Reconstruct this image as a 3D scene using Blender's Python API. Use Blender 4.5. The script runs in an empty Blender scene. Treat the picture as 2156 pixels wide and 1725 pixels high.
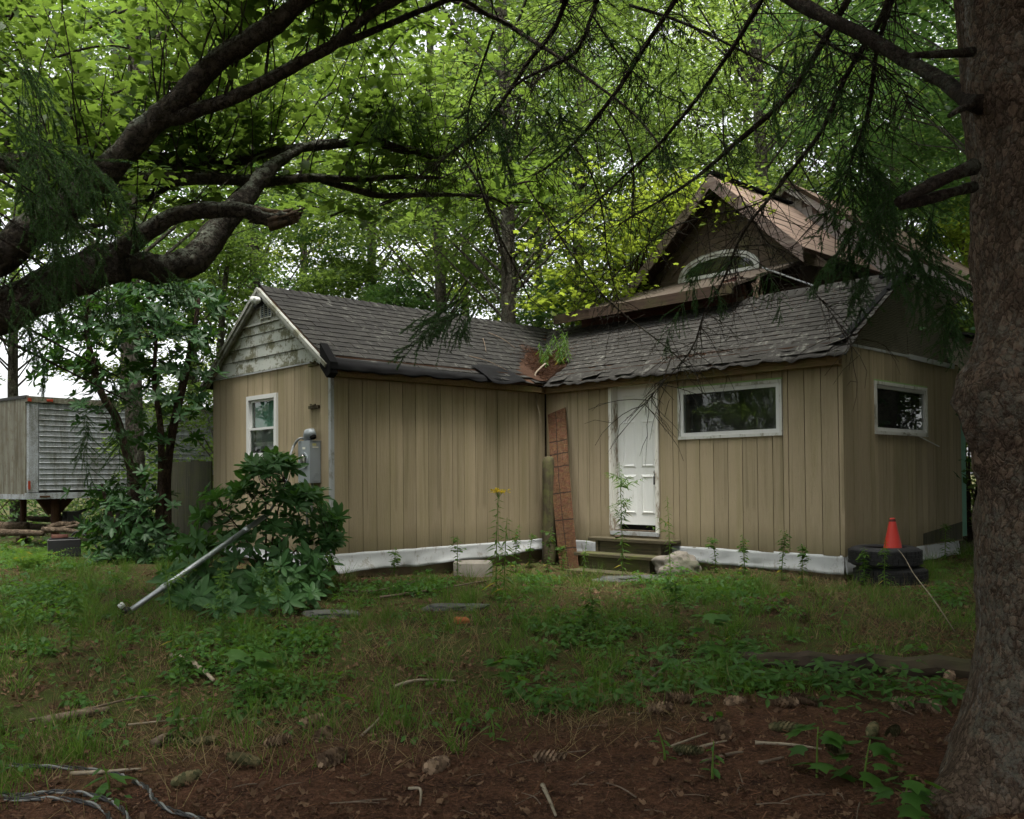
import bpy, bmesh, math, random
import numpy as np
from mathutils import Vector, Matrix, noise

random.seed(7)
rng = np.random.default_rng(7)
scene = bpy.context.scene
col = scene.collection

# ------------------------------------------------------------------ camera
EYE = Vector((0.0, 0.0, 1.35))
PITCH, ROLL = 0.0184, 0.0088
FOC, PW, PH, SHIFT = 1934.99, 2156.0, 1725.0, 106.88
cam_data = bpy.data.cameras.new('camera')
cam_data.sensor_width = 36.0
cam_data.lens = 36.0 * FOC / PW
cam_data.shift_y = SHIFT / PW
cam_data.clip_start = 0.05
cam_data.clip_end = 2000.0
cam = bpy.data.objects.new('camera', cam_data)
col.objects.link(cam)
_R = Vector((1, 0, 0)); _U = Vector((0, -math.sin(PITCH), math.cos(PITCH))); _F = Vector((0, math.cos(PITCH), math.sin(PITCH)))
_X = _R * math.cos(ROLL) - _U * math.sin(ROLL)
_Y = _R * math.sin(ROLL) + _U * math.cos(ROLL)
_m = Matrix((_X, _Y, -_F)).transposed().to_4x4()
_m.translation = EYE
cam.matrix_world = _m
scene.camera = cam

# ------------------------------------------------------------------ sky, sun, exposure
SUN_DIR = Vector((0.02, -0.27, 0.95)).normalized()      # towards the sun
world = bpy.data.worlds.new('World')
scene.world = world
world.use_nodes = True
wn = world.node_tree.nodes; wl = world.node_tree.links
wn.clear()
sky = wn.new('ShaderNodeTexSky'); sky.sky_type = 'NISHITA'; sky.sun_disc = False
sky.sun_elevation = math.asin(SUN_DIR.z)
sky.sun_rotation = math.atan2(SUN_DIR.x, SUN_DIR.y)
sky.air_density = 1.0; sky.dust_density = 4.0; sky.ozone_density = 1.0
hs = wn.new('ShaderNodeHueSaturation'); hs.inputs['Saturation'].default_value = 0.16
bgn = wn.new('ShaderNodeBackground'); bgn.inputs['Strength'].default_value = 0.15
wo = wn.new('ShaderNodeOutputWorld')
wl.new(sky.outputs[0], hs.inputs['Color']); wl.new(hs.outputs[0], bgn.inputs['Color']); wl.new(bgn.outputs[0], wo.inputs['Surface'])
sd = bpy.data.lights.new('sun', 'SUN'); sd.energy = 1.4; sd.angle = math.radians(14); sd.color = (1.0, 0.95, 0.86)
sun = bpy.data.objects.new('sun', sd); col.objects.link(sun)
sun.rotation_euler = SUN_DIR.to_track_quat('Z', 'Y').to_euler()
sun.location = (0, 0, 40)
vs = scene.view_settings
vs.view_transform = 'Standard'; vs.look = 'None'; vs.gamma = 1.0; vs.use_curve_mapping = False
vs.exposure = 1.75
cy = scene.cycles
cy.use_denoising = True
cy.max_bounces = 5; cy.diffuse_bounces = 4; cy.glossy_bounces = 2; cy.transmission_bounces = 4; cy.transparent_max_bounces = 8
cy.caustics_reflective = False; cy.caustics_refractive = False
cy.use_adaptive_sampling = True; cy.adaptive_threshold = 0.02

# ------------------------------------------------------------------ helpers
def ray(u, v):
    X = u - PW / 2; Y = -(v - PH / 2 - SHIFT)
    cr, sr = math.cos(ROLL), math.sin(ROLL)
    xs = X * cr + Y * sr; ys = -X * sr + Y * cr
    return Vector((xs / FOC, math.cos(PITCH) - ys / FOC * math.sin(PITCH), math.sin(PITCH) + ys / FOC * math.cos(PITCH)))
def at(u, v, depth):
    """A point of the place seen along the sight line (u, v), standing depth metres away."""
    d = ray(u, v)
    return EYE + d * (depth / d.y)
def sstep(a, b, x):
    t = min(1.0, max(0.0, (x - a) / (b - a))); return t * t * (3 - 2 * t)
def gz(x, y):
    z = -0.06 + 0.29 * sstep(3.5, 10.5, y) - 0.50 * sstep(12, 22, y) * sstep(-3, -9, x)
    z += 0.14 * math.exp(-((x - 2.4) ** 2 + (y - 3.95) ** 2) / 0.7)
    z -= 0.19 * math.exp(-((x - 0.7) ** 2 + (y - 12.1) ** 2) / 4.5)
    near = 1.0 - sstep(18, 30, y)
    z += near * (0.030 * math.sin(1.7 * x + 0.6 * y) * math.sin(1.1 * y - 0.8 * x + 1.0) + 0.025 * math.sin(0.7 * x - 2.3 * y))
    return z
def ground(u, v):
    d = ray(u, v); t = 1.0
    for _ in range(60):
        p = EYE + d * t
        t += (gz(p.x, p.y) - p.z) / d.z * 0.7
        t = min(max(t, 0.5), 80)
    p = EYE + d * t
    return Vector((p.x, p.y, gz(p.x, p.y)))

def tag(o, label=None, cat=None, group=None, kind=None):
    if label: o['label'] = label
    if cat: o['category'] = cat
    if group: o['group'] = group
    if kind: o['kind'] = kind
    return o
def empty(name, loc=(0, 0, 0), rz=0.0):
    o = bpy.data.objects.new(name, None); col.objects.link(o)
    o.location = loc; o.rotation_euler = (0, 0, rz); o.empty_display_size = 0.2
    return o
def thing(name, label, cat, loc=(0, 0, 0), rz=0.0, group=None):
    return tag(empty(name, loc, rz), label, cat, group)
def link(name, me, mat=None, parent=None, loc=None):
    o = bpy.data.objects.new(name, me); col.objects.link(o)
    if mat is not None and not me.materials: me.materials.append(mat)
    if parent is not None: o.parent = parent
    if loc is not None: o.location = loc
    return o
def mesh_np(name, V, F, smooth=False):
    V = np.asarray(V, dtype=np.float32); F = np.asarray(F, dtype=np.int32)
    me = bpy.data.meshes.new(name)
    k = F.shape[1]
    me.vertices.add(len(V)); me.vertices.foreach_set('co', V.ravel())
    me.loops.add(F.size); me.loops.foreach_set('vertex_index', F.ravel())
    me.polygons.add(len(F)); me.polygons.foreach_set('loop_start', np.arange(0, F.size, k, dtype=np.int32))
    me.update(calc_edges=True)
    if smooth: me.polygons.foreach_set('use_smooth', np.ones(len(F), dtype=bool))
    return me
class MB:
    """Collects boxes, tubes and sheets; build() links them as one mesh."""
    def __init__(s): s.v = []; s.f = []
    def add(s, vs_, fs_):
        o = len(s.v); s.v += [tuple(p) for p in vs_]; s.f += [tuple(i + o for i in f) for f in fs_]; return s
    def box(s, x0, x1, y0, y1, z0, z1):
        return s.add([(x0, y0, z0), (x1, y0, z0), (x1, y1, z0), (x0, y1, z0), (x0, y0, z1), (x1, y0, z1), (x1, y1, z1), (x0, y1, z1)],
                     [(0, 3, 2, 1), (4, 5, 6, 7), (0, 1, 5, 4), (1, 2, 6, 5), (2, 3, 7, 6), (3, 0, 4, 7)])
    def prism(s, poly, ext):
        """poly: list of 3D points (one outline), ext: extrusion vector."""
        n = len(poly); e = Vector(ext)
        A = [Vector(p) for p in poly]; B = [p + e for p in A]
        fs_ = [tuple(range(n - 1, -1, -1)), tuple(range(n, 2 * n))] + [(i, (i + 1) % n, n + (i + 1) % n, n + i) for i in range(n)]
        return s.add(A + B, fs_)
    def bar(s, p0, p1, w, h, up=(0, 0, 1)):
        p0 = Vector(p0); p1 = Vector(p1); d = (p1 - p0).normalized(); u = Vector(up)
        sd_ = d.cross(u).normalized(); u = sd_.cross(d).normalized()
        q = [p0 + sd_ * a * w / 2 + u * b * h / 2 for a, b in ((-1, -1), (1, -1), (1, 1), (-1, 1))]
        return s.prism(q, p1 - p0)
    def tube(s, path, rad, n=8, rough=0.0, freq=3.0, cap=True, seed=0.0):
        P = [Vector(p) for p in path]; m = len(P)
        if not hasattr(rad, '__len__'): rad = [rad] * m
        o = len(s.v); nrm = None
        for i in range(m):
            t = (P[min(i + 1, m - 1)] - P[max(i - 1, 0)])
            if t.length < 1e-9: t = Vector((0, 0, 1))
            t.normalize()
            if nrm is None:
                nrm = t.orthogonal().normalized()
            nrm = (nrm - t * nrm.dot(t))
            nrm = nrm.normalized() if nrm.length > 1e-6 else t.orthogonal().normalized()
            bi = t.cross(nrm)
            for k in range(n):
                a = 2 * math.pi * k / n
                d = nrm * math.cos(a) + bi * math.sin(a)
                r = rad[i]
                if rough:
                    q = P[i] + d * r
                    r *= 1 + rough * noise.noise(q * freq + Vector((seed, 0, seed))) + .45 * rough * noise.noise(q * freq * 2.7 + Vector((0, seed, 0))) + .22 * rough * noise.noise(q * freq * 6.5)
                s.v.append(tuple(P[i] + d * r))
        for i in range(m - 1):
            for k in range(n):
                s.f.append((o + i * n + k, o + i * n + (k + 1) % n, o + (i + 1) * n + (k + 1) % n, o + (i + 1) * n + k))
        if cap:
            s.f.append(tuple(o + k for k in range(n - 1, -1, -1))); s.f.append(tuple(o + (m - 1) * n + k for k in range(n)))
        return s
    def lathe(s, prof, n=20, c=(0, 0, 0), close=False):
        o = len(s.v); c = Vector(c)
        for r, z in prof:
            for k in range(n):
                a = 2 * math.pi * k / n
                s.v.append((c.x + r * math.cos(a), c.y + r * math.sin(a), c.z + z))
        m = len(prof)
        for i in range(m if close else m - 1):
            j = (i + 1) % m
            for k in range(n):
                s.f.append((o + i * n + k, o + i * n + (k + 1) % n, o + j * n + (k + 1) % n, o + j * n + k))
        return s
    def build(s, name, mat, parent=None, smooth=False, loc=None, bevel=0.0):
        me = bpy.data.meshes.new(name); me.from_pydata(s.v, [], s.f); me.update()
        if smooth:
            me.polygons.foreach_set('use_smooth', np.ones(len(me.polygons), dtype=bool))
        o = link(name, me, mat, parent, loc)
        if bevel:
            b = o.modifiers.new('edge', 'BEVEL'); b.width = bevel; b.segments = 1; b.limit_method = 'ANGLE'
        return o
def smooth_path(pts, sub=4):
    """Catmull-Rom through points that may carry extra numbers (radius)."""
    P = [np.array(p, float) for p in pts]; out = []
    for i in range(len(P) - 1):
        p0 = P[max(i - 1, 0)]; p1 = P[i]; p2 = P[i + 1]; p3 = P[min(i + 2, len(P) - 1)]
        for k in range(sub):
            t = k / sub
            out.append(0.5 * ((2 * p1) + (-p0 + p2) * t + (2 * p0 - 5 * p1 + 4 * p2 - p3) * t * t + (-p0 + 3 * p1 - 3 * p2 + p3) * t ** 3))
    out.append(P[-1])
    return out
def rot_from(nrm, yaw):
    """(N,3,3) matrices whose columns are x, y (leaf length) and the normal z."""
    n = nrm / np.linalg.norm(nrm, axis=1, keepdims=True)
    h = np.stack([np.cos(yaw), np.sin(yaw), np.zeros_like(yaw)], 1)
    y = h - n * np.sum(h * n, 1, keepdims=True); y /= np.linalg.norm(y, axis=1, keepdims=True) + 1e-9
    x = np.cross(y, n)
    return np.stack([x, y, n], 2)
def scatter(tv, tf, pos, rot, scl):
    tv = np.asarray(tv, float); tf = np.asarray(tf, int); N = len(pos)
    scl = np.asarray(scl, float)
    if scl.ndim == 1: L = tv[None] * scl[:, None, None]
    else: L = tv[None] * scl[:, None, :]
    V = np.einsum('nij,nkj->nki', rot, L) + np.asarray(pos)[:, None, :]
    F = tf[None] + (np.arange(N) * len(tv))[:, None, None]
    return V.reshape(-1, 3), F.reshape(-1, tf.shape[1])
def merge(parts):
    Vs, Fs, o = [], [], 0
    for V, F in parts:
        Vs.append(V); Fs.append(F + o); o += len(V)
    return np.concatenate(Vs), np.concatenate(Fs)
# leaf outlines: x is width, y is length from the stalk, z the fold
LEAF_SMALL = ([(0, 0, 0), (.30, .45, .05), (0, 1, -.04), (-.30, .45, .05)], [(0, 1, 2), (0, 2, 3)])
LEAF_OVAL = ([(0, 0, 0), (.17, .3, .03), (.17, .65, .01), (0, 1, -.08), (-.17, .65, .01), (-.17, .3, .03)],
             [(0, 1, 2), (0, 2, 3), (0, 3, 4), (0, 4, 5)])
LEAF_NARROW = ([(0, 0, 0), (.09, .35, .02), (0, 1, -.16), (-.09, .35, .02)], [(0, 1, 2), (0, 2, 3)])
_mo = [(0, -.02), (.20, .0), (.42, .12), (.36, .30), (.56, .55), (.28, .55), (.16, .62), (0, 1.0), (-.16, .62), (-.28, .55), (-.56, .55), (-.36, .30), (-.42, .12), (-.20, .0)]
LEAF_MAPLE = ([(0, .32, .03)] + [(x, y, -.10 * (abs(x) + max(0, y - .5))) for x, y in _mo], [(0, i + 1, (i + 1) % 14 + 1) for i in range(14)])
BLADE = ([(-.5, 0, 0), (.5, 0, 0), (.28, .6, .10), (0, 1, .34), (-.28, .6, .10)], [(0, 1, 2), (0, 2, 4), (4, 2, 3)])
# ------------------------------------------------------------------ materials
MATS = {}
class NT:
    def __init__(s, name):
        m = bpy.data.materials.new(name); m.use_nodes = True; s.m = m; s.t = m.node_tree; s.t.nodes.clear()
        s.out = s.n('ShaderNodeOutputMaterial'); MATS[name] = m
    def n(s, ty, **kw):
        nd = s.t.nodes.new(ty)
        for k, v in kw.items(): setattr(nd, k, v)
        return nd
    def l(s, a, b): s.t.links.new(a, b)
    def coord(s, scale=(1, 1, 1), kind='Object', rot=(0, 0, 0)):
        tc = s.n('ShaderNodeTexCoord'); mp = s.n('ShaderNodeMapping')
        mp.inputs['Scale'].default_value = scale; mp.inputs['Rotation'].default_value = rot
        s.l(tc.outputs[kind], mp.inputs['Vector']); return mp.outputs[0]
    def pos(s, scale=(1, 1, 1)):
        g = s.n('ShaderNodeNewGeometry'); mp = s.n('ShaderNodeMapping'); mp.inputs['Scale'].default_value = scale
        s.l(g.outputs['Position'], mp.inputs['Vector']); return mp.outputs[0]
    def noise(s, vec, scale, detail=5, rough=.6, dist=0.0):
        nd = s.n('ShaderNodeTexNoise'); nd.inputs['Scale'].default_value = scale; nd.inputs['Detail'].default_value = detail
        nd.inputs['Roughness'].default_value = rough; nd.inputs['Distortion'].default_value = dist
        if vec is not None: s.l(vec, nd.inputs['Vector'])
        return nd.outputs['Fac']
    def voro(s, vec, scale, feat='F1', out='Distance', rnd=1.0):
        nd = s.n('ShaderNodeTexVoronoi', feature=feat); nd.inputs['Scale'].default_value = scale; nd.inputs['Randomness'].default_value = rnd
        if vec is not None: s.l(vec, nd.inputs['Vector'])
        return nd.outputs[out]
    def wave(s, vec, scale, dist=4, detail=3, dscale=1.0, dirn='X', prof='SIN'):
        nd = s.n('ShaderNodeTexWave', wave_type='BANDS', bands_direction=dirn, wave_profile=prof)
        nd.inputs['Scale'].default_value = scale; nd.inputs['Distortion'].default_value = dist; nd.inputs['Detail'].default_value = detail
        nd.inputs['Detail Scale'].default_value = dscale
        s.l(vec, nd.inputs['Vector']); return nd.outputs['Fac']
    def ramp(s, fac, stops, interp='LINEAR'):
        nd = s.n('ShaderNodeValToRGB'); r = nd.color_ramp; r.interpolation = interp
        while len(r.elements) < len(stops): r.elements.new(0.5)
        for e, (p, c) in zip(r.elements, stops):
            e.position = p; e.color = (c, c, c, 1) if not hasattr(c, '__len__') else (*c, 1)
        s.l(fac, nd.inputs[0]); return nd.outputs[0]
    def mix(s, fac, a, b, mode='MIX'):
        nd = s.n('ShaderNodeMix', data_type='RGBA', blend_type=mode)
        for k, val in ((0, fac), (6, a), (7, b)):
            sock = nd.inputs[k]
            if hasattr(val, 'links'): s.l(val, sock)
            elif hasattr(val, '__len__'): sock.default_value = (*val, 1)
            else: sock.default_value = val if k == 0 else (val, val, val, 1)
        return nd.outputs[2]
    def math(s, op, a, b=None):
        nd = s.n('ShaderNodeMath', operation=op)
        for sock, val in ((nd.inputs[0], a), (nd.inputs[1], b)):
            if val is None: continue
            if hasattr(val, 'links'): s.l(val, sock)
            else: sock.default_value = val
        return nd.outputs[0]
    def bump(s, h, strength=.4, dist=.01):
        b = s.n('ShaderNodeBump'); b.inputs['Strength'].default_value = strength; b.inputs['Distance'].default_value = dist
        s.l(h, b.inputs['Height']); return b.outputs[0]
    def orand(s): return s.n('ShaderNodeObjectInfo').outputs['Random']
    def irand(s): return s.n('ShaderNodeNewGeometry').outputs['Random Per Island']
    def sep(s, vec, ax):
        nd = s.n('ShaderNodeSeparateXYZ'); s.l(vec, nd.inputs[0]); return nd.outputs[ax]
    def bsdf(s, color, rough=.8, spec=.3, normal=None, metal=0.0, **kw):
        b = s.n('ShaderNodeBsdfPrincipled')
        for nm, val in (('Base Color', color), ('Roughness', rough), ('Specular IOR Level', spec), ('Metallic', metal)):
            sock = b.inputs[nm]
            if hasattr(val, 'links'): s.l(val, sock)
            elif hasattr(val, '__len__'): sock.default_value = (*val, 1)
            else: sock.default_value = val
        for k, v in kw.items(): b.inputs[k].default_value = v
        if normal is not None: s.l(normal, b.inputs['Normal'])
        s.l(b.outputs[0], s.out.inputs[0]); return b

def mat_siding(name, base, dirt):
    t = NT(name); c = t.coord(); cs = t.coord((26, 26, 1.1))
    grain = t.noise(cs, 3.0, 6, .65); streak = t.noise(t.coord((7, 7, .45)), 1.0, 4, .6); blot = t.noise(c, 1.6, 5, .6)
    colr = t.mix(t.ramp(grain, [(.3, 0), (.75, 1)]), tuple(x * .86 for x in base), tuple(min(1, x * 1.08) for x in base))
    colr = t.mix(t.math('MULTIPLY', t.ramp(streak, [(.45, 0), (.70, 1)]), .6), colr, dirt)
    colr = t.mix(t.math('MULTIPLY', t.ramp(blot, [(.45, 0), (.75, 1)]), .35), colr, tuple(x * .75 for x in base))
    fade = t.ramp(t.noise(t.coord((.9, .9, .5)), 1.0, 3, .5), [(.35, 0), (.65, 1)]); colr = t.mix(t.math('MULTIPLY', fade, .35), colr, tuple(min(1, x * 1.22) for x in base))
    drip = t.math('MULTIPLY', t.ramp(t.noise(t.coord((16, 16, .35)), 1.0, 3, .5), [(.56, 0), (.68, 1)]), t.ramp(t.sep(c, 2), [(.9, 0), (1.0, 1)])); colr = t.mix(t.math('MULTIPLY', drip, .32), colr, tuple(x * .5 for x in dirt))
    # mildew along the foot of the wall
    low = t.ramp(t.math('ADD', t.sep(c, 2), t.math('MULTIPLY', streak, .5)), [(.66, 1), (1.0, 0)])
    colr = t.mix(t.math('MULTIPLY', low, .6), colr, (.085, .075, .035))
    spot = t.ramp(t.noise(c, 60, 2, .5), [(.70, 0), (.76, 1)])
    colr = t.mix(t.math('MULTIPLY', spot, .35), colr, (.06, .05, .03))
    hsv = t.n('ShaderNodeHueSaturation'); t.l(colr, hsv.inputs['Color'])
    t.l(t.math('ADD', t.math('MULTIPLY', t.orand(), .20), .90), hsv.inputs['Value'])
    t.bsdf(hsv.outputs[0], .82, .2, t.bump(t.math('ADD', grain, t.math('MULTIPLY', t.noise(t.coord((60, 60, 9)), 2, 3), .5)), .8, .010))
mat_siding('siding_tan', (.30, .245, .160), (.17, .15, .07))
def mat_white(name, base, dirt, amt, vert=1.0, thr=.52):
    t = NT(name); c = t.coord((1, 1, vert)); n1 = t.noise(c, 5, 8, .72); n2 = t.noise(t.coord((20, 20, 3)), 2, 5)
    m = t.ramp(t.math('ADD', t.math('MULTIPLY', n1, .75), t.math('MULTIPLY', n2, .25)), [(thr, 0), (thr + .06, 1)])
    colr = t.mix(t.math('MULTIPLY', m, amt), t.mix(n2, tuple(x * .85 for x in base), base), dirt)
    t.bsdf(colr, .6, .3, t.bump(m, .25, .004))
mat_white('white_trim', (.50, .505, .475), (.15, .14, .09), .7, .5, .52)
mat_white('vinyl_white', (.56, .57, .56), (.28, .28, .23), .5, .5, .58)
mat_white('door_white', (.84, .85, .83), (.42, .42, .34), .45, .6, .57)
mat_white('gable_paint', (.40, .415, .385), (.105, .10, .055), .92, 1.6, .49)
mat_white('rake_paint', (.27, .275, .25), (.09, .085, .05), .85, 1.0, .49)
mat_white('casing_rot', (.66, .65, .60), (.16, .11, .06), .85, .35, .51)
mat_white('skirt_plastic', (.36, .375, .38), (.15, .135, .10), .65, .6, .54)
def mat_wood(name, c0, c1, moss=0.0, scale=(2, 40, 40), rough=.85, mosscol=(.07, .085, .02)):
    t = NT(name); g = t.noise(t.coord(scale), 1.0, 6, .65, .3); b = t.noise(t.coord(), 3, 5, .65)
    colr = t.mix(t.ramp(g, [(.3, 0), (.7, 1)]), c0, c1)
    colr = t.mix(t.math('MULTIPLY', t.ramp(b, [(.48, 0), (.66, 1)]), moss), colr, mosscol)
    t.bsdf(colr, rough, .2, t.bump(g, .5, .006))
mat_wood('eave_wood', (.085, .055, .028), (.19, .13, .06), .7)
mat_wood('brown_wood', (.026, .016, .011), (.065, .042, .028), .25)
mat_wood('faded_fascia', (.085, .055, .046), (.22, .18, .155), .4, (3, 3, 30), mosscol=(.07, .04, .03))
mat_wood('step_wood', (.035, .03, .02), (.10, .085, .05), .8)
mat_wood('fence_wood', (.030, .030, .020), (.085, .080, .052), .5, (30, 30, 1.2))
mat_wood('diagonal_board', (.045, .034, .025), (.12, .09, .065), .35, (4, 4, 30))
mat_wood('log_moss', (.022, .018, .012), (.080, .066, .038), .9, (18, 18, 2), mosscol=(.09, .095, .03))
mat_wood('timber_old', (.016, .011, .009), (.060, .042, .030), .25, (3, 20, 20))
mat_wood('stick_bark', (.06, .043, .032), (.19, .145, .105), .25, (12, 12, 12), mosscol=(.05, .04, .03))
mat_wood('stick_pale', (.15, .12, .085), (.29, .245, .185), .2, (12, 12, 12), mosscol=(.10, .08, .05))
mat_wood('torn_wood', (.030, .023, .017), (.15, .108, .070), .35, (30, 6, 6), mosscol=(.02, .016, .012))
mat_wood('pale_trim', (.20, .175, .16), (.36, .335, .315), .3, (3, 3, 30), mosscol=(.12, .08, .07))
mat_wood('red_sheath', (.045, .018, .014), (.13, .055, .043), .3)
def mat_ply():
    t = NT('plywood_grey'); c = t.coord((1, 1, 1)); w = t.wave(t.coord((1, 1.0, 2.6)), 6.5, 7, 3, .9, 'Z')
    n = t.noise(c, 4, 6, .7)
    colr = t.mix(t.ramp(w, [(.2, 0), (.8, 1)]), (.075, .068, .048), (.16, .148, .105))
    colr = t.mix(t.math('MULTIPLY', t.ramp(n, [(.5, 0), (.7, 1)]), .6), colr, (.045, .045, .03))
    t.bsdf(colr, .85, .2, t.bump(w, .5, .006))
mat_ply()
def mat_shingle(name, c0, c1, c2, lich=.35):
    t = NT(name); g = t.pos(); rnd = t.irand() if name.endswith('_mass') else t.orand()
    f = t.noise(g, 160, 2, .5); big = t.noise(g, 1.3, 5, .65); med = t.noise(g, 9, 6, .7)
    colr = t.mix(rnd, c0, c1)
    colr = t.mix(t.math('MULTIPLY', t.ramp(f, [(.35, 0), (.75, 1)]), .5), colr, c2)
    colr = t.mix(t.math('MULTIPLY', t.ramp(med, [(.54, 0), (.70, 1)]), t.math('MULTIPLY', t.ramp(big, [(.40, 0), (.62, 1)]), lich)), colr, (.30, .30, .265))
    t.bsdf(colr, .92, .15, t.bump(f, .6, .004))
for nm in ('shingle', 'shingle_mass'): mat_shingle(nm, (.013, .0125, .012), (.024, .023, .021), (.042, .040, .037))
for nm in ('shingle_worn', 'shingle_worn_mass'): mat_shingle(nm, (.017, .016, .0145), (.034, .032, .029), (.060, .057, .052), .45)
for nm in ('shingle_brown', 'shingle_brown_mass'): mat_shingle(nm, (.045, .034, .026), (.085, .066, .052), (.12, .10, .08), .4)
def mat_redroof():
    t = NT('shingle_russet'); c = t.coord()
    br = t.n('ShaderNodeTexBrick'); t.l(t.coord(), br.inputs['Vector'])
    n = t.noise(c, 5, 6, .7); f = t.noise(c, 60, 2)
    course = t.wave(t.coord((1, 1, 1)), 1.25, .0, 0, 1, 'Y', 'SAW')
    colr = t.mix(n, (.29, .195, .155), (.45, .335, .275)); colr = t.mix(t.math('MULTIPLY', f, .5), colr, (.35, .26, .215))
    colr = t.mix(t.ramp(course, [(.0, 1), (.16, 0)]), colr, (.10, .065, .05))
    t.bsdf(colr, .9, .15, t.bump(course, .6, .01))
mat_redroof()
def mat_plain(name, colr, rough=.8, spec=.3, metal=0.0, var=.25, scale=8.0, bmp=.15, dist=.004):
    t = NT(name); n = t.noise(t.coord(), scale, 6, .65)
    t.bsdf(t.mix(n, tuple(x * (1 - var) for x in colr), tuple(min(1, x * (1 + var)) for x in colr)), rough, spec, t.bump(n, bmp, dist), metal)
mat_plain('tar_paper', (.009, .009, .0095), .95, .1, 0, .35, 6, .5, .01)
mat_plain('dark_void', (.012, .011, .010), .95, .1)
mat_plain('groove', (.060, .034, .022), .9, .1)
mat_plain('foundation', (.15, .115, .075), .95, .1, 0, .35, 7, .8, .02)
mat_plain('meter_grey', (.26, .29, .31), .5, .4, .1, .08, 5, .05)
mat_plain('conduit_metal', (.40, .42, .44), .38, .5, .8, .2, 14, .1)
mat_plain('cable_grey', (.20, .21, .21), .6, .3)
mat_plain('black_plastic', (.016, .016, .017), .45, .4)
mat_plain('rubber', (.014, .014, .015), .7, .3, 0, .35, 30, .3)
mat_plain('cone_red', (.40, .024, .014), .45, .45, 0, .12, 5, .05)
mat_plain('cone_scuff', (.06, .02, .018), .7, .2)
mat_plain('lamp_white', (.55, .56, .54), .45, .4, 0, .15)
mat_plain('lens_red', (.22, .030, .014), .35, .5)
mat_plain('rust', (.055, .028, .015), .85, .2, .2, .5, 9, .5)
mat_plain('trailer_dark', (.03, .03, .029), .8, .2, 0, .4)
mat_plain('concrete_pale', (.20, .185, .155), .92, .2, 0, .45, 9, .5, .008)
mat_plain('brick_orange', (.34, .12, .05), .9, .15, 0, .25, 20, .4)
mat_plain('sticker', (.62, .62, .55), .6, .3)
mat_plain('sticker_yellow', (.50, .47, .20), .6, .3)
mat_plain('stripe_white', (.17, .175, .17), .55, .3, 0, .2)
mat_plain('metal_knob', (.42, .41, .39), .3, .5, .9, .1)
mat_plain('shade_green', (.20, .44, .33), .75, .2, 0, .18, 3, .2)
mat_plain('screen_mesh', (.20, .22, .215), .9, .1, 0, .1)
mat_plain('flower_yellow', (.62, .44, .02), .8, .2, 0, .2, 40)
mat_plain('house_wrap', (.16, .36, .26), .7, .2, 0, .3, 6)
mat_plain('green_tape', (.22, .34, .13), .7, .2, 0, .3, 9)
mat_plain('tarp_green', (.018, .04, .034), .6, .3, 0, .3)
def mat_glass():
    t = NT('window_glass'); lw = t.n('ShaderNodeLayerWeight'); lw.inputs['Blend'].default_value = .5; fac_ = t.math('ADD', t.math('MULTIPLY', t.math('POWER', lw.outputs['Facing'], 4.0), .9), .055)
    tr = t.n('ShaderNodeBsdfTransparent'); tr.inputs[0].default_value = (.80, .84, .82, 1)
    gl = t.n('ShaderNodeBsdfGlossy'); gl.inputs['Roughness'].default_value = .02
    t.l(t.bump(t.noise(t.coord(), 2.2, 2), .05, .05), gl.inputs['Normal'])
    df = t.n('ShaderNodeBsdfDiffuse'); df.inputs[0].default_value = (.2, .21, .19, 1)
    m1 = t.n('ShaderNodeMixShader'); t.l(t.math('MULTIPLY', t.ramp(t.noise(t.coord((1, 1, 1)), 3, 6, .7), [(.35, 0), (.8, 1)]), .14), m1.inputs[0]); t.l(tr.outputs[0], m1.inputs[1]); t.l(df.outputs[0], m1.inputs[2])
    m2 = t.n('ShaderNodeMixShader'); t.l(fac_, m2.inputs[0]); t.l(m1.outputs[0], m2.inputs[1]); t.l(gl.outputs[0], m2.inputs[2])
    t.l(m2.outputs[0], t.out.inputs[0])
mat_glass()
def mat_leaf(name, c0, c1, trans, tcol, rough=.5, gloss=.3, rnd='irand', yellow=None):
    t = NT(name); r = t.irand() if rnd == 'irand' else t.orand()
    colr = t.ramp(r, [(0, c0), (.55, c1), (1, c0)])
    tc = t.mix(r, tcol, tuple(x * .72 for x in tcol))
    if yellow:
        y = t.ramp(t.math('FRACT', t.math('MULTIPLY', r, 37.7)), [(.96, 0), (.97, 1)])
        colr = t.mix(y, colr, yellow); tc = t.mix(y, tc, yellow)
    b = t.bsdf(colr, rough, gloss)
    tl = t.n('ShaderNodeBsdfTranslucent'); t.l(tc, tl.inputs[0])
    m = t.n('ShaderNodeMixShader'); m.inputs[0].default_value = trans
    t.l(b.outputs[0], m.inputs[1]); t.l(tl.outputs[0], m.inputs[2]); t.l(m.outputs[0], t.out.inputs[0])
mat_leaf('leaf_maple', (.034, .074, .014), (.060, .105, .022), .50, (.19, .30, .040))
mat_leaf('leaf_forest', (.045, .092, .022), (.075, .122, .032), .55, (.25, .37, .065))
mat_leaf('leaf_forest_cool', (.032, .075, .026), (.055, .105, .036), .5, (.16, .30, .065))
mat_leaf('leaf_bright', (.085, .132, .020), (.115, .155, .026), .58, (.36, .46, .05))
mat_leaf('leaf_rhodo', (.014, .042, .013), (.026, .066, .019), .26, (.07, .17, .018), .5, .22)
mat_leaf('leaf_rhodo_mid', (.032, .088, .026), (.055, .125, .038), .32, (.08, .19, .02), .5, .25)
mat_leaf('leaf_rhodo_part', (.036, .100, .030), (.060, .138, .042), .32, (.07, .17, .018), .5, .25, 'orand')
mat_leaf('leaf_weed', (.035, .085, .018), (.060, .125, .024), .45, (.16, .30, .025), .55, .3, yellow=(.30, .26, .03))
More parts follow.
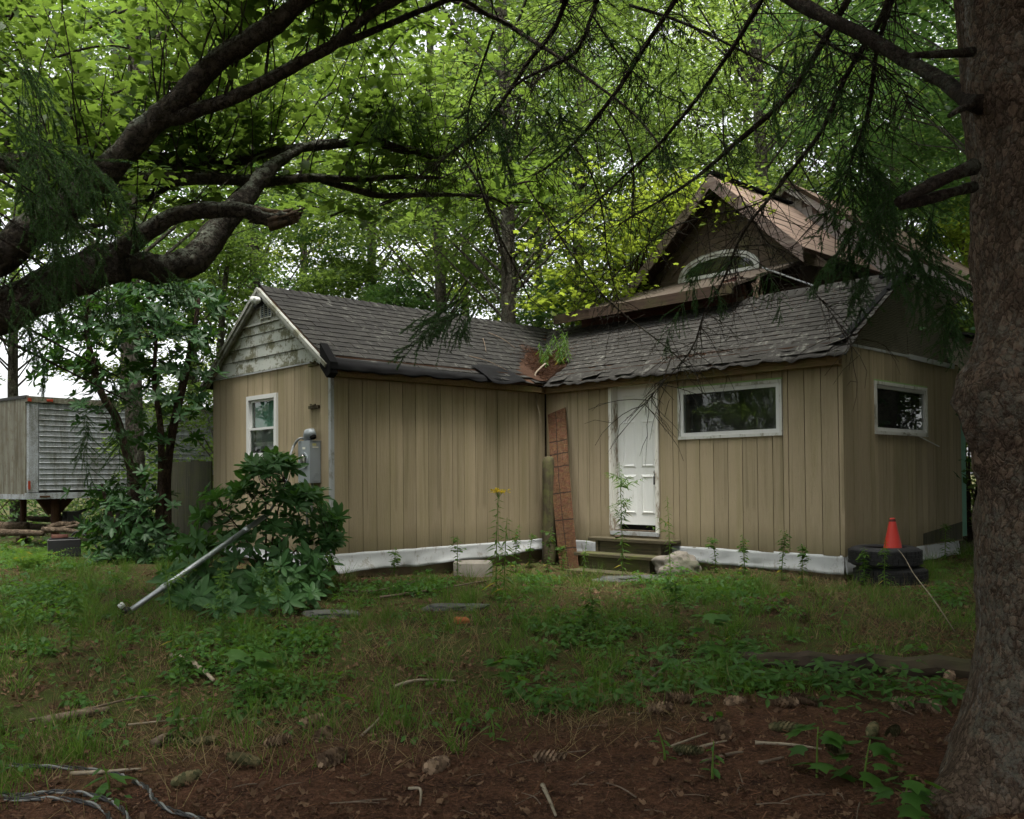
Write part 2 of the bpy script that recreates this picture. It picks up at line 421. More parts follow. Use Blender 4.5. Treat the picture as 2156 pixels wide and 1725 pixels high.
mat_leaf('leaf_cover', (.026, .080, .014), (.052, .130, .020), .42, (.13, .26, .022), .55, .3)
mat_leaf('grass_blade', (.050, .128, .015), (.115, .200, .032), .44, (.15, .25, .03), .6, .25, yellow=(.26, .21, .10))
mat_leaf('dry_grass', (.17, .13, .065), (.30, .235, .12), .3, (.22, .16, .07), .8, .1)
mat_leaf('needle_green', (.026, .068, .026), (.050, .105, .040), .35, (.09, .18, .03), .6, .15)
mat_leaf('dead_leaf', (.050, .028, .017), (.18, .110, .068), .15, (.2, .12, .05), .85, .15)
mat_leaf('needle_litter', (.050, .024, .014), (.14, .070, .040), .05, (.2, .1, .05), .9, .1)
mat_plain('needle_mat', (.042, .023, .015), .95, .1, 0, .5, 22, .8, .02)
mat_leaf('cone_brown', (.07, .045, .03), (.28, .195, .13), .0, (.1, .1, .1), .85, .15)
mat_leaf('cone_green', (.045, .050, .022), (.14, .115, .06), .0, (.1, .1, .1), .85, .15)
def mat_bark(name, c0, c1, crack, scale, lich=(.30, .33, .25), lamt=.0, up=False, streak=None, plates=False):
    t = NT(name); c = t.coord(scale); g = t.pos()
    dn = t.n('ShaderNodeTexNoise'); dn.inputs['Scale'].default_value = 1.6; dn.inputs['Detail'].default_value = 4; t.l(c, dn.inputs['Vector'])
    add = t.n('ShaderNodeVectorMath', operation='MULTIPLY_ADD'); t.l(dn.outputs['Color'], add.inputs[0]); add.inputs[1].default_value = (1.3, 1.3, 1.3); t.l(c, add.inputs[2]); cd = add.outputs[0]
    n = t.noise(cd, 1.4, 9, .72); big = t.noise(g, 3.2, 7, .72); med = t.noise(g, 14, 5, .7)
    ridge = t.math('ABSOLUTE', t.math('SUBTRACT', t.noise(cd, .9, 6, .6), .5))
    if plates:
        v = t.voro(cd, 1.0, 'DISTANCE_TO_EDGE'); cell = t.voro(cd, 1.0, 'F1', 'Color'); h = t.math('ADD', t.ramp(v, [(0, 0), (.25, 1)]), t.math('MULTIPLY', n, 1.3)); cr = t.ramp(v, [(.0, 1), (.10, 0)])
    else:
        cr = t.ramp(ridge, [(.0, 1), (.045, 0)]); h = t.math('ADD', t.ramp(ridge, [(0, 0), (.10, 1)]), t.math('MULTIPLY', n, 1.2))
    colr = t.mix(t.ramp(n, [(.3, 0), (.70, 1)]), c0, c1)
    colr = t.mix(t.math('MULTIPLY', t.ramp(med, [(.45, 0), (.62, 1)]), .5), colr, tuple(x * .6 for x in c0))
    if plates:
        cv = t.ramp(t.sep(cell, 0), [(0, .62), (1, 1.3)]); colr = t.mix(1.0, colr, cv, 'MULTIPLY')
    colr = t.mix(t.math('MULTIPLY', cr, .8), colr, crack)
    if lamt:
        fine = t.noise(g, 26, 6, .78)
        mk = t.math('MULTIPLY', t.ramp(big, [(.46, 0), (.56, 1)]), t.ramp(fine, [(.44, 0), (.54, 1)]))
        if up:
            nz = t.n('ShaderNodeNewGeometry').outputs['Normal']
            mk = t.math('MULTIPLY', mk, t.ramp(t.sep(nz, 2), [(.1, 0), (.45, 1)]))
        colr = t.mix(t.math('MULTIPLY', mk, lamt), colr, lich)
    if streak:
        s1 = t.noise(t.pos((9, 9, .55)), 1.0, 4, .6); s2 = t.noise(g, 34, 5, .75)
        mk = t.math('MULTIPLY', t.ramp(s1, [(.60, 0), (.70, 1)]), t.ramp(s2, [(.46, 0), (.60, 1)]))
        colr = t.mix(t.math('MULTIPLY', mk, .75), colr, streak)
    t.bsdf(colr, .92, .12, t.bump(h, 1.0, .03 if plates else .035))
mat_bark('bark_maple', (.055, .046, .038), (.150, .128, .105), (.014, .012, .010), (13, 13, 13), (.34, .37, .30), .9, True)
mat_bark('bark_spruce', (.115, .076, .053), (.27, .195, .145), (.034, .022, .015), (34, 34, 20), (.25, .25, .21), .45, False, (.42, .42, .40), True)
mat_bark('bark_forest', (.075, .062, .05), (.17, .15, .125), (.03, .025, .02), (7, 7, 3), (.25, .27, .2), .4)
mat_bark('bark_stem', (.045, .03, .022), (.115, .08, .058), (.02, .014, .01), (20, 20, 8))
mat_bark('branch_dead', (.035, .026, .02), (.095, .072, .055), (.016, .012, .010), (20, 20, 20), (.17, .18, .135), .5)
mat_bark('log_weathered', (.075, .052, .036), (.20, .155, .11), (.05, .035, .022), (6, 6, 6))
def mat_stone(name, c0, c1, lich, amt):
    t = NT(name); c = t.coord(); n = t.noise(c, 7, 8, .7); l1 = t.noise(c, 3.5, 6, .7); s = t.noise(c, 40, 3, .6)
    colr = t.mix(n, c0, c1); colr = t.mix(t.math('MULTIPLY', t.ramp(l1, [(.50, 0), (.58, 1)]), amt), colr, lich)
    colr = t.mix(t.ramp(s, [(.68, 0), (.74, 1)]), colr, tuple(x * .3 for x in c0))
    t.bsdf(colr, .9, .2, t.bump(n, .7, .02))
mat_stone('boulder_stone', (.11, .10, .085), (.26, .235, .20), (.06, .065, .04), .75)
mat_stone('slate_stone', (.05, .052, .05), (.115, .118, .112), (.07, .08, .045), .5)
def mat_osb():
    t = NT('osb_board'); c = t.coord(); ch = t.noise(t.coord((9, 9, 34), rot=(0, .6, 0)), 1.0, 4, .7, 1.5); ch2 = t.noise(t.coord((30, 30, 10), rot=(0, -.5, 0)), 1.0, 4, .7, 1.2)
    f = t.voro(t.coord((16, 16, 42), rot=(0, .9, 0)), 1.0, 'F1', 'Color')
    colr = t.mix(t.ramp(ch, [(.35, 0), (.65, 1)]), (.085, .040, .021), (.17, .090, .048)); colr = t.mix(t.math('MULTIPLY', t.ramp(ch2, [(.5, 0), (.7, 1)]), .6), colr, (.25, .155, .09))
    colr = t.mix(.18, colr, f, 'MULTIPLY')
    z = t.sep(c, 2); x = t.sep(c, 0)
    wob = t.math('MULTIPLY', t.math('SUBTRACT', t.noise(t.coord(), 9, 2), .5), .03); zw = t.math('ADD', t.math('ADD', z, wob), t.math('MULTIPLY', x, -.10)); zl = None
    for zk in (1.856, 1.67, 1.487, 1.107, .727, .535, .332):
        e = t.math('LESS_THAN', t.math('ABSOLUTE', t.math('SUBTRACT', zw, zk)), .0085 if zk != .535 else .003); zl = e if zl is None else t.math('MAXIMUM', zl, e)
    xl = t.math('LESS_THAN', t.math('ABSOLUTE', t.math('SUBTRACT', t.math('ADD', t.math('ADD', x, wob), t.math('MULTIPLY', z, .43 / 2.28)), .145)), .007)
    colr = t.mix(t.math('MULTIPLY', t.math('MAXIMUM', zl, xl), .85), colr, (.02, .017, .015))
    t.bsdf(colr, .8, .2, t.bump(ch, .35, .004))
mat_osb()
def mat_alu(name, k):
    t = NT(name); c = t.coord(); st = t.noise(t.coord((5, 5, .8)), 1.0, 6, .7); n = t.noise(c, 6, 8, .75); f = t.noise(c, 45, 4, .7)
    base = t.mix(n, tuple(x * k for x in (.30, .33, .36)), tuple(x * k for x in (.50, .53, .56)))
    d = t.ramp(t.math('ADD', t.math('ADD', t.math('MULTIPLY', st, .4), t.math('MULTIPLY', f, .3)), t.math('MULTIPLY', n, .3)), [(.46, 0), (.56, 1)])
    colr = t.mix(t.math('MULTIPLY', d, .85), base, (.085, .085, .07))
    t.bsdf(colr, .75, .2, t.bump(f, .2, .003), .0)
mat_alu('trailer_alu', .62)
def mat_rustpanel():
    t = NT('trailer_front'); st = t.noise(t.coord((7, 7, .6)), 1.0, 7, .72); n = t.noise(t.coord(), 5, 7, .7)
    colr = t.mix(t.ramp(st, [(.35, 0), (.65, 1)]), (.15, .15, .12), (.055, .044, .027)); colr = t.mix(t.math('MULTIPLY', t.ramp(n, [(.5, 0), (.65, 1)]), .7), colr, (.075, .06, .035))
    t.bsdf(colr, .75, .25)
mat_rustpanel()
def mat_ground():
    t = NT('forest_soil'); g = t.pos(); n1 = t.noise(g, .55, 5, .6); n2 = t.noise(g, 6, 8, .72); n3 = t.noise(g, 55, 5, .7); n4 = t.noise(g, 240, 2, .6)
    soil = t.mix(t.ramp(n2, [(.32, 0), (.68, 1)]), (.020, .010, .007), (.105, .050, .029))
    soil = t.mix(t.math('MULTIPLY', t.ramp(n3, [(.48, 0), (.62, 1)]), .65), soil, (.145, .075, .046))
    soil = t.mix(t.math('MULTIPLY', t.ramp(n3, [(.30, 1), (.44, 0)]), .8), soil, (.012, .008, .006))
    soil = t.mix(t.ramp(n4, [(.66, 0), (.75, 1)]), soil, (.17, .10, .065))
    # moss and green film where plants grow
    y = t.sep(g, 1); x = t.sep(g, 0)
    edge = t.math('ADD', t.math('SUBTRACT', y, t.math('MULTIPLY', x, .25)), t.math('MULTIPLY', n1, 2.4))
    green = t.math('MULTIPLY', t.ramp(t.math('MULTIPLY', edge, .1), [(.58, 0), (.75, 1)]), t.ramp(n2, [(.36, 0), (.55, 1)]))
    colr = t.mix(t.math('MULTIPLY', green, .8), soil, t.mix(n3, (.026, .046, .010), (.050, .082, .018)))
    t.bsdf(colr, .95, .1, t.bump(t.math('ADD', t.math('MULTIPLY', n2, .6), n3), .9, .03))
mat_ground()
M = MATS
# ------------------------------------------------------------------ ground
def build_ground():
    xs = np.concatenate([-np.geomspace(400, 14, 22), np.linspace(-13, 8, 190), np.geomspace(9, 400, 24)])
    ys = np.concatenate([-np.geomspace(400, 6, 20), np.linspace(-5, 1.8, 16), np.linspace(2, 13, 190), np.linspace(13.2, 30, 50), np.geomspace(31, 600, 26)])
    V = np.array([(x, y, gz(x, y)) for y in ys for x in xs])
    for i, (x, y, z) in enumerate(V):
        if 1.8 < y < 14 and -13 < x < 8:
            V[i, 2] += 0.022 * noise.noise((x * 2.7, y * 2.7, 0)) + 0.012 * noise.noise((x * 9, y * 9, 3)) 
    nx = len(xs); ny = len(ys)
    i, j = np.meshgrid(np.arange(nx - 1), np.arange(ny - 1)); b = (j * nx + i).ravel()
    F = np.stack([b, b + 1, b + nx + 1, b + nx], 1)
    return tag(link('ground', mesh_np('ground', V, F, True), M['forest_soil']), kind='structure')
build_ground()

# ------------------------------------------------------------------ cottage (local x runs along the door wall, local y back from it)
AZ = 0.8087
AX = Vector((math.cos(AZ), -math.sin(AZ), 0)); AY = Vector((math.sin(AZ), math.cos(AZ), 0))
CORNER = Vector((-2.139, 10.8795, 0)) + AY * 3.6339
def H(p, q, z): return CORNER + AX * p + AY * q + Vector((0, 0, z))
QA, PG, PE = -3.634, -3.0676, 4.5555           # front of the left wing, its far side, end of the right wing
ZB, ZT = 0.446, 2.787
cottage = thing('cottage', 'tan board-sided single-storey cottage with grey shingled roofs in an L shape', 'house', CORNER, -AZ)
G = 0.0045
def cut(x0, x1, z0, z1, holes):
    xs = sorted({x0, x1, *[h for o in holes for h in o[:2] if x0 < h < x1]})
    out = []
    for a, b in zip(xs, xs[1:]):
        if b - a < .012: continue
        segs = [(z0, z1)]
        for ox0, ox1, oz0, oz1 in holes:
            if a < ox1 - 1e-4 and b > ox0 + 1e-4:
                ns = []
                for s0, s1 in segs:
                    if oz0 > s0: ns.append((s0, min(s1, oz0)))
                    if oz1 < s1: ns.append((max(s0, oz1), s1))
                segs = [s for s in ns if s[1] - s[0] > .01]
        out += [(a, b, s0, s1) for s0, s1 in segs]
    return out
def siding(wall, axis, fixed, out, t0, t1, start, holes, zb=ZB, zt=ZT, width=.2032):
    n0 = int(math.floor((t0 - start) / width)); t = start + n0 * width
    while t < t1 - .01:
        a = max(t, t0); b = min(t + width, t1)
        if b - a > .012:
            for (c0, c1, z0, z1) in cut(a, b, zb + random.uniform(-.003, .003), zt, holes):
                m = MB(); d = fixed + out * (.012 + random.uniform(0, .0025)); lo, hi = sorted((fixed, d))
                if axis == 'x': m.box(c0 + G, c1 - G, lo, hi, z0, z1)
                else: m.box(lo, hi, c0 + G, c1 - G, z0, z1)
                m.build('board', M['siding_tan'], wall)
        t += width
def wall_sheet(name, axis, fixed, out, t0, t1, z0, z1, holes, mat='groove'):
    m = MB(); d0, d1 = sorted((fixed - out * .003, fixed - out * .075))
    for (a, b, s0, s1) in cut(t0, t1, z0, z1, holes):
        if axis == 'x': m.box(a, b, d0, d1, s0, s1)
        else: m.box(d0, d1, a, b, s0, s1)
    return m.build(name, M[mat], cottage)
W_GAB = (-2.017, -1.224, 1.612, 2.458)
W_FR = (2.372, 3.836, 1.806, 2.456)
W_END = (0.755, 2.225, 1.812, 2.430)
DOOR = (1.272, 2.004, 0.60, 2.600)
wA = wall_sheet('long_wall', 'y', 0.0, 1, QA + .08, 0.0, .30, ZT + .03, [])
siding(wA, 'y', 0.0, 1, QA + .02, -.02, QA + .03, [])
wB = wall_sheet('door_wall', 'x', 0.0, -1, .085, PE - .08, .30, ZT + .03, [W_FR, DOOR])
siding(wB, 'x', 0.0, -1, .03, PE - .005, .045, [(1.226, 2.056, .56, 2.665), W_FR])
wG = wall_sheet('gable_wall', 'x', QA, -1, PG + .08, -.08, .30, ZT + .02, [W_GAB])
siding(wG, 'x', QA, -1, PG + .02, -.02, PG + .02, [W_GAB], zt=ZT - .03)
wE = wall_sheet('end_wall', 'y', PE, 1, .08, 3.30, .30, ZT + .02, [W_END])
siding(wE, 'y', PE, 1, .02, 3.34, .03, [W_END], zt=ZT)
# far walls nobody sees close the rooms
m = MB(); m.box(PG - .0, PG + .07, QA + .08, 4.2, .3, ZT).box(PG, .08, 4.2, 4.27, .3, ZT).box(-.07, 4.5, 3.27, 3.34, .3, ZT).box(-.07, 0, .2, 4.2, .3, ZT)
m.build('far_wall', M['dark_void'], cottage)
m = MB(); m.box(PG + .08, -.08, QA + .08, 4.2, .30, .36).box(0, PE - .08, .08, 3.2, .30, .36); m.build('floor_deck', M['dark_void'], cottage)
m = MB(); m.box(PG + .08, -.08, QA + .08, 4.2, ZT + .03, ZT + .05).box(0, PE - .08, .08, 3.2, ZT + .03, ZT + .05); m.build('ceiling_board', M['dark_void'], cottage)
# corner boards
m = MB(); m.box(-.030, .020, QA - .019, QA - .0145, ZB, ZT - .03).box(.0145, .020, QA - .0145, QA + .03, ZB, ZT + .02); m.build('corner_trim', M['skirt_plastic'], cottage)
m = MB(); m.box(PE - .01, PE + .019, -.019, -.0145, ZB, ZT).box(PE + .0145, PE + .019, -.0145, .03, ZB, ZT); m.build('corner_trim', M['siding_tan'], cottage)
# stem wall under the boards and its loose plastic skirt
m = MB(); m.box(-.1, -.03, QA + .06, -.02, -.2, .34).box(PG + .05, -.03, QA + .04, QA + .10, -.2, .34).box(.0, PE - .04, .04, .11, -.2, .34).box(PE - .11, PE - .05, .11, 3.3, -.2, .34)
m.build('stem_wall', M['foundation'], cottage)
def skirt(name, pts, ztop, low, bulge, seed):
    """pts: polyline in plan with outward normals; a wrinkled plastic strip."""
    n = 70; rows = 6; V = []; F = []
    L = [0]
    for a, b in zip(pts, pts[1:]): L.append(L[-1] + (Vector(b[:2]) - Vector(a[:2])).length)
    for i in range(n + 1):
        s = L[-1] * i / n; k = max(j for j in range(len(L) - 1) if L[j] <= s + 1e-9); f = (s - L[k]) / (L[k + 1] - L[k])
        a, b = pts[k], pts[k + 1]; x = a[0] + (b[0] - a[0]) * f; y = a[1] + (b[1] - a[1]) * f; nx = a[2] + (b[2] - a[2]) * f; ny = a[3] + (b[3] - a[3]) * f
        zl = low(s / L[-1])
        for r in range(rows + 1):
            g = r / rows
            w = bulge(s / L[-1]) * g * g + .014 + .030 * g * noise.noise((s * 5, g * 2, seed)) + .014 * g * noise.noise((s * 16, g * 5, seed + 4))
            V.append((x + nx * w, y + ny * w, ztop + (zl - ztop) * g + .01 * noise.noise((s * 4, seed, g))))
    for i in range(n):
        for r in range(rows):
            o = i * (rows + 1) + r; F.append((o, o + 1, o + rows + 2, o + rows + 1))
    ob = link(name, mesh_np(name, V, F, True), M['skirt_plastic'], cottage)
    s = ob.modifiers.new('thick', 'SOLIDIFY'); s.thickness = .003
    return ob
skirt('skirt_strip', [(.0, -.05, 1, 0), (.0, QA - .005, 1, 0)], ZB + .012, lambda s: .30 - .03 * math.sin(3.1 * s) - .05 * s + .012 * math.sin(17 * s), lambda s: .03 + .10 * max(0, s - .75) / .25 + .03 * math.sin(9 * s) ** 2, 1.0)
skirt('skirt_strip', [(-.01, QA, 0, -1), (PG + .3, QA, 0, -1)], ZB + .0, lambda s: .27 + .05 * s, lambda s: .07 * (1 - s) + .01, 2.0)
skirt('skirt_strip', [(.55, 0, 0, -1), (PE, 0, .3, -.95)], ZB + .012, lambda s: .29 - .04 * s, lambda s: .015 + .02 * s, 3.0)
skirt('skirt_strip', [(PE, -.01, .95, -.3), (PE, 3.2, 1, 0)], ZB + .006, lambda s: .25 + .03 * s, lambda s: .03, 4.0)

# ---- windows and door
def frame_x(x0, x1, z0, z1, w, y0, y1, m=None):
    m = m or MB()
    m.box(x0, x1, y0, y1, z1 - w, z1).box(x0, x1, y0, y1, z0, z0 + w).box(x0, x0 + w, y0, y1, z0 + w, z1 - w).box(x1 - w, x1, y0, y1, z0 + w, z1 - w); return m
def frame_y(y0, y1, z0, z1, w, x0, x1):
    m = MB(); m.box(x0, x1, y0, y1, z1 - w, z1).box(x0, x1, y0, y1, z0, z0 + w).box(x0, x1, y0, y0 + w, z0 + w, z1 - w).box(x0, x1, y1 - w, y1, z0 + w, z1 - w); return m
def pane(m, parent): return m.build('pane', M['window_glass'], parent)
# gable window: two sashes, green blind
x0, x1, z0, z1 = W_GAB; zm = z0 + .40
win = frame_x(x0, x1, z0, z1, .055, QA - .040, QA + .05).build('window', M['vinyl_white'], cottage); win['label'] = 'white double-hung window with a green blind in its upper half'
frame_x(x0 + .056, x1 - .056, zm - .02, z1 - .056, .028, QA + .000, QA + .03).build('upper_sash', M['vinyl_white'], win)
frame_x(x0 + .056, x1 - .056, z0 + .056, zm + .02, .030, QA - .028, QA - .002).build('lower_sash', M['vinyl_white'], win)
pane(MB().box(x0 + .084, x1 - .084, QA + .012, QA + .016, zm + .008, z1 - .084), win)
pane(MB().box(x0 + .086, x1 - .086, QA - .016, QA - .012, z0 + .086, zm - .01), win)
MB().box(x0 + .07, x1 - .07, QA + .055, QA + .060, zm + .02, z1 - .03).build('blind', M['shade_green'], win)
MB().box(x0 + .06, x1 - .06, QA + .075, QA + .080, z0 + .14, zm + .02).build('inner_screen', M['screen_mesh'], win)
MB().box(x0 + .06, x1 - .06, QA + .045, QA + .07, z0 + .18, z0 + .23).build('meeting_rail', M['white_trim'], win)
# door wall window
x0, x1, z0, z1 = W_FR
win = frame_x(x0, x1, z0, z1, .035, -.030, .06).build('window', M['white_trim'], cottage); win['label'] = 'wide white-framed picture window reflecting trees'
frame_x(x0 + .036, x1 - .036, z0 + .036, z1 - .036, .045, -.018, .03).build('inner_frame', M['vinyl_white'], win)
pane(MB().box(x0 + .08, x1 - .08, .0, .006, z0 + .08, z1 - .08), win)
MB().box(x0 - .012, x1 + .004, -.016, -.0145, z1 + .002, z1 + .022).build('flashing_tape', M['green_tape'], win)
m = MB(); m.box(x0 - .012, x0 - .001, -.016, -.0145, z0 - .01, z1); m.build('flashing_tape', M['green_tape'], win)
# end wall window
y0, y1, z0, z1 = W_END
win = frame_y(y0, y1, z0, z1, .04, PE - .06, PE + .030).build('window', M['white_trim'], cottage); win['label'] = 'white-framed dark window in the shaded end wall'
frame_y(y0 + .041, y1 - .041, z0 + .041, z1 - .041, .04, PE - .03, PE + .015).build('inner_frame', M['vinyl_white'], win)
pane(MB().box(PE - .006, PE, y0 + .08, y1 - .08, z0 + .08, z1 - .08), win)
MB().box(PE + .0145, PE + .016, y0 - .01, y1 + .02, z1 + .002, z1 + .02).build('flashing_tape', M['green_tape'], win)
m = MB(); m.tube([(PE + .035, y0 + .75, z0 + .03), (PE + .06, y0 + 1.1, z0 + .0), (PE + .10, y0 + 1.62, z0 - .12)], .007, 6); m.build('loose_bead', M['white_trim'], win)
# door
dx0, dx1, dz0, dz1 = DOOR
door = MB().box(dx0 + .012, dx1 - .012, .10, .142, .70, dz1 - .012).build('door', M['door_white'], cottage)
def door_panel(a, b, z0, z1):
    m = MB(); e = .03
    m.add([(a, .0997, z0), (b, .0997, z0), (b, .0997, z1), (a, .0997, z1), (a + e, .086, z0 + e), (b - e, .086, z0 + e), (b - e, .086, z1 - e), (a + e, .086, z1 - e),
           (a + e + .012, .097, z0 + e + .012), (b - e - .012, .097, z0 + e + .012), (b - e - .012, .097, z1 - e - .012), (a + e + .012, .097, z1 - e - .012)],
          [(0, 1, 5, 4), (1, 2, 6, 5), (2, 3, 7, 6), (3, 0, 4, 7), (4, 5, 9, 8), (5, 6, 10, 9), (6, 7, 11, 10), (7, 4, 8, 11), (8, 9, 10, 11)])
    m.build('door_panel', M['door_white'], door)
for a, b in ((dx0 + .095, dx0 + .325), (dx1 - .325, dx1 - .095)):
    door_panel(a, b, 2.19, 2.44); door_panel(a, b, 1.46, 2.10); door_panel(a, b, .84, 1.37)
m = MB(); m.lathe([(0, .055), (.018, .055), (.028, .042), (.030, .025), (.022, .012), (.012, .0)], 14)
m.v = [(dx1 - .065 + x, .10 - z, 1.40 + y) for x, y, z in m.v]; m.build('knob', M['metal_knob'], door, True)
m = MB(); m.lathe([(0, .02), (.026, .02), (.028, .0)], 14); m.v = [(dx1 - .065 + x, .10 - z, 1.56 + y) for x, y, z in m.v]; m.build('deadbolt', M['metal_knob'], door, True)
m = MB(); m.box(dx1 - .095, dx1 - .04, .055, .085, 1.235, 1.345).tube([(dx1 - .088, .07, 1.345), (dx1 - .084, .07, 1.40), (dx1 - .065, .07, 1.415), (dx1 - .05, .07, 1.40), (dx1 - .047, .07, 1.345)], .006, 6)
m.build('lock_box', M['black_plastic'], door, bevel=.006)
cas = MB().box(1.226, dx0, -.030, -.004, .60, 2.665).build('door_casing', M['casing_rot'], cottage)
MB().box(dx1, 2.056, -.030, -.004, .60, 2.665).build('side_casing', M['casing_rot'], cas)
MB().box(dx0, dx1, -.030, -.004, dz1, 2.665).build('head_casing', M['white_trim'], cas)
MB().box(dx0 - .02, dx0 + .010, -.003, .16, .60, dz1 + .02).build('jamb', M['casing_rot'], cas)
MB().box(dx1 - .010, dx1 + .02, -.003, .16, .60, dz1 + .02).build('jamb', M['casing_rot'], cas)
MB().box(dx0 + .01, dx1 - .01, -.003, .16, dz1 - .010, dz1 + .02).build('jamb', M['white_trim'], cas)
MB().box(1.25, 2.05, -.045, .16, .565, .615).build('threshold', M['skirt_plastic'], cas)
MB().box(1.30, 1.99, .0, .09, .616, .632).build('rotted_sill', M['torn_wood'], cas)
MB().box(dx0 - .1, dx1 + .1, .17, .175, .5, 2.7).build('painted_dark_hall', M['dark_void'], cottage)  # near-black sheet, the unlit hall behind the door painted as colour

# ---- gable front of the left wing: white lap boards, vent, rakes
PM = (PG + 0.0) / 2; SL = 0.700; ZR = 3.86
def gable_w(z): return (ZR - z) / SL
lap = wall_sheet('gable_panel', 'x', QA + .004, -1, PG + .2, -.2, ZT + .021, ZT + .022, [], 'dark_void')
zs = [ZT - .015, 2.955, 3.115, 3.265, 3.385]
for a, b in zip(zs, zs[1:]):
    wa, wb = gable_w(a), gable_w(b)
    m = MB(); m.prism([(PM - wa, QA - .034, a + .004), (PM + wa, QA - .034, a + .004), (PM + wb, QA - .018, b), (PM - wb, QA - .018, b)], (0, .016, 0)); m.build('board', M['gable_paint'], lap)
wt = gable_w(3.40); m = MB(); m.prism([(PM - wt, QA - .022, 3.40), (PM + wt, QA - .022, 3.40), (PM, QA - .022, ZR - .02)], (0, .02, 0)); m.build('board', M['gable_paint'], lap)
m = MB(); m.box(PM - wt, PM + wt, QA - .05, QA - .024, 3.385, 3.405); m.build('ledge', M['white_trim'], lap)
m = MB(); m.bar((PG, QA - .018, ZT - .028), (-.3, QA - .018, ZT - .022), .03, .018).bar((-.3, QA - .018, ZT - .022), (-.01, QA - .018, ZT - .015), .03, .018); m.build('metal_flashing', M['skirt_plastic'], cottage)
m = MB(); m.box(-.33, -.02, QA - .035, QA - .02, ZT + .012, ZT + .10); m.build('patch_board', M['white_trim'], lap)
for sgn in (-1, 1):
    ft = (PM + sgn * (gable_w(2.70)), QA - .122, 2.70); ap = (PM, QA - .122, ZR + .0)
    d = Vector(ap) - Vector(ft); nrm = Vector((sgn * .57, 0, .82))
    m = MB(); m.prism([Vector(ft) - nrm * .100, Vector(ft) - nrm * .014, Vector(ap) - Vector((0, 0, .017)), Vector(ap) - Vector((0, 0, .120))], (0, .03, 0)); m.build('rake_board', M['rake_paint'], cottage)
    m = MB(); m.prism([Vector(ft) - nrm * .055 - Vector((0, .022, 0)), Vector(ft) - nrm * .010 - Vector((0, .022, 0)), Vector(ap) + Vector((0, -.022, -.012)), Vector(ap) - Vector((0, .022, .067))], (0, .02, 0)); m.build('rake_molding', M['rake_paint'], cottage)
for sgn in (-1, 1):
    a = Vector((PM, QA - .09, ZR - .035)); b = Vector((PM + sgn * gable_w(2.72), QA - .09, 2.72 - .035)); m = MB(); m.prism([a, b, b - Vector((0, 0, .02)), a - Vector((0, 0, .02))], (0, .075, 0)); m.build('soffit', M['white_trim'], cottage)
# vent
vx0, vx1, vz0, vz1 = PM - .085, PM + .215, 3.445, 3.660
vent = frame_x(vx0, vx1, vz0, vz1, .018, QA - .045, QA - .024).build('gable_vent', M['white_trim'], cottage)
MB().box(vx0 + .01, vx1 - .01, QA - .030, QA - .026, vz0 + .01, vz1 - .01).build('backing', M['dark_void'], vent)
for k in range(1, 3): MB().box(vx0 + .1 * k - .006, vx0 + .1 * k + .006, QA - .044, QA - .031, vz0 + .018, vz1 - .018).build('mullion', M['white_trim'], vent)
for k in range(7):
    z = vz0 + .03 + k * .026
    MB().add([(vx0 + .02, QA - .040, z), (vx1 - .02, QA - .040, z), (vx1 - .02, QA - .032, z + .016), (vx0 + .02, QA - .032, z + .016)], [(0, 1, 2, 3)]).build('louver', M['meter_grey'], vent)
for z in (2.735, 2.218):
    br = MB(); br.box(-.44, -.22, QA - .045, QA - .014, z - .018, z + .018).tube([(-.36, QA - .06, z + .03), (-.3, QA - .065, z + .01), (-.25, QA - .06, z + .025)], .012, 6); br.build('conduit_strap', M['log_moss'], cottage)

# ---- roofs
SLR = 0.652
def roof_sheet(name, quad, mat, th=.03):
    a, b, c, d = [Vector(p) for p in quad]; n = (b - a).cross(d - a).normalized()
    if n.z < 0: n = -n
    m = MB(); m.prism([p - n * th for p in (a, b, c, d)], n * (th - .004)); return m.build(name, M[mat], cottage)
# (origin at the eave, along, up-slope) in cottage coordinates
EL = .16
oL = Vector((EL, QA - .09, ZR - SL * (EL - PM))); upL = Vector((-1, 0, SL)).normalized()
lenL = (EL - PM) / abs(upL.x)
ZRR = 3.765; QR = 1.511
oR = Vector((-1.9, -.15, ZRR - SLR * (QR + .15))); upR = Vector((0, 1, SLR)).normalized(); lenR = (QR + .15) / upR.y
roofL = roof_sheet('roof', [oL, oL + Vector((0, 6.9, 0)), oL + Vector((0, 6.9, 0)) + upL * lenL, oL + upL * lenL], 'groove')
roofR = roof_sheet('roof', [oR, Vector((4.63, oR.y, oR.z)), Vector((4.63, oR.y, oR.z)) + upR * lenR, oR + upR * lenR], 'groove')
p0 = Vector((PG - .16, QA - .09, ZR - SL * (PM - PG + .16))); upB = Vector((1, 0, SL)).normalized(); lenB = (PM - PG + .16) / upB.x
roofB = roof_sheet('far_roof', [p0, p0 + Vector((0, 6.9, 0)), p0 + Vector((0, 6.9, 0)) + upB * lenB, p0 + upB * lenB], 'shingle_mass')
roof_sheet('far_roof', [Vector((-.2, 3.3, ZRR - .95)), Vector((4.5, 3.3, ZRR - .95)), Vector((4.5, QR, ZRR)), Vector((-.2, QR, ZRR))], 'shingle_mass')
TW, EX = .305, .128
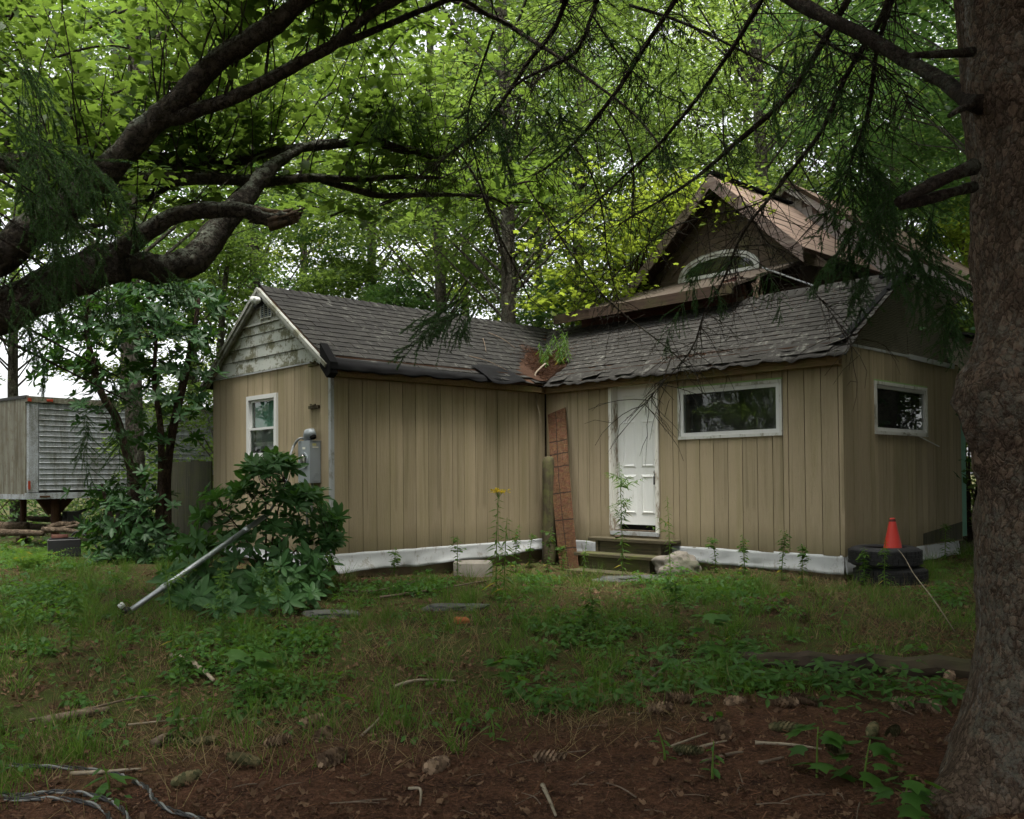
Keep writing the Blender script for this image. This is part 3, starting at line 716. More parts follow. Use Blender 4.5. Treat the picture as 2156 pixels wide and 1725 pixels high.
def tab_mesh(name, mat, seed):
    r = random.Random(seed); w = TW - .009; L = EX + .045; m = MB()
    n = 4; V = []; 
    for i in range(n + 1):
        x = w * i / n; dz = r.uniform(-.002, .002)
        V += [(x, 0, .0115 + dz), (x, L, .001), (x, 0, .0045 + dz)]
    F = []
    for i in range(n):
        o = i * 3; F += [(o, o + 3, o + 4, o + 1), (o, o + 2, o + 5, o + 3)]
    F += [(0, 1, 2), (n * 3, n * 3 + 2, n * 3 + 1)]
    me = bpy.data.meshes.new(name); me.from_pydata(V, [], F); me.update(); me.materials.append(M[mat]); return me
tabsL = [tab_mesh('shingle', 'shingle', i) for i in range(3)]; tabsR = [tab_mesh('shingle', 'shingle_worn', i + 5) for i in range(3)]
tabs = []
def lay(o, along, up, length, ok, roof, meshes, massmat, jit):
    nrm = along.cross(up).normalized(); nrm = nrm if nrm.z > 0 else -nrm
    nc = int(length / EX) + 1
    x = along if nrm.dot(along.cross(up)) > 0 else -along
    for i in range(nc):
        s = i * EX
        if s > length - .04: break
        j = -60
        for j in range(0, 34):
            u = j * TW - (i % 2) * TW / 2 + random.uniform(-.004, .004)
            c = o + along * (u + TW / 2) + up * (s + EX / 2)
            if not ok(c, u, s): continue
            cutw = 1.0; u0 = u
            if u < -.012: cutw = (u + TW) / TW; u0 = 0.0
            if x is along and (o + along * (u + TW)).x > 4.66 and along.x > .5: cutw = (4.66 - (o + along * u).x) / TW
            if cutw < .06: continue
            base = o + along * (u0 if x is along else u + TW) + up * s
            R = Matrix((x, up, nrm)).transposed()
            k = jit(c, s)
            R = R @ Matrix.Rotation(random.gauss(0, .008 + .05 * k), 3, 'Z') @ Matrix.Rotation(random.gauss(0, .01) - .20 * k * random.random(), 3, 'X') @ Matrix.Rotation(random.gauss(0, .09 * k), 3, 'Y')
            mt = R.to_4x4() @ Matrix.Diagonal((cutw, 1, 1, 1)); mt.translation = base + nrm * (.002 + .01 * k)
            wp = H(base.x, base.y, base.z)
            tabs.append(((wp - EYE).length, mt, roof, random.choice(meshes), massmat))
lay(oL, Vector((0, 1, 0)), upL, lenL, lambda c, u, s: c.y < -c.x * 1.0 + .12 and c.y < 2.6, roofL, tabsL, 'shingle_mass', lambda c, s: .5 if (s < .13 and c.y > -1.2) else .06)
lay(oR, Vector((1, 0, 0)), upR, lenR, lambda c, u, s: c.x > -c.y - .12 and c.x < 4.72, roofR, tabsR, 'shingle_worn_mass', lambda c, s: (.8 if s < .15 else .3 if s < .30 else .05))
tabs.sort(key=lambda t: t[0])
for d, mt, roof, me, mm in tabs[:300]:
    o = link('shingle', me, None, roof); o.matrix_local = mt
for roof, mm in ((roofL, 'shingle_mass'), (roofR, 'shingle_worn_mass')):
    Vs, Fs, off = [], [], 0; m = MB()
    for d, mt, rf, me, _ in tabs[300:]:
        if rf is roof: m.add([mt @ v.co for v in me.vertices], [tuple(p.vertices) for p in me.polygons])
    if m.v: m.build('shingle_field', M[mm], roof)['kind'] = 'stuff'
# ridge caps
def ridge_caps(parent, a, b, drop, mat):
    a = Vector(a); b = Vector(b); n = int((b - a).length / .14); d = (b - a) / n; side = Vector((-d.y, d.x, 0)).normalized()
    for i in range(n):
        p = a + d * i; q = p + d * 1.25; m = MB(); e = Vector((0, 0, .010 + random.uniform(0, .004)))
        m.add([p + side * .14 - Vector((0, 0, .14 * drop)) + e, p + e + Vector((0, 0, .006)), p - side * .14 - Vector((0, 0, .14 * drop)) + e,
               q + side * .14 - Vector((0, 0, .14 * drop)), q, q - side * .14 - Vector((0, 0, .14 * drop))], [(0, 1, 4, 3), (1, 2, 5, 4)])
        m.build('ridge_cap', M[mat], parent)
ridge_caps(roofL, (PM, QA - .09, ZR + .01), (PM, 2.4, ZR + .01), SL, 'shingle')
ridge_caps(roofR, (4.64, QR, ZRR + .012), (2.2, QR, ZRR + .012), SLR, 'shingle_worn')
# eave boards
MB().box(-.02, EL - .03, QA - .02, .0, oL.z - .115, oL.z - .035).build('eave_board', M['eave_wood'], cottage)
m = MB(); m.box(-.05, 4.60, oR.y + .012, oR.y + .05, oR.z - .135, oR.z - .030); m.build('eave_board', M['eave_wood'], cottage)
m = MB(); m.box(-.05, 4.57, oR.y + .052, -.014, oR.z - .11, oR.z - .06); m.build('soffit_board', M['eave_wood'], cottage)
# tar paper strip hanging over the left eave, with a torn flap
def strip(name, n, f, mat, parent, th=.006):
    V = []; F = []
    for i in range(n + 1):
        for r in range(7): V.append(tuple(f(i / n, r / 6)))
    for i in range(n):
        for r in range(6): o = i * 7 + r; F.append((o, o + 1, o + 8, o + 7))
    ob = link(name, mesh_np(name, V, F, mat != 'tar_paper'), M[mat], parent); s = ob.modifiers.new('thick', 'SOLIDIFY'); s.thickness = th; s.offset = 0
    return ob
nL = Vector((SL, 0, 1)).normalized()
def tar(a, g):
    y = QA - .12 + a * 2.72; w = .15 * (1 - .35 * a)
    base = oL + Vector((0, y - oL.y, 0)); up = upL * (.16 - .10 * a)
    if g < .5: p = base + up * (1 - g / .5) + nL * (.024 + .012 * noise.noise((y * 3, g, 0)))
    else: p = base + nL * .024 + Vector((.010, 0, -w * .55)) * ((g - .5) / .5) + Vector((.02 * noise.noise((y * 4, g * 2, 2)), 0, .03 * noise.noise((y * 4.5, 0, 5)) * (g - .5) / .5))
    return p
strip('tar_paper', 60, tar, 'tar_paper', cottage)
m = MB(); m.add([(-.04, QA - .125, 2.96), (EL + .02, QA - .125, oL.z + .04), (EL + .02, QA - .125, oL.z - .09), (.10, QA - .125, oL.z - .14), (-.04, QA - .125, oL.z - .00),
                 (-.04, QA - .02, 2.96), (EL + .02, QA - .02, oL.z + .04), (EL + .02, QA - .02, oL.z - .09), (.10, QA - .02, oL.z - .14), (-.04, QA - .02, oL.z - .00)],
                [(0, 1, 2, 3, 4), (9, 8, 7, 6, 5), (0, 5, 6, 1), (1, 6, 7, 2), (2, 7, 8, 3), (3, 8, 9, 4)]); m.build('tar_fold', M['tar_paper'], cottage)
def flap(a, g):
    b = oL + Vector((0, 2.35 + a * .70, 0)); return b + upL * (.30 - .42 * g + .10 * a) + nL * (.035 + .02 * math.sin(5 * a + 3 * g)) + Vector((0, .10 * g, -.02 * g))
strip('tar_flap', 12, flap, 'tar_paper', cottage)
def rag(a, g):
    b = oR + Vector((1.95 + a * 4.66, 0, 0)); n = Vector((0, -SLR, 1)).normalized()
    return b + upR * (.30 - .36 * g) + n * (.022 + .028 * noise.noise((a * 26, g * 3, 1)) * (g + .2)) + Vector((0, 0, -.035 * g * g * (1 + 1.2 * noise.noise((a * 40, 0, 3)))))
strip('curled_shingles', 130, rag, 'shingle_worn', roofR, .008)
# end of the right wing: weathered plywood over the boards
ply = MB().box(PE - .07, PE - .03, .02, 3.02, ZT + .03, ZT + .032).build('plywood_infill', M['groove'], cottage)
def plate(pts, x, th=.014, name='sheet'):
    m = MB(); m.prism([(x, y, z) for y, z in pts], (th, 0, 0)); return m.build(name, M['plywood_grey'], ply)
plate([(.0, 2.80), (.18, 2.80), (.18, 2.95), (.0, 2.84)], PE - .03)
plate([(.19, 2.80), (1.75, 2.80), (1.70, 3.72), (1.50, 3.72), (.19, 2.93)], PE - .03)
plate([(1.30, 3.74), (1.755, 3.74), (1.76, 2.80), (3.02, 2.80), (3.02, 3.80), (1.511, 3.75)], PE - .045)
plate([(1.66, 3.70), (3.00, 2.78), (1.78, 2.78)], PE - .026, .016)
m = MB(); m.bar((PE + .01, -.01, ZT + .008), (PE + .012, 1.7, ZT + .002), .02, .03).bar((PE + .012, 1.7, ZT + .002), (PE + .02, 3.1, ZT - .02), .03, .06); m.build('metal_flashing', M['skirt_plastic'], cottage)
m = MB(); m.prism([(PE - .03, .02, 2.86), (PE - .03, .02, 2.80), (PE - .03, 1.45, 3.70), (PE - .03, 1.50, 3.765)], (.075, 0, 0)); m.build('rake_edge', M['tar_paper'], cottage)
m = MB(); m.tube([(PE + .05, 1.1, 3.52), (PE + .06, 1.3, 3.62), (PE + .05, 1.5, 3.75)], [.03, .045, .05], 8, .5, 12); m.box(PE - .22, PE + .06, 1.44, 1.86, 3.755, 3.80); m.build('torn_cap', M['tar_paper'], cottage)
# lean-to behind the end wall
m = MB(); m.prism([(4.10, 3.35, 2.62), (4.75, 3.35, 2.62), (4.75, 3.35, 3.15), (4.10, 3.35, 3.30)], (0, 1.3, 0)); m.build('lean_to_wall', M['plywood_grey'], cottage)
m = MB(); m.prism([(3.9, 3.22, 3.40), (4.85, 3.22, 3.16), (4.85, 3.22, 3.19), (3.9, 3.22, 3.43)], (0, 1.5, 0)); m.build('lean_to_roof', M['shingle_mass'], cottage)
m = MB(); m.box(PE - .02, PE + .002, 3.345, 3.52, .5, 2.55); m.build('house_wrap', M['house_wrap'], cottage)
m = MB(); m.prism([(PE + .016, 2.05, .46), (PE + .016, 3.30, .47), (PE + .016, 3.32, .70), (PE + .016, 2.05, .60)], (.003, 0, 0)); m.build('stained_panel', M['fence_wood'], cottage)

# ------------------------------------------------------------------ brown gabled house behind
rear = thing('gabled_house', 'brown weathered gabled house with half-round window behind the cottage', 'house', CORNER, -AZ)
AP, ZA, SG, QG = 1.12, 6.09, .91, 3.0
def zr(p): return ZA - SG * abs(p - AP)
m = MB(); m.prism([(-.9, QG, 3.3), (2.42, QG, 3.3), (2.42, QG, zr(2.42) - .12), (AP, QG, ZA - .14), (-.9, QG, zr(-.9) - .12)], (0, .08, 0)); gw = m.build('gable_wall', M['groove'], rear)
# diagonal boards, mirrored about the centre
def clip_poly(poly, a, b, c):
    out = []
    for i in range(len(poly)):
        p, q = poly[i], poly[(i + 1) % len(poly)]; dp = a * p[0] + b * p[1] - c; dq = a * q[0] + b * q[1] - c
        if dp <= 0: out.append(p)
        if dp * dq < 0: t = dp / (dp - dq); out.append((p[0] + (q[0] - p[0]) * t, p[1] + (q[1] - p[1]) * t))
    return out
for sgn in (-1, 1):
    half = [(AP, 4.45), (AP + sgn * 1.75, 4.45), (AP + sgn * 1.75, zr(AP + 1.75) - .14), (AP, ZA - .16)]
    d = (sgn * .76, -.65); nn = (-d[1] * sgn, d[0] * sgn)           # boards run down and out
    for k in range(-14, 26):
        c0 = nn[0] * AP + nn[1] * 4.45 + k * .14
        pl = clip_poly(clip_poly(half, nn[0], nn[1], c0 + .134), -nn[0], -nn[1], -c0)
        if len(pl) >= 3:
            m = MB(); m.prism([(x, QG - .02 - random.uniform(0, .004), z) for x, z in pl], (0, .018, 0)); m.build('board', M['diagonal_board'], gw)
MB().box(AP - .05, AP + .05, QG - .045, QG - .022, 5.0, ZA - .25).build('centre_batten', M['diagonal_board'], gw)
# half-round window
wc, wr, wz, ey = 1.02, .76, 4.60, .35
hw_ = MB(); N = 24
def arc(r, e, y): return [(wc + r * math.cos(math.pi * i / N), y, wz + e * math.sin(math.pi * i / N)) for i in range(N + 1)]
def arch_frame(r1, e1, r0, e0, ya, yb):
    m = MB(); A, B, C, D = arc(r1, e1, ya), arc(r0, e0, ya), arc(r0, e0, yb), arc(r1, e1, yb)
    m.v = A + B + C + D; n = N + 1
    for i in range(N):
        for q in range(4): m.f.append((q * n + i, q * n + i + 1, ((q + 1) % 4) * n + i + 1, ((q + 1) % 4) * n + i))
    return m
m = arch_frame(wr, ey, wr - .055, ey - .055, QG - .065, QG + .02); m.box(wc - wr, wc + wr, QG - .075, QG + .02, wz - .055, wz - .0); rw = m.build('half_round_window', M['white_trim'], rear)
arch_frame(wr - .056, ey - .056, wr - .10, ey - .10, QG - .045, QG + .02).build('inner_frame', M['white_trim'], rw)
m = MB(); pa = arc(wr - .1, ey - .1, QG - .03); m.add(pa, [tuple(range(len(pa)))]); m.build('pane', M['window_glass'], rw)
m = MB(); pa = arc(wr - .06, ey - .06, QG - .0235); m.add(pa, [tuple(range(len(pa)))]); m.build('painted_dark_room', M['dark_void'], rw)  # near-black sheet behind the pane paints the room's darkness
# main roof, right slope first; rakes and soffit
QF, QM = 2.62, 5.05
def slope_sheet(name, p0, p1, z0, z1, q0, q1, mat, th=.06):
    n = Vector((z0 - z1, 0, p1 - p0)); n = n / n.length; n = n if n.z > 0 else -n
    o = empty_like = MB(); L = math.hypot(p1 - p0, z1 - z0)
    # local frame so that the courses run along local x
    me = MB().box(0, q1 - q0, 0, L, -th, 0); ob = me.build(name, M[mat], rear)
    up = Vector((p1 - p0, 0, z1 - z0)).normalized(); al = Vector((0, 1, 0)); nz = al.cross(up)
    if nz.z < 0: al = -al; org = Vector((p0, q1, z0))
    else: org = Vector((p0, q0, z0))
    R = Matrix((al, up, al.cross(up))).transposed().to_4x4(); R.translation = org; ob.matrix_local = R
    return ob
slope_sheet('roof', 2.72, AP, zr(2.72), ZA, QF, QM + .3, 'shingle_russet')
slope_sheet('roof', -.9, AP, zr(-.9), ZA, QF, QM + .3, 'shingle_russet')
for sgn, pe in ((1, 2.70), (-1, -.9)):
    a = Vector((AP, QF - .03, ZA - .005)); b = Vector((pe, QF - .03, zr(pe) - .005)); n = Vector((0, 0, -.22))
    m = MB(); m.prism([a, b, b + n, a + n], (0, .03, 0)); m.build('rake_board', M['faded_fascia'], rear)
    a2 = a + Vector((0, .03, -.07)); b2 = b + Vector((0, .03, -.07)); m = MB(); m.prism([a2, b2, b2 + Vector((0, 0, -.02)), a2 + Vector((0, 0, -.02))], (0, QG - QF + .0, 0)); m.build('soffit_board', M['brown_wood'], rear)
m = MB(); m.bar((AP, QF, ZA + .02), (AP, QM, ZA + .02), .16, .03); m.build('ridge_vent', M['tar_paper'], rear)
# raised section further back with a flatter right slope
A2, Z2, S2 = 1.04, 6.54, .77
slope_sheet('upper_roof', 4.2, A2, Z2 - S2 * 3.16, Z2, QM, 9.5, 'shingle_russet')
slope_sheet('upper_roof', -1.2, A2, Z2 - .9 * 2.24, Z2, QM, 9.5, 'shingle_russet')
m = MB(); m.prism([(A2, QM + .12, Z2 - .1), (4.05, QM + .12, Z2 - S2 * 3.01 - .1), (3.3, QM + .12, 3.6), (-.6, QM + .12, 3.6), (-.9, QM + .12, Z2 - .9 * 1.94 - .1)], (0, .05, 0)); cw = m.build('upper_wall', M['faded_fascia'], rear)
for k in range(22):
    x0 = -.7 + k * .2; zt_ = Z2 - .13 - (S2 * (x0 + .2 - A2) if x0 + .1 > A2 else .9 * (A2 - x0)) - .04
    if zt_ > 4.3: MB().box(x0 + .004, x0 + .196, QM + .098, QM + .117, 4.2, zt_).build('board', M['pale_trim'], cw)
for pe, sl in ((4.2, S2), (-1.2, .9)):
    a = Vector((A2, QM - .03, Z2)); b = Vector((pe, QM - .03, Z2 - sl * abs(pe - A2))); n = Vector((0, 0, -.19))
    m = MB(); m.prism([a, b, b + n, a + n], (0, .028, 0)); m.build('rake_board', M['pale_trim'], rear)
    m = MB(); m.prism([a + Vector((0, -.02, .03)), b + Vector((0, -.02, .03)), b + Vector((0, -.02, -.05)), a + Vector((0, -.02, -.05))], (0, .018, 0)); m.build('rake_molding', M['brown_wood'], rear)
m = MB(); m.box(2.35, 2.42, QG, 9.4, 3.0, 4.6).box(-.9, -.83, QG, 9.4, 3.0, 4.6); m.build('side_wall', M['brown_wood'], rear)
# low front roof with a deep dark eave
ze = 3.94
fr = MB(); fr.prism([(-.84, 1.12, ze), (-.84, QG, ze + .62), (-.84, QG, ze + .58), (-.84, 1.12, ze - .04)], (3.32, 0, 0)); lr = fr.build('porch_roof', M['shingle_brown_mass'], rear)
MB().box(-.85, 2.48, 1.09, 1.118, ze - .14, ze + .012).build('eave_board', M['brown_wood'], rear)
MB().box(-.62, 2.40, 1.50, 1.56, 3.2, ze + .05).build('knee_wall', M['red_sheath'], rear)
for k, (a, b, z) in enumerate(((-.55, .5, 3.50), (.55, 1.6, 3.66), (1.62, 2.4, 3.72))): MB().box(a, b, 1.472, 1.497, z - .35, z + .10).build('sheathing_board', M['plywood_grey'], rear)
# torn corner right of the porch roof
m = MB(); m.prism([(1.75, 1.46, 3.76), (2.30, 1.46, 3.76), (2.30, 1.46, 4.12), (2.05, 1.46, 4.06), (1.75, 1.46, 3.92)], (0, .03, 0)); m.build('torn_sheathing', M['red_sheath'], rear)
for k in range(9):
    p = (2.2 + random.uniform(-.1, .45), 1.5 + random.uniform(-.05, .5), 3.7); m = MB(); m.bar(p, (p[0] + random.uniform(-.2, .2), p[1] + random.uniform(-.1, .2), 3.9 + random.uniform(0, .28)), random.uniform(.03, .08), .025); m.build('broken_stud', M['torn_wood' if k % 2 else 'brown_wood'], rear)
m = MB(); m.bar((2.45, 1.9, 4.28), (3.15, 2.3, 3.92), .05, .02); m.build('bent_flashing', M['skirt_plastic'], rear)
m = MB(); m.box(3.1, 4.45, QR + .25, QR + .34, 3.70, 3.86); m.build('red_curb', M['red_sheath'], rear)
# ------------------------------------------------------------------ trees
def limb_part(name, pts, mat, parent, n=10, sub=4, rough=.22, freq=5.0, label=None, seed=0.0):
    P = smooth_path(pts, sub); m = MB(); m.tube([p[:3] for p in P], [p[3] for p in P], n, rough, freq, True, seed)
    o = m.build(name, M[mat], parent, True)
    if label: o['label'] = label
    return o
def vpath(pts, depth0, depth1):
    """Sight-line points with widths -> 4D points (x, y, z, radius)."""
    out = []; n = len(pts)
    for i, (u, v, w) in enumerate(pts):
        d = depth0 + (depth1 - depth0) * i / max(1, n - 1); p = at(u, v, d); out.append((p.x, p.y, p.z, max(.002, w * d / FOC / 2)))
    return out
def leaf_cloud(centers, radii, per, size, tmpl, flat=.25, tilt=.5, droop=.25, r=rng):
    pos, nrm = [], []
    for c, R in zip(centers, radii):
        k = max(3, int(per * R * R))
        a = r.uniform(0, 2 * np.pi, k); q = R * np.sqrt(r.uniform(0, 1, k))
        p = np.stack([c[0] + q * np.cos(a), c[1] + q * np.sin(a), c[2] - droop * q * q / max(R, .1) + r.normal(0, flat * .35, k)], 1)
        pos.append(p); nn = r.normal(0, tilt, (k, 3)); nn[:, 2] += 1; nrm.append(nn)
    pos = np.concatenate(pos); nrm = np.concatenate(nrm); N = len(pos)
    return scatter(tmpl[0], tmpl[1], pos, rot_from(nrm, r.uniform(0, 2 * np.pi, N)), size * r.uniform(.65, 1.25, N))

# --- background forest: a few crown shapes, copied tree by tree
def forest_tree_meshes(seed, hgt, base, R, nspray, leaf, per):
    r = np.random.default_rng(seed); rr = random.Random(seed)
    m = MB(); lean = rr.uniform(-.6, .6)
    axis = [(lean * (t ** 1.5) + .15 * math.sin(4 * t + seed), .3 * math.sin(3 * t), hgt * t) for t in np.linspace(0, 1, 9)]
    m.tube(axis, [.17 * (1 - .82 * t) + .02 for t in np.linspace(0, 1, 9)], 8, .15, 3)
    C, RR = [], []
    for i in range(nspray):
        t = rr.uniform(0, 1); z = base + (hgt * 1.02 - base) * t
        prof = math.sin(math.pi * min(1, .12 + .88 * t) ** .8) ** .6
        q = R * prof * (rr.uniform(.12, 1) ** .6); a = rr.uniform(0, 2 * math.pi)
        k = min(8, max(0, (z - 1.2 - .35 * q) / hgt * 8)); i0 = int(k); ax = np.array(axis[i0]) + (np.array(axis[min(8, i0 + 1)]) - np.array(axis[i0])) * (k - i0)
        c = np.array([ax[0] + q * math.cos(a), ax[1] + q * math.sin(a), z]); C.append(c); RR.append(rr.uniform(.45, 1.05))
        if q > .5 and i % 4 == 0:
            mid = (ax + c) / 2 + np.array([0, 0, .15 * q]); m.tube([ax, mid, c], [.022 + .004 * q, .015, .005], 4, 0, 1, False)
    V, F = leaf_cloud(C, RR, per, leaf, LEAF_SMALL, .25, .55, .22, r)
    return m, V, F
FT = []
for sd_, (hgt, base, R, ns, per) in enumerate(((17, 4.2, 4.6, 215, 270), (15, 2.6, 4.2, 200, 270), (19, 6.0, 4.4, 200, 270), (9, 1.0, 3.0, 130, 270))):
    mb, V, F = forest_tree_meshes(11 + sd_, hgt, base, R, ns, .125, per)
    tm = bpy.data.meshes.new('trunk'); tm.from_pydata(mb.v, [], mb.f); tm.update(); tm.polygons.foreach_set('use_smooth', np.ones(len(tm.polygons), dtype=bool)); tm.materials.append(M['bark_forest'])
    cms = []
    for mt in ('leaf_forest', 'leaf_forest_cool', 'leaf_bright'):
        cm = mesh_np('crown', V, F); cm.materials.append(M[mt]); cms.append(cm)
    FT.append((tm, cms))
def forest_tree(name, label, kind, mt, u, depth, rz, sc, group, x=None):
    px = at(u, 1000, depth) if x is None else Vector((x, depth, 0))
    t = thing(name, label, 'tree', (px.x, px.y, gz(px.x, px.y) - .1), rz, group)
    t.scale = (sc, sc, sc)
    link('trunk', FT[kind][0], None, t); link('crown', FT[kind][1][mt], None, t)
    return t
FG = 'woodland trees behind the house'
for i, (u, d, k, mt, sc, rz, lab) in enumerate((
    (930, 22.0, 2, 0, .95, .4, 'slim straight-trunked maple rising just behind the left wing roof'),
    (1250, 24.0, 1, 0, 1.0, 1.9, 'broad leafy maple standing behind the roof valley'),
    (1420, 20.0, 3, 2, .80, .2, 'young bright yellow-green maple beside the brown gable'),
    (1700, 27.0, 0, 0, 1.05, 2.8, 'tall maple behind the brown gabled roof'),
    (1870, 22.5, 2, 1, 1.0, 4.1, 'dark-trunked tree behind the raised rear roof'),
    (2080, 24.0, 1, 0, 1.0, .9, 'leafy tree beside the big spruce trunk behind the end wall'),
    (2060, 18.5, 3, 2, .75, 5.0, 'low bright green sapling tree right of the gabled house'),
    (1130, 30.0, 0, 1, 1.0, 3.6, 'cool green tree deep in the wood behind the valley'),
    (760, 27.0, 1, 0, 1.05, 5.3, 'maple with light foliage behind the ridge of the left wing'),
    (560, 25.0, 2, 1, 1.0, 2.2, 'tree with bare lower trunk behind the gable peak'),
    (420, 30.0, 0, 2, 1.05, 1.1, 'sunlit yellowish tree beyond the trailer roof'),
    (250, 26.5, 2, 0, 1.1, .0, 'tall tree with grey trunk behind the trailer middle'),
    (40, 29.0, 2, 1, 1.0, 3.3, 'bare-stemmed tree at the trailer front corner'),
    (660, 38.0, 0, 2, 1.2, 1.7, 'far yellow-green tree behind the gable peak'),
    (1000, 40.0, 1, 2, 1.3, 2.5, 'far pale green tree above the left wing roof'),
    (1350, 36.0, 0, 0, 1.2, 5.9, 'far maple filling the gap left of the brown gable'),
    (1560, 40.0, 2, 2, 1.25, 3.9, 'far sunlit tree over the brown gable peak'),
    (1800, 38.0, 0, 1, 1.2, 1.3, 'far cool green tree over the raised roof'),
    (2150, 33.0, 0, 2, 1.1, 2.0, 'far bright tree behind the spruce trunk'),
    (2350, 26.0, 1, 0, 1.0, 4.8, 'leafy tree hidden mostly by the spruce trunk'),
    (-300, 28.0, 1, 0, 1.1, 2.9, 'leafy tree past the left edge behind the trailer'),
    (1180, 20.0, 3, 1, .62, 3.0, 'low leafy understory maple behind the roof valley'),
    (860, 19.5, 3, 1, .60, 1.2, 'low leafy understory maple behind the left wing ridge'),
    (1050, 17.5, 2, 0, .92, 5.5, 'tall maple arching over the left wing from behind'),
    (1630, 18.5, 2, 0, .95, .5, 'tall maple arching over the brown gable from behind'),
    (2250, 15.5, 2, 1, .9, 2.4, 'tall tree arching over the end of the right wing'),
    (300, 15.6, 2, 0, .9, 3.1, 'tall maple with dark trunk behind the tall rhododendron'),
    (480, 21.0, 3, 0, .8, 2.1, 'low leafy maple showing left of the cottage gable'),
    (2230, 11.6, 2, 1, .88, 1.0, 'tall tree standing close to the end wall behind the spruce'),
    (700, 24.0, 3, 0, .80, 4.0, 'rounded low tree right behind the gable roof'),
    )):
    forest_tree('maple_tree', lab, k, mt, u, d, rz, sc, FG)
# the wood goes on behind the photographer: it shades the yard and shows in the window panes; extra trees are added for shade
for i, (x, y, k, sc, lab) in enumerate(((-12, -9, 1, 1.1, 'leafy maple far behind the viewer on the left'), (-20, 3, 1, 1.1, 'maple far left of the yard'), (-22, 12, 3, 1.3, 'low maple far left beyond the trailer'), (-17, 16, 1, .9, 'maple left of the trailer nose beyond the view'), (10, -3, 0, 1.0, 'maple right of and behind the viewer'), (1, -8, 3, 1.0, 'low maple close behind the viewer'),
                                        (8.2, 8.0, 1, .9, 'dense unseen maple added to shade the end wall beyond the spruce'), (6.2, 5.6, 2, .95, 'unseen tall maple added right of the big spruce for shade'), (8.6, 11.2, 2, .95, 'unseen tall maple added past the spruce to shade the end wall'), (9.3, 12.6, 3, .9, 'unseen low maple added to darken the end window reflection'), (-12.5, 9.0, 3, 1.0, 'low maple left of the old maple'), (-16, 7.2, 3, 1.15, 'low maple further left of the old maple'), (-14, 12.2, 3, 1.0, 'low maple left of the trailer nose'), (10.5, 12.5, 1, .9, 'unseen maple added beyond the spruce to shade the end wall'), (7.6, 5.2, 3, .8, 'unseen low maple added just right of the spruce for shade'), (18, 5, 1, 1.1, 'maple far right of the yard'), (0.6, -1.6, 2, .95, 'unseen tall maple added right behind the viewer for foreground shade'), (-3.6, -.9, 2, .9, 'unseen tall maple added behind the viewer on the left for foreground shade'), (4.3, -1.2, 0, 1.0, 'unseen tall maple added behind the viewer on the right for foreground shade'), (5.5, -7, 1, 1.05, 'maple behind the viewer on the right'),  # unseen maples added to block light from end wall, its window and the foreground
                                        (13, 1.0, 2, 1.05, 'tree well right of the viewer past the spruce'), (-1, -14, 2, 1.1, 'tree far behind the viewer'), (-15, 9, 0, 1.0, 'maple left of the yard beyond the view'), (14, 10, 0, 1.0, 'maple right of the yard beyond the spruce'))):
    forest_tree('maple_tree', lab, k, 0, 0, y, i * 1.3, sc, 'trees around the viewer', x)

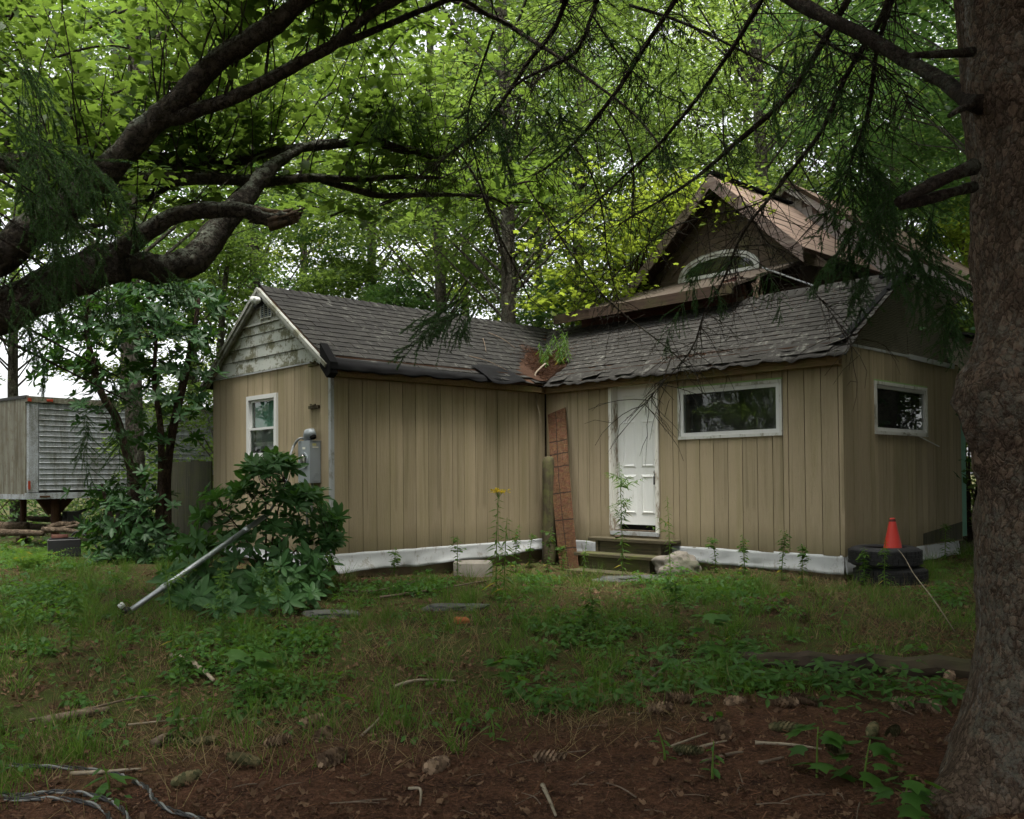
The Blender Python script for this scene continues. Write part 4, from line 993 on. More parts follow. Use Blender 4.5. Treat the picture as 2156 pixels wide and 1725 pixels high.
# --- the old leaning maple at the left, limbs across the picture
maple = thing('maple_tree', 'old leaning maple with lichened limbs reaching over the yard from the left edge', 'tree', (-5.7, 6.9, gz(-5.7, 6.9)))
MO = maple.location
def rel(pts): return [(p[0] - MO.x, p[1] - MO.y, p[2] - MO.z, p[3]) for p in pts]
limb_part('trunk', [(0, 0, -.2, .62), (.02, 0, .3, .46), (.10, .0, .9, .40), (.35, .0, 1.5, .38), (.62, 0, 1.85, .30)], 'bark_maple', maple, 16, 5, .16, 3)
V2 = lambda L: [(u / 2, v / 2, w / 2) for u, v, w in L]
T0 = [(-5.35, 6.9, 1.75, .26)]
limbs = [
    ('limb', T0 + vpath([(-160, 725, 105), (0, 655, 95), (100, 610, 86), (200, 565, 82), (262, 552, 86)], 6.9, 7.0), 14, .16, None),
    ('limb', vpath(V2([(500, 1110, 90), (600, 1125, 110), (700, 1130, 122), (830, 1090, 118), (920, 960, 112), (1040, 830, 86), (1120, 730, 64), (1190, 670, 48), (1260, 630, 34), (1340, 600, 22), (1420, 590, 12)]), 7.0, 8.6), 14, .16, None),
    ('broken_limb', vpath(V2([(470, 1085, 90), (560, 1020, 86), (700, 925, 70), (810, 892, 66), (900, 885, 68), (1000, 884, 66), (1060, 900, 68)]), 6.95, 7.1), 12, .16, 'snapped limb ending in torn bare wood'),
    ('limb', T0 + vpath([(-170, 655, 90)] + V2([(0, 1075, 150), (100, 990, 138), (300, 855, 132), (430, 740, 120), (600, 560, 112), (700, 470, 104)]), 6.7, 6.6), 14, .14, None),
    ('limb', vpath(V2([(690, 480, 100), (780, 400, 98), (900, 270, 92), (1050, 165, 86), (1150, 105, 80), (1270, 0, 72), (1420, -140, 62), (1600, -330, 50)]), 6.6, 6.3), 12, .14, None),
    ('limb', vpath(V2([(690, 490, 84), (760, 485, 74), (850, 455, 62), (1000, 405, 56), (1200, 300, 52), (1400, 190, 46), (1500, 105, 42), (1620, 25, 38), (1800, -60, 30), (2000, -150, 24)]), 6.6, 6.6), 12, .14, None),
    ('limb', vpath(V2([(1420, 185, 34), (1500, 160, 30), (1620, 110, 28), (1800, 35, 24), (1930, -5, 20), (2050, 60, 16), (2156, 110, 12)]), 6.6, 7.2), 8, .1, None),
    ('limb', [(-5.3, 7.1, 2.0, .2)] + vpath([(-170, 370, 46)] + V2([(0, 690, 84), (200, 662, 84), (400, 660, 82), (600, 668, 72), (800, 690, 60), (950, 690, 52), (1100, 650, 46), (1250, 625, 40), (1450, 605, 36), (1550, 580, 42), (1650, 620, 38), (1760, 640, 30), (1850, 680, 18)]), 7.6, 8.8), 10, .16, None),
    ('limb', vpath(V2([(420, 720, 60), (500, 748, 56), (700, 755, 56), (900, 752, 52), (1100, 765, 46), (1300, 750, 36), (1500, 755, 28), (1700, 745, 20), (1850, 750, 14)]), 7.4, 8.8), 10, .14, None),
    ('limb', vpath(V2([(1350, 760, 24), (1500, 800, 30), (1620, 825, 26), (1850, 820, 18), (2050, 830, 12), (2140, 870, 7)]), 8.4, 9.0), 8, .1, None),
    ('limb', vpath(V2([(280, 960, 26), (400, 950, 26), (550, 880, 28), (640, 830, 24), (740, 770, 16)]), 7.4, 8.2), 8, .1, None),
    ('limb', vpath(V2([(-60, 520, 40), (60, 620, 44), (180, 700, 40), (330, 760, 44), (420, 730, 40)]), 8.0, 7.6), 8, .1, None),
]
limb_pts = []
for k, (nm, pts, n, rg, lab) in enumerate(limbs):
    limb_part(nm, rel(pts), 'bark_maple', maple, n + 10, 12, rg * 1.35, 7.0, lab, k * 3.1)
    limb_pts.append(smooth_path(pts, 5))
# torn end of the snapped limb: splinters
tp = vpath(V2([(1060, 900, 66), (1120, 918, 62), (1190, 922, 48), (1250, 905, 20)]), 7.1, 7.15)
m = MB()
tq = [Vector(p[:3]) - MO for p in tp]; sp_t = smooth_path(tq, 5)
m.tube(sp_t[:13], [.062 * (1 - .16 * i / 12) for i in range(13)], 18, .42, 12, True, 4.0)
m.build('broken_end', M['bark_maple'], maple, True)
m = MB(); dr0 = (tq[3] - tq[2]).normalized(); e_ = Vector(sp_t[12])
for k in range(26):
    a_ = random.uniform(0, 6.28); rr_ = .052 * math.sqrt(random.random()); o = Vector((0, rr_ * math.cos(a_), rr_ * math.sin(a_))); L_ = random.uniform(.02, .13) * (1.3 if o.z > .01 else .8)
    m.tube([e_ + o - dr0 * .16, e_ + o, e_ + o * 1.1 + dr0 * L_], [.020, .016, .006], 5, .4, 22, True, k)
for k in range(5):
    o = Vector((0, random.uniform(-.03, .01), .050)); m.tube([Vector(sp_t[1]) + o, Vector(sp_t[6]) + o, Vector(sp_t[11]) + o * .9], [.012, .018, .010], 6, .5, 20, True, k + 40)
m.build('torn_wood', M['torn_wood'], maple, True)
# shoots and leaves
sh = MB(); C = []; lp, ln = [], []
def shoot(p, d, L, n, r0=.006):
    P = [np.array(p)]; d = np.array(d, float); d /= np.linalg.norm(d)
    for k in range(n):
        d = d + rng.normal(0, .10, 3) + np.array([0, 0, .02]); d /= np.linalg.norm(d); P.append(P[-1] + d * L / n)
    sh.tube([Vector(q) - MO for q in P], [r0 * (1 - .7 * i / n) + .0015 for i in range(n + 1)], 4, 0, 1, False)
    for q in P[1:]:
        for s in range(3):
            a = rng.uniform(0, 2 * np.pi); off = np.array([np.cos(a), np.sin(a), rng.uniform(-.4, .25)]) * rng.uniform(.05, .17)
            lp.append(q + off); nn = rng.normal(0, .42, 3); nn[2] += 1.0; ln.append(nn)
    return P
for P in limb_pts[:1] + limb_pts[3:]:
    for p in P[5:]:
        for k in range(2):
            if rng.uniform() < .42:
                up = rng.normal(0, .5, 3); up[2] = abs(up[2]) + .75
                shoot(p[:3], up, rng.uniform(.5, 1.6), 9)
# layered sprays hung along finer branches, mostly beyond the limbs
def spray_branch(p0, p1, w0, nl, spread):
    a = np.array(p0); b = np.array(p1); mid = (a + b) / 2 + np.array([0, 0, .12 * np.linalg.norm(b - a)])
    P = smooth_path([a, mid, b], 8)
    sh.tube([Vector(q) - MO for q in P], [w0 * (1 - .8 * i / (len(P) - 1)) + .002 for i in range(len(P))], 5, 0, 1, False)
    for q in P[3:]:
        for s in range(nl):
            off = rng.normal(0, spread, 3) * np.array([1, 1, .28]); lp.append(q + off); nn = rng.normal(0, .36, 3); nn[2] += 1; ln.append(nn)
for k in range(64):
    u = rng.uniform(-100, 1000); v = rng.uniform(-60, 400) - .08 * u * (u > 600); d = rng.uniform(7.4, 9.8)
    p1 = at(u, v, d); p0 = p1 + Vector((rng.uniform(-1.2, -.3), rng.uniform(-.5, .5), rng.uniform(-.3, .25)))
    spray_branch(p0, p1, .011, 5, .17)
for k in range(26):
    u = rng.uniform(380, 1200); v = rng.uniform(330, 470); d = rng.uniform(8.2, 10.5)
    p1 = at(u, v, d); p0 = p1 + Vector((rng.uniform(-1.2, -.3), rng.uniform(-.5, .5), rng.uniform(-.2, .25))); spray_branch(p0, p1, .010, 5, .16)
# the part of the crown above the frame
for k in range(95):
    p1 = Vector((rng.uniform(-8.5, 2.6), rng.uniform(.5, 5.6), rng.uniform(4.6, 9.5)))
    if p1.z < 5.2 + .16 * p1.y: continue
    p0 = p1 + Vector((rng.uniform(-1.4, -.3), rng.uniform(-.6, .6), rng.uniform(-.5, .2))); spray_branch(p0, p1, .013, 5, .24)
lp = np.array(lp); ln = np.array(ln)
def sight(P):
    P = P - np.array(EYE); y = P[:, 1] * math.cos(PITCH) + P[:, 2] * math.sin(PITCH); up_ = -P[:, 1] * math.sin(PITCH) + P[:, 2] * math.cos(PITCH)
    xs_, ys_ = FOC * P[:, 0] / y, FOC * up_ / y; return np.stack([PW / 2 + xs_ * math.cos(ROLL) - ys_ * math.sin(ROLL), PH / 2 + SHIFT - xs_ * math.sin(ROLL) - ys_ * math.cos(ROLL)], 1)
# the old limbs are bare on the side of the yard: few leaves hang on this side of them
ok_ = np.ones(len(lp), bool)
sl = sight(lp)
for P in limb_pts[:7]:
    Pn = np.array(P); sp_l = sight(Pn[:, :3]); wpx = Pn[:, 3] * FOC / Pn[:, 1] + 22
    for q, w_, dep in zip(sp_l, wpx, Pn[:, 1]): ok_ &= ~((np.hypot(sl[:, 0] - q[0], sl[:, 1] - q[1]) < w_) & (lp[:, 1] < dep + .1) & (lp[:, 1] > 1.0))
lp = lp[ok_]; ln = ln[ok_]
lp = lp - np.array(MO); N = len(lp)
V, F = scatter(LEAF_MAPLE[0], LEAF_MAPLE[1], lp, rot_from(ln, rng.uniform(0, 6.28, N)), .098 * rng.uniform(.55, 1.25, N))
o = sh.build('twigs', M['branch_dead'], maple); o['kind'] = 'stuff'
link('crown', mesh_np('crown', V, F), M['leaf_maple'], maple)

# bright young maple branch in front of the brown gable
ym = thing('maple_sapling', 'bright yellow-green young maple branches hanging beside the brown gable', 'tree', H(-1.6, 3.4, 0)[:])
YO = ym.location
yp, yn = [], []; tw = MB()
tw.tube([Vector((0, 0, 0)), Vector((.15, -.1, 2.2)), Vector((.3, -.3, 4.0)), Vector((.6, -.6, 5.6))], [.07, .055, .04, .02], 8, .1, 4)
for (u, v, s) in ((1180, 560, 60), (1230, 520, 60), (1290, 470, 70), (1330, 520, 60), (1330, 610, 40), (1270, 600, 60), (1470, 425, 45), (1525, 415, 40), (1555, 450, 22), (1210, 450, 70), (1300, 400, 70), (1390, 400, 60), (1240, 640, 50), (1150, 620, 50), (1450, 385, 40)):
    for k in range(5):
        p = np.array(at(u + rng.normal(0, s * .5), v + rng.normal(0, s * .35), 14.6 + rng.uniform(-.3, 1.2)))
        b = np.array(YO) + np.array([.3, -.3, rng.uniform(2.5, 5.0)]); q = (b + p) / 2 + np.array([0, 0, .3])
        tw.tube([Vector(b) - YO, Vector(q) - YO, Vector(p) - YO], [.014, .009, .003], 4, 0, 1, False)
        nl = 44; off = rng.normal(0, 1, (nl, 3)) * np.array([.26, .26, .07]); off[:, 2] -= .5 * (off[:, 0] ** 2 + off[:, 1] ** 2)
        yp.append(p + off); nn = rng.normal(0, .4, (nl, 3)); nn[:, 2] += 1; yn.append(nn)
yp = np.concatenate(yp) - np.array(YO); yn = np.concatenate(yn); N = len(yp)
V, F = scatter(LEAF_MAPLE[0], LEAF_MAPLE[1], yp, rot_from(yn, rng.uniform(0, 6.28, N)), .10 * rng.uniform(.6, 1.2, N))
tw.build('trunk', M['bark_stem'], ym); link('crown', mesh_np('crown', V, F), M['leaf_bright'], ym)

# --- the big spruce at the right
SX, SY = 2.40, 3.95
spruce = thing('spruce_tree', 'big rough-barked spruce trunk with dead drooping branches at the right edge', 'tree', (SX, SY, gz(SX, SY) - .05))
SO = spruce.location
def spruce_trunk():
    nz, na = 150, 72; V = []; zt = 9.5
    for i in range(nz + 1):
        t = i / nz; z = -.15 + (zt + .15) * t ** 1.25
        r0 = .375 - .022 * z + .17 * math.exp(-max(0, z) / .25) + .05 * math.exp(-max(0, z) / .9)
        cx = -.072 * max(0, z - 1.8)
        for k in range(na):
            a = 2 * math.pi * k / na; dx, dy = math.cos(a), math.sin(a)
            root = .13 * math.exp(-max(0, z) / .22) * (math.sin(a * 4 + .6) + .5 * math.sin(a * 7 + 2))
            p = Vector((dx * r0, dy * r0, z))
            b = .016 * noise.noise(p * 9) + .012 * abs(noise.noise(Vector((p.x * 22, p.y * 22, p.z * 13)))) + .03 * noise.noise(p * 2.4)
            da = (a - 3.35); bur = .17 * math.exp(-((z - 1.68) / .22) ** 2 - (da / .50) ** 2) + .05 * math.exp(-((z - 1.38) / .15) ** 2 - ((a - 3.3) / .3) ** 2) + .05 * math.exp(-((z - 2.98) / .13) ** 2 - ((a - 3.6) / .35) ** 2)
            if bur > .02: b += .05 * noise.noise(p * 16) * min(1, bur * 10)
            r = r0 + root + b + bur
            V.append((cx + dx * r, dy * r, z))
    F = [(i * na + k, i * na + (k + 1) % na, (i + 1) * na + (k + 1) % na, (i + 1) * na + k) for i in range(nz) for k in range(na)]
    return link('trunk', mesh_np('trunk', V, F, True), M['bark_spruce'], spruce)
spruce_trunk()
def S5(L): return [(973.2 + .5486 * u, .5486 * v, w * .5486) for u, v, w in L]
def srel(pts): return [(p[0] - SO.x, p[1] - SO.y, p[2] - SO.z, p[3]) for p in pts]
sb = []
def sbranch(name, L, d0, d1, n=8, root=None, rough=.18, lab=None):
    pts = vpath(S5(L), d0, d1)
    if root is not None: pts = [(*root, pts[0][3] * 1.25)] + pts
    limb_part(name, srel(pts), 'branch_dead', spruce, n, 4, rough, 9.0, lab, len(sb) * 1.7); sb.append(smooth_path(pts, 5)); return pts
sbranch('branch', [(1990, 400, 80), (1930, 375, 66), (1830, 300, 56), (1700, 230, 55), (1550, 140, 52), (1400, 70, 50), (1290, 10, 55), (1150, -70, 46), (950, -200, 36)], 3.85, 5.4, 10, None, .16, 'thick dead branch slanting up from the trunk')
sbranch('branch_stub', [(1960, 200, 40), (1890, 205, 36), (1800, 210, 30), (1722, 212, 22)], 3.85, 3.75, 8)
sbranch('branch_stub', [(1960, 640, 56), (1900, 665, 52), (1820, 700, 50), (1740, 740, 46), (1672, 775, 36)], 3.85, 3.6, 10, None, .3)
sbranch('branch_stub', [(1965, 718, 44), (1900, 735, 40), (1820, 755, 36), (1750, 775, 40), (1685, 790, 34)], 3.88, 3.65, 8, None, .35)
sbranch('branch_stub', [(1960, 400, 34), (1900, 425, 26), (1870, 445, 20)], 3.85, 3.75, 6)
R1 = lambda z: (SX - .05 * z, SY + .2, z)
hang = [
    ([(900, -130, 24), (820, 0, 20), (720, 150, 19), (600, 340, 18), (500, 470, 15), (420, 560, 12), (330, 640, 8), (275, 672, 5)], 5.6, 7.2, R1(5.2)),
    ([(1230, -110, 22), (1150, 0, 20), (1060, 150, 17), (900, 380, 15), (750, 560, 11), (650, 650, 9), (500, 790, 7), (350, 920, 4)], 5.4, 7.4, R1(5.0)),
    ([(1480, 0, 28), (1420, 100, 28), (1300, 300, 26), (1200, 420, 24), (1050, 550, 20), (900, 680, 14), (760, 770, 10), (600, 862, 5)], 5.2, 6.8, R1(4.6)),
    ([(1620, 40, 24), (1560, 150, 22), (1470, 300, 20), (1380, 500, 18), (1290, 620, 15), (1180, 760, 13), (1100, 860, 11), (1050, 950, 9), (1000, 1080, 8), (930, 1200, 6), (880, 1340, 5), (760, 1480, 4), (690, 1560, 3)], 5.0, 7.0, R1(4.5)),
    ([(1690, -120, 22), (1650, 0, 20), (1590, 200, 18), (1560, 420, 15), (1500, 600, 11), (1450, 750, 7), (1420, 860, 4)], 4.9, 5.6, R1(4.8)),
    ([(600, -100, 18), (520, 0, 16), (450, 180, 15), (370, 240, 14), (200, 330, 11), (100, 480, 9), (0, 560, 6), (-120, 640, 4)], 6.0, 7.4, R1(5.6)),
    ([(480, -120, 24), (400, 0, 20), (350, 120, 18), (260, 230, 17), (180, 350, 13), (60, 500, 9), (-60, 600, 6), (-160, 720, 4)], 6.0, 7.6, R1(5.7)),
    ([(-40, 0, 20), (60, 40, 20), (150, 80, 19), (260, 150, 17), (400, 240, 14), (520, 330, 11), (650, 430, 9), (760, 560, 7), (830, 680, 4)], 8.2, 7.2, None),
    ([(500, 60, 8), (560, 150, 7), (650, 270, 6), (760, 360, 5), (880, 420, 4), (1010, 560, 2.5)], 6.6, 6.9, None),
    ([(640, 20, 12), (800, 70, 12), (920, 120, 10), (1060, 190, 9), (1200, 260, 7), (1320, 330, 5), (1450, 480, 3)], 6.6, 6.0, None),
    ([(1350, 120, 12), (1440, 190, 11), (1560, 230, 9), (1660, 300, 6), (1720, 400, 4)], 5.2, 5.0, None),
    ([(1000, 420, 6), (1020, 640, 6), (1150, 900, 5), (1230, 980, 4), (1400, 1180, 4), (1500, 1320, 3)], 6.4, 6.6, None),
    ([(240, 700, 5), (330, 840, 6), (480, 1060, 6), (600, 1190, 6), (780, 1330, 5), (900, 1440, 4)], 8.0, 8.4, None),
    ([(-30, 560, 7), (60, 700, 8), (120, 860, 8), (190, 1000, 7), (260, 1150, 5)], 7.6, 8.2, None),
    ([(120, 120, 10), (60, 300, 9), (20, 460, 8), (60, 640, 7), (110, 820, 5)], 7.0, 7.4, None),
    ([(1180, 760, 6), (1080, 800, 6), (900, 840, 5), (760, 900, 4), (640, 1020, 3)], 6.7, 7.0, None),
    ([(560, 420, 7), (640, 560, 7), (660, 700, 6), (650, 830, 4)], 7.0, 7.1, None),
    ([(430, 560, 7), (500, 680, 7), (540, 820, 6), (560, 1000, 4), (600, 1150, 3)], 7.2, 7.4, None),
]
for L, d0, d1, rt in hang: sbranch('branch', L, d0, d1, 6, rt, .12)
# fine dead twigs under the hanging branches
tw = MB(); tips = []
for P in sb[5:]:
    for p in P[3:]:
        for k in range(4):
            if rng.uniform() < .70:
                d = np.array([rng.normal(0, .6), rng.normal(0, .6), rng.uniform(-1.0, .35)]); d /= np.linalg.norm(d); L = rng.uniform(.12, .62)
                Q = [np.array(p[:3])]
                for s in range(5): d = d + np.array([rng.normal(0, .18), rng.normal(0, .18), -.13]); d /= np.linalg.norm(d); Q.append(Q[-1] + d * L / 5)
                tw.tube([Vector(q) - SO for q in Q], [.0040, .0035, .003, .0026, .0021, .0014], 3, 0, 1, False)
                if rng.uniform() < .5:
                    d2 = d + rng.normal(0, .7, 3); d2 /= np.linalg.norm(d2); tw.tube([Vector(Q[3]) - SO, Vector(Q[3] + d2 * L * .25) - SO, Vector(Q[3] + d2 * L * .4 - np.array([0, 0, .04])) - SO], [.0022, .0018, .001], 3, 0, 1, False)
o = tw.build('twigs', M['branch_dead'], spruce); o['kind'] = 'stuff'
# drooping needle sprays, shared shapes
def spray_mesh(seed, L, ntw):
    r = np.random.default_rng(seed); m = MB(); pos, nrm, yaw = [], [], []
    pv, F3 = [], []
    tv = np.array([(-.5, 0, 0), (.5, 0, 0), (0, 1, 0)]); tri = [(0, 1, 2)]
    allp, alld = [], []
    def twig(p, d, l):
        P = [p]; n = 7
        for s in range(n): d = d + r.normal(0, .06, 3) + np.array([0, 0, -.07]); d = d / np.linalg.norm(d); P.append(P[-1] + d * l / n)
        m.tube(P, [.0032 * (1 - .7 * i / n) + .0008 for i in range(n + 1)], 3, 0, 1, False)
        for s in range(n):
            for k in range(int(20 * l / .3) + 4):
                f = r.uniform(); q = P[s] + (P[s + 1] - P[s]) * f; ax = P[s + 1] - P[s]; ax = ax / np.linalg.norm(ax)
                w = r.normal(0, 1, 3); w -= ax * (w @ ax); w /= np.linalg.norm(w); dd = ax * .65 + w * .8; allp.append(q); alld.append(dd / np.linalg.norm(dd))
        return P
    main = twig(np.zeros(3), np.array([1., 0, -.15]), L)
    for k in range(ntw):
        i = r.integers(1, 7); d = np.array([.7, r.choice([-1, 1]) * r.uniform(.4, 1.0), -.25 + r.normal(0, .15)]); twig(main[i] + np.zeros(3), d / np.linalg.norm(d), L * r.uniform(.3, .6) * (1.15 - i / 9))
    allp = np.array(allp); alld = np.array(alld); x = np.cross(alld, r.normal(0, 1, alld.shape)); x /= np.linalg.norm(x, axis=1, keepdims=True); z = np.cross(x, alld)
    R = np.stack([x, alld, z], 2); n = len(allp)
    V, F = scatter(tv, tri, allp, R, np.stack([np.full(n, .0048), r.uniform(.015, .026, n), np.ones(n)], 1))
    me = mesh_np('needle_spray', V, F); me.materials.append(M['needle_green'])
    tm = bpy.data.meshes.new('spray_twig'); tm.from_pydata(m.v, [], m.f); tm.update(); tm.materials.append(M['branch_dead'])
    return me, tm
SPR = [spray_mesh(40 + i, .55, 12) for i in range(3)] + [spray_mesh(50, .9, 18)]
def spray(parent, p, yaw, pitch, sc, k=None):
    k = random.randrange(4) if k is None else k
    R = Matrix.Rotation(yaw, 4, 'Z') @ Matrix.Rotation(pitch, 4, 'Y') @ Matrix.Rotation(random.uniform(-.5, .5), 4, 'X') @ Matrix.Scale(sc, 4)
    R.translation = Vector(p) - parent.location
    o = link('needle_spray', SPR[k][0], None, parent); o.matrix_local = R
    t = link('spray_twig', SPR[k][1], None, o)
def above_frame(p, yaw, L):
    for f in (0, .5, 1):
        q = Vector(p) + Vector((math.cos(yaw), math.sin(yaw), -.45)) * L * f
        if q.y > .3 and q.z < EYE.z + .60 * q.y + .5 and abs(q.x) < .75 * q.y + 1.2: return False
    return True
def clump(parent, u, v, du, dv, d, n, sc, yaw=None, pitch=.7):
    for k in range(n):
        p = at(u + random.uniform(-du, du), v + random.uniform(-dv, dv), d + random.uniform(-.35, .35))
        spray(parent, p, random.uniform(0, 6.28) if yaw is None else yaw + random.gauss(0, .5), pitch + random.gauss(0, .25), sc * random.uniform(.7, 1.2))
for u, v, du, dv, d, n, sc, yw, pt in (
    (1050, 215, 60, 35, 6.8, 11, .75, None, .6), (1110, 250, 40, 25, 6.8, 5, .6, None, .7), (860, 225, 40, 25, 7.0, 5, .55, None, .7), (1180, 90, 60, 50, 6.6, 6, .6, None, .6), (1330, 60, 70, 40, 6.2, 6, .55, None, .6), (1165, 190, 25, 45, 6.6, 5, .6, None, .9),
    (985, 640, 22, 14, 7.2, 6, .8, 3.3, .35), (940, 655, 30, 10, 7.2, 5, .7, 3.2, .35), (960, 668, 35, 12, 7.2, 4, .5, 2.6, .8),
    (1790, 300, 45, 60, 5.1, 6, .7, None, 1.1), (1820, 390, 50, 60, 5.1, 8, .8, None, 1.15), (1840, 480, 50, 40, 5.2, 6, .65, None, .9), (1880, 510, 40, 30, 5.0, 8, .6, -.3, .7), (1930, 560, 30, 25, 5.0, 7, .55, -.2, .6), (1610, 540, 30, 30, 5.8, 2, .4, None, .7), (1520, 545, 50, 12, 6.0, 5, .45, 3.0, .4),
    (1480, 610, 40, 20, 6.3, 4, .45, None, .8), (1800, 590, 20, 20, 5.2, 4, .5, None, .8), (1960, 470, 20, 60, 4.9, 4, .5, None, .9), (1990, 640, 14, 40, 4.9, 4, .45, None, .9), (1870, 380, 40, 60, 5.0, 8, .7, None, 1.2), (1690, 70, 50, 50, 5.2, 6, .55, None, .8), (1420, 140, 40, 30, 6.0, 4, .5, None, .8), (1800, 200, 50, 50, 5.0, 6, .6, None, 1.1), (1400, 300, 30, 30, 6.0, 4, .45, None, .9), (1550, 280, 30, 40, 5.7, 4, .5, None, 1.0)):
    clump(spruce, u, v, du, dv, d, n, sc, yw, pt)
# spruce crown above the frame: whorls of live branches
for k in range(260):
    z = rng.uniform(4.7, 11.0); a = rng.uniform(0, 6.28); q = rng.uniform(.6, 3.6) * (1 - (z - 4.7) / 12)
    pp = (SX - .05 * z + q * math.cos(a), SY + q * math.sin(a), z - .15 * q); sc_ = rng.uniform(1.6, 2.6)
    if above_frame(pp, a, sc_): spray(spruce, pp, a, .25, sc_, 3)
for k in range(26):
    z = 4.6 + k * .27; a = k * 2.4; L = 3.6 * (1 - (z - 4.6) / 12)
    if not above_frame((SX, SY, z), a, L): continue
    b = Vector((-.05 * z, 0, z)); limb_part('branch', [(b.x, b.y, b.z, .045), (b.x + L * .5 * math.cos(a), b.y + L * .5 * math.sin(a), b.z + .1, .03), (b.x + L * math.cos(a), b.y + L * math.sin(a), b.z - .25, .008)], 'branch_dead', spruce, 5, 3, .1)

# --- second spruce, past the left edge: dark sprays come in over the maple limbs
sp2 = thing('spruce_tree', 'dark spruce whose drooping needle sprays hang in at the left edge', 'tree', (-4.6, 4.2, gz(-4.6, 4.2) - .05))
limb_part('trunk', [(0, 0, -.1, .30), (0, 0, .5, .24), (.05, 0, 3, .2), (0, 0, 7, .14), (0, 0, 10, .05)], 'bark_spruce', sp2, 14, 5, .12, 5)
for (u, v, d) in ((60, 260, 5.6), (140, 330, 5.7), (210, 470, 5.9), (120, 530, 5.8), (40, 620, 5.6), (330, 570, 6.2), (260, 800, 6.4), (300, 860, 6.5), (90, 420, 5.4), (20, 140, 5.4), (230, 640, 6.2)):
    p = at(u, v, d); b = Vector((-4.55, 4.2, p.z + .9)); md = (p + b) / 2 + Vector((0, 0, .15))
    limb_part('branch', [(b.x + 4.6, b.y - 4.2, b.z - sp2.location.z, .022), (md.x + 4.6, md.y - 4.2, md.z - sp2.location.z, .014), (p.x + 4.6, p.y - 4.2, p.z - sp2.location.z, .004)], 'branch_dead', sp2, 5, 4, .1)
for u, v, du, dv, d, n, sc, yw, pt in ((40, 270, 60, 40, 5.5, 8, .8, .3, .6), (110, 330, 70, 30, 5.6, 7, .75, .2, .6), (50, 380, 60, 40, 5.5, 7, .75, .3, .7), (150, 480, 50, 40, 5.8, 7, .6, .3, .8), (70, 560, 60, 40, 5.6, 7, .6, .3, .7), (40, 660, 40, 25, 5.5, 6, .6, .3, .7), (20, 150, 30, 60, 5.4, 5, .6, .3, .7),
    (330, 575, 25, 15, 6.2, 4, .45, .2, .6), (235, 640, 20, 40, 6.2, 4, .5, .2, 1.2), (175, 880, 30, 25, 6.4, 3, .55, None, 1.2), (235, 870, 20, 25, 6.4, 3, .55, None, 1.2), (130, 440, 50, 40, 5.7, 6, .6, .2, .8), (250, 790, 25, 30, 6.3, 3, .5, None, 1.1)):
    clump(sp2, u, v, du, dv, d, n, sc, yw, pt)
for k in range(26):
    z = rng.uniform(4.6, 9); a = rng.uniform(0, 6.28); q = rng.uniform(.5, 2.4); pp = (-4.6 + q * math.cos(a), 4.2 + q * math.sin(a), z)
    if above_frame(pp, a, 2.0): spray(sp2, pp, a, .3, rng.uniform(1.5, 2.3), 3)
# ------------------------------------------------------------------ things about the cottage
def local_thing(name, label, cat, p, q, z):
    t = thing(name, label, cat, H(p, q, z), -AZ); return t
# electric meter box
mbx = local_thing('meter_box', 'grey electric meter box with empty round socket on the gable wall', 'meter box', -.45, QA - .018, 1.30)
MB().box(0, .25, -.15, 0, 0, .50).build('case', M['meter_grey'], mbx, bevel=.006)
m = MB(); m.box(-.006, .256, -.156, -.148, .0, .506).box(-.004, .254, -.150, .002, .50, .508); m.build('cover', M['meter_grey'], mbx)
def disc(parent, name, cx, cz, r0, r1, y0, y1, mat, n=28):
    m = MB(); m.lathe([(r0, y0), (r1, y0), (r1, y1), (r0, y1)] if r0 > 0 else [(0, y1), (r1, y1), (r1, y0)], n, close=r0 > 0)
    m.v = [(cx + x, -z, cz + y) for x, y, z in m.v]; return m.build(name, M[mat], parent)
disc(mbx, 'socket_ring', .125, .27, .078, .098, .150, .172, 'meter_grey')
sk = disc(mbx, 'socket', .125, .27, 0, .079, .150, .158, 'black_plastic')
m = MB(); m.box(.085, .10, -.178, -.158, .23, .31).box(.15, .165, -.178, -.158, .23, .31).tube([(.09, -.17, .31), (.12, -.175, .335), (.155, -.17, .30)], .006, 6); m.build('jaws', M['metal_knob'], sk)
m = MB(); m.box(.13, .165, -.176, -.166, .265, .32); m.build('tag', M['sticker'], sk)
MB().box(.095, .155, -.1585, -.1565, .405, .430).build('sticker', M['sticker'], mbx)
MB().box(.2512, .2525, -.115, -.065, .445, .475).build('sticker', M['sticker_yellow'], mbx)
MB().box(.2512, .2525, -.115, -.035, .420, .436).build('sticker', M['sticker'], mbx)
for r in (.018, .034, .050):
    m = MB(); m.lathe([(r - .003, .251), (r + .003, .251), (r, .2535)], 22, close=True); m.v = [(z, -.075 + x, .075 + y) for x, y, z in m.v]; m.build('knockout_ring', M['meter_grey'], mbx)
m = MB()
for i in range(9):
    a = math.pi * i / 8
m.tube([(.10, -.085, .505), (.11, -.09, .55), (.15, -.10, .595), (.20, -.10, .60), (.235, -.095, .56)], [.05, .062, .066, .060, .045], 12, .12, 8); m.build('weather_cap', M['meter_grey'], mbx, True)
m = MB(); m.tube([(.238, -.10, .555), (.25, -.10, .535)], [.042, .034], 12); m.build('cap_mouth', M['dark_void'], mbx)
for x in (.05, .17):
    m = MB(); m.tube([(x, -.07, .0), (x + .01, -.075, -.08), (x - .02, -.07, -.25), (x - .02, -.05, -.62)], .014, 8); m.build('wire', M['cable_grey'], mbx, True)
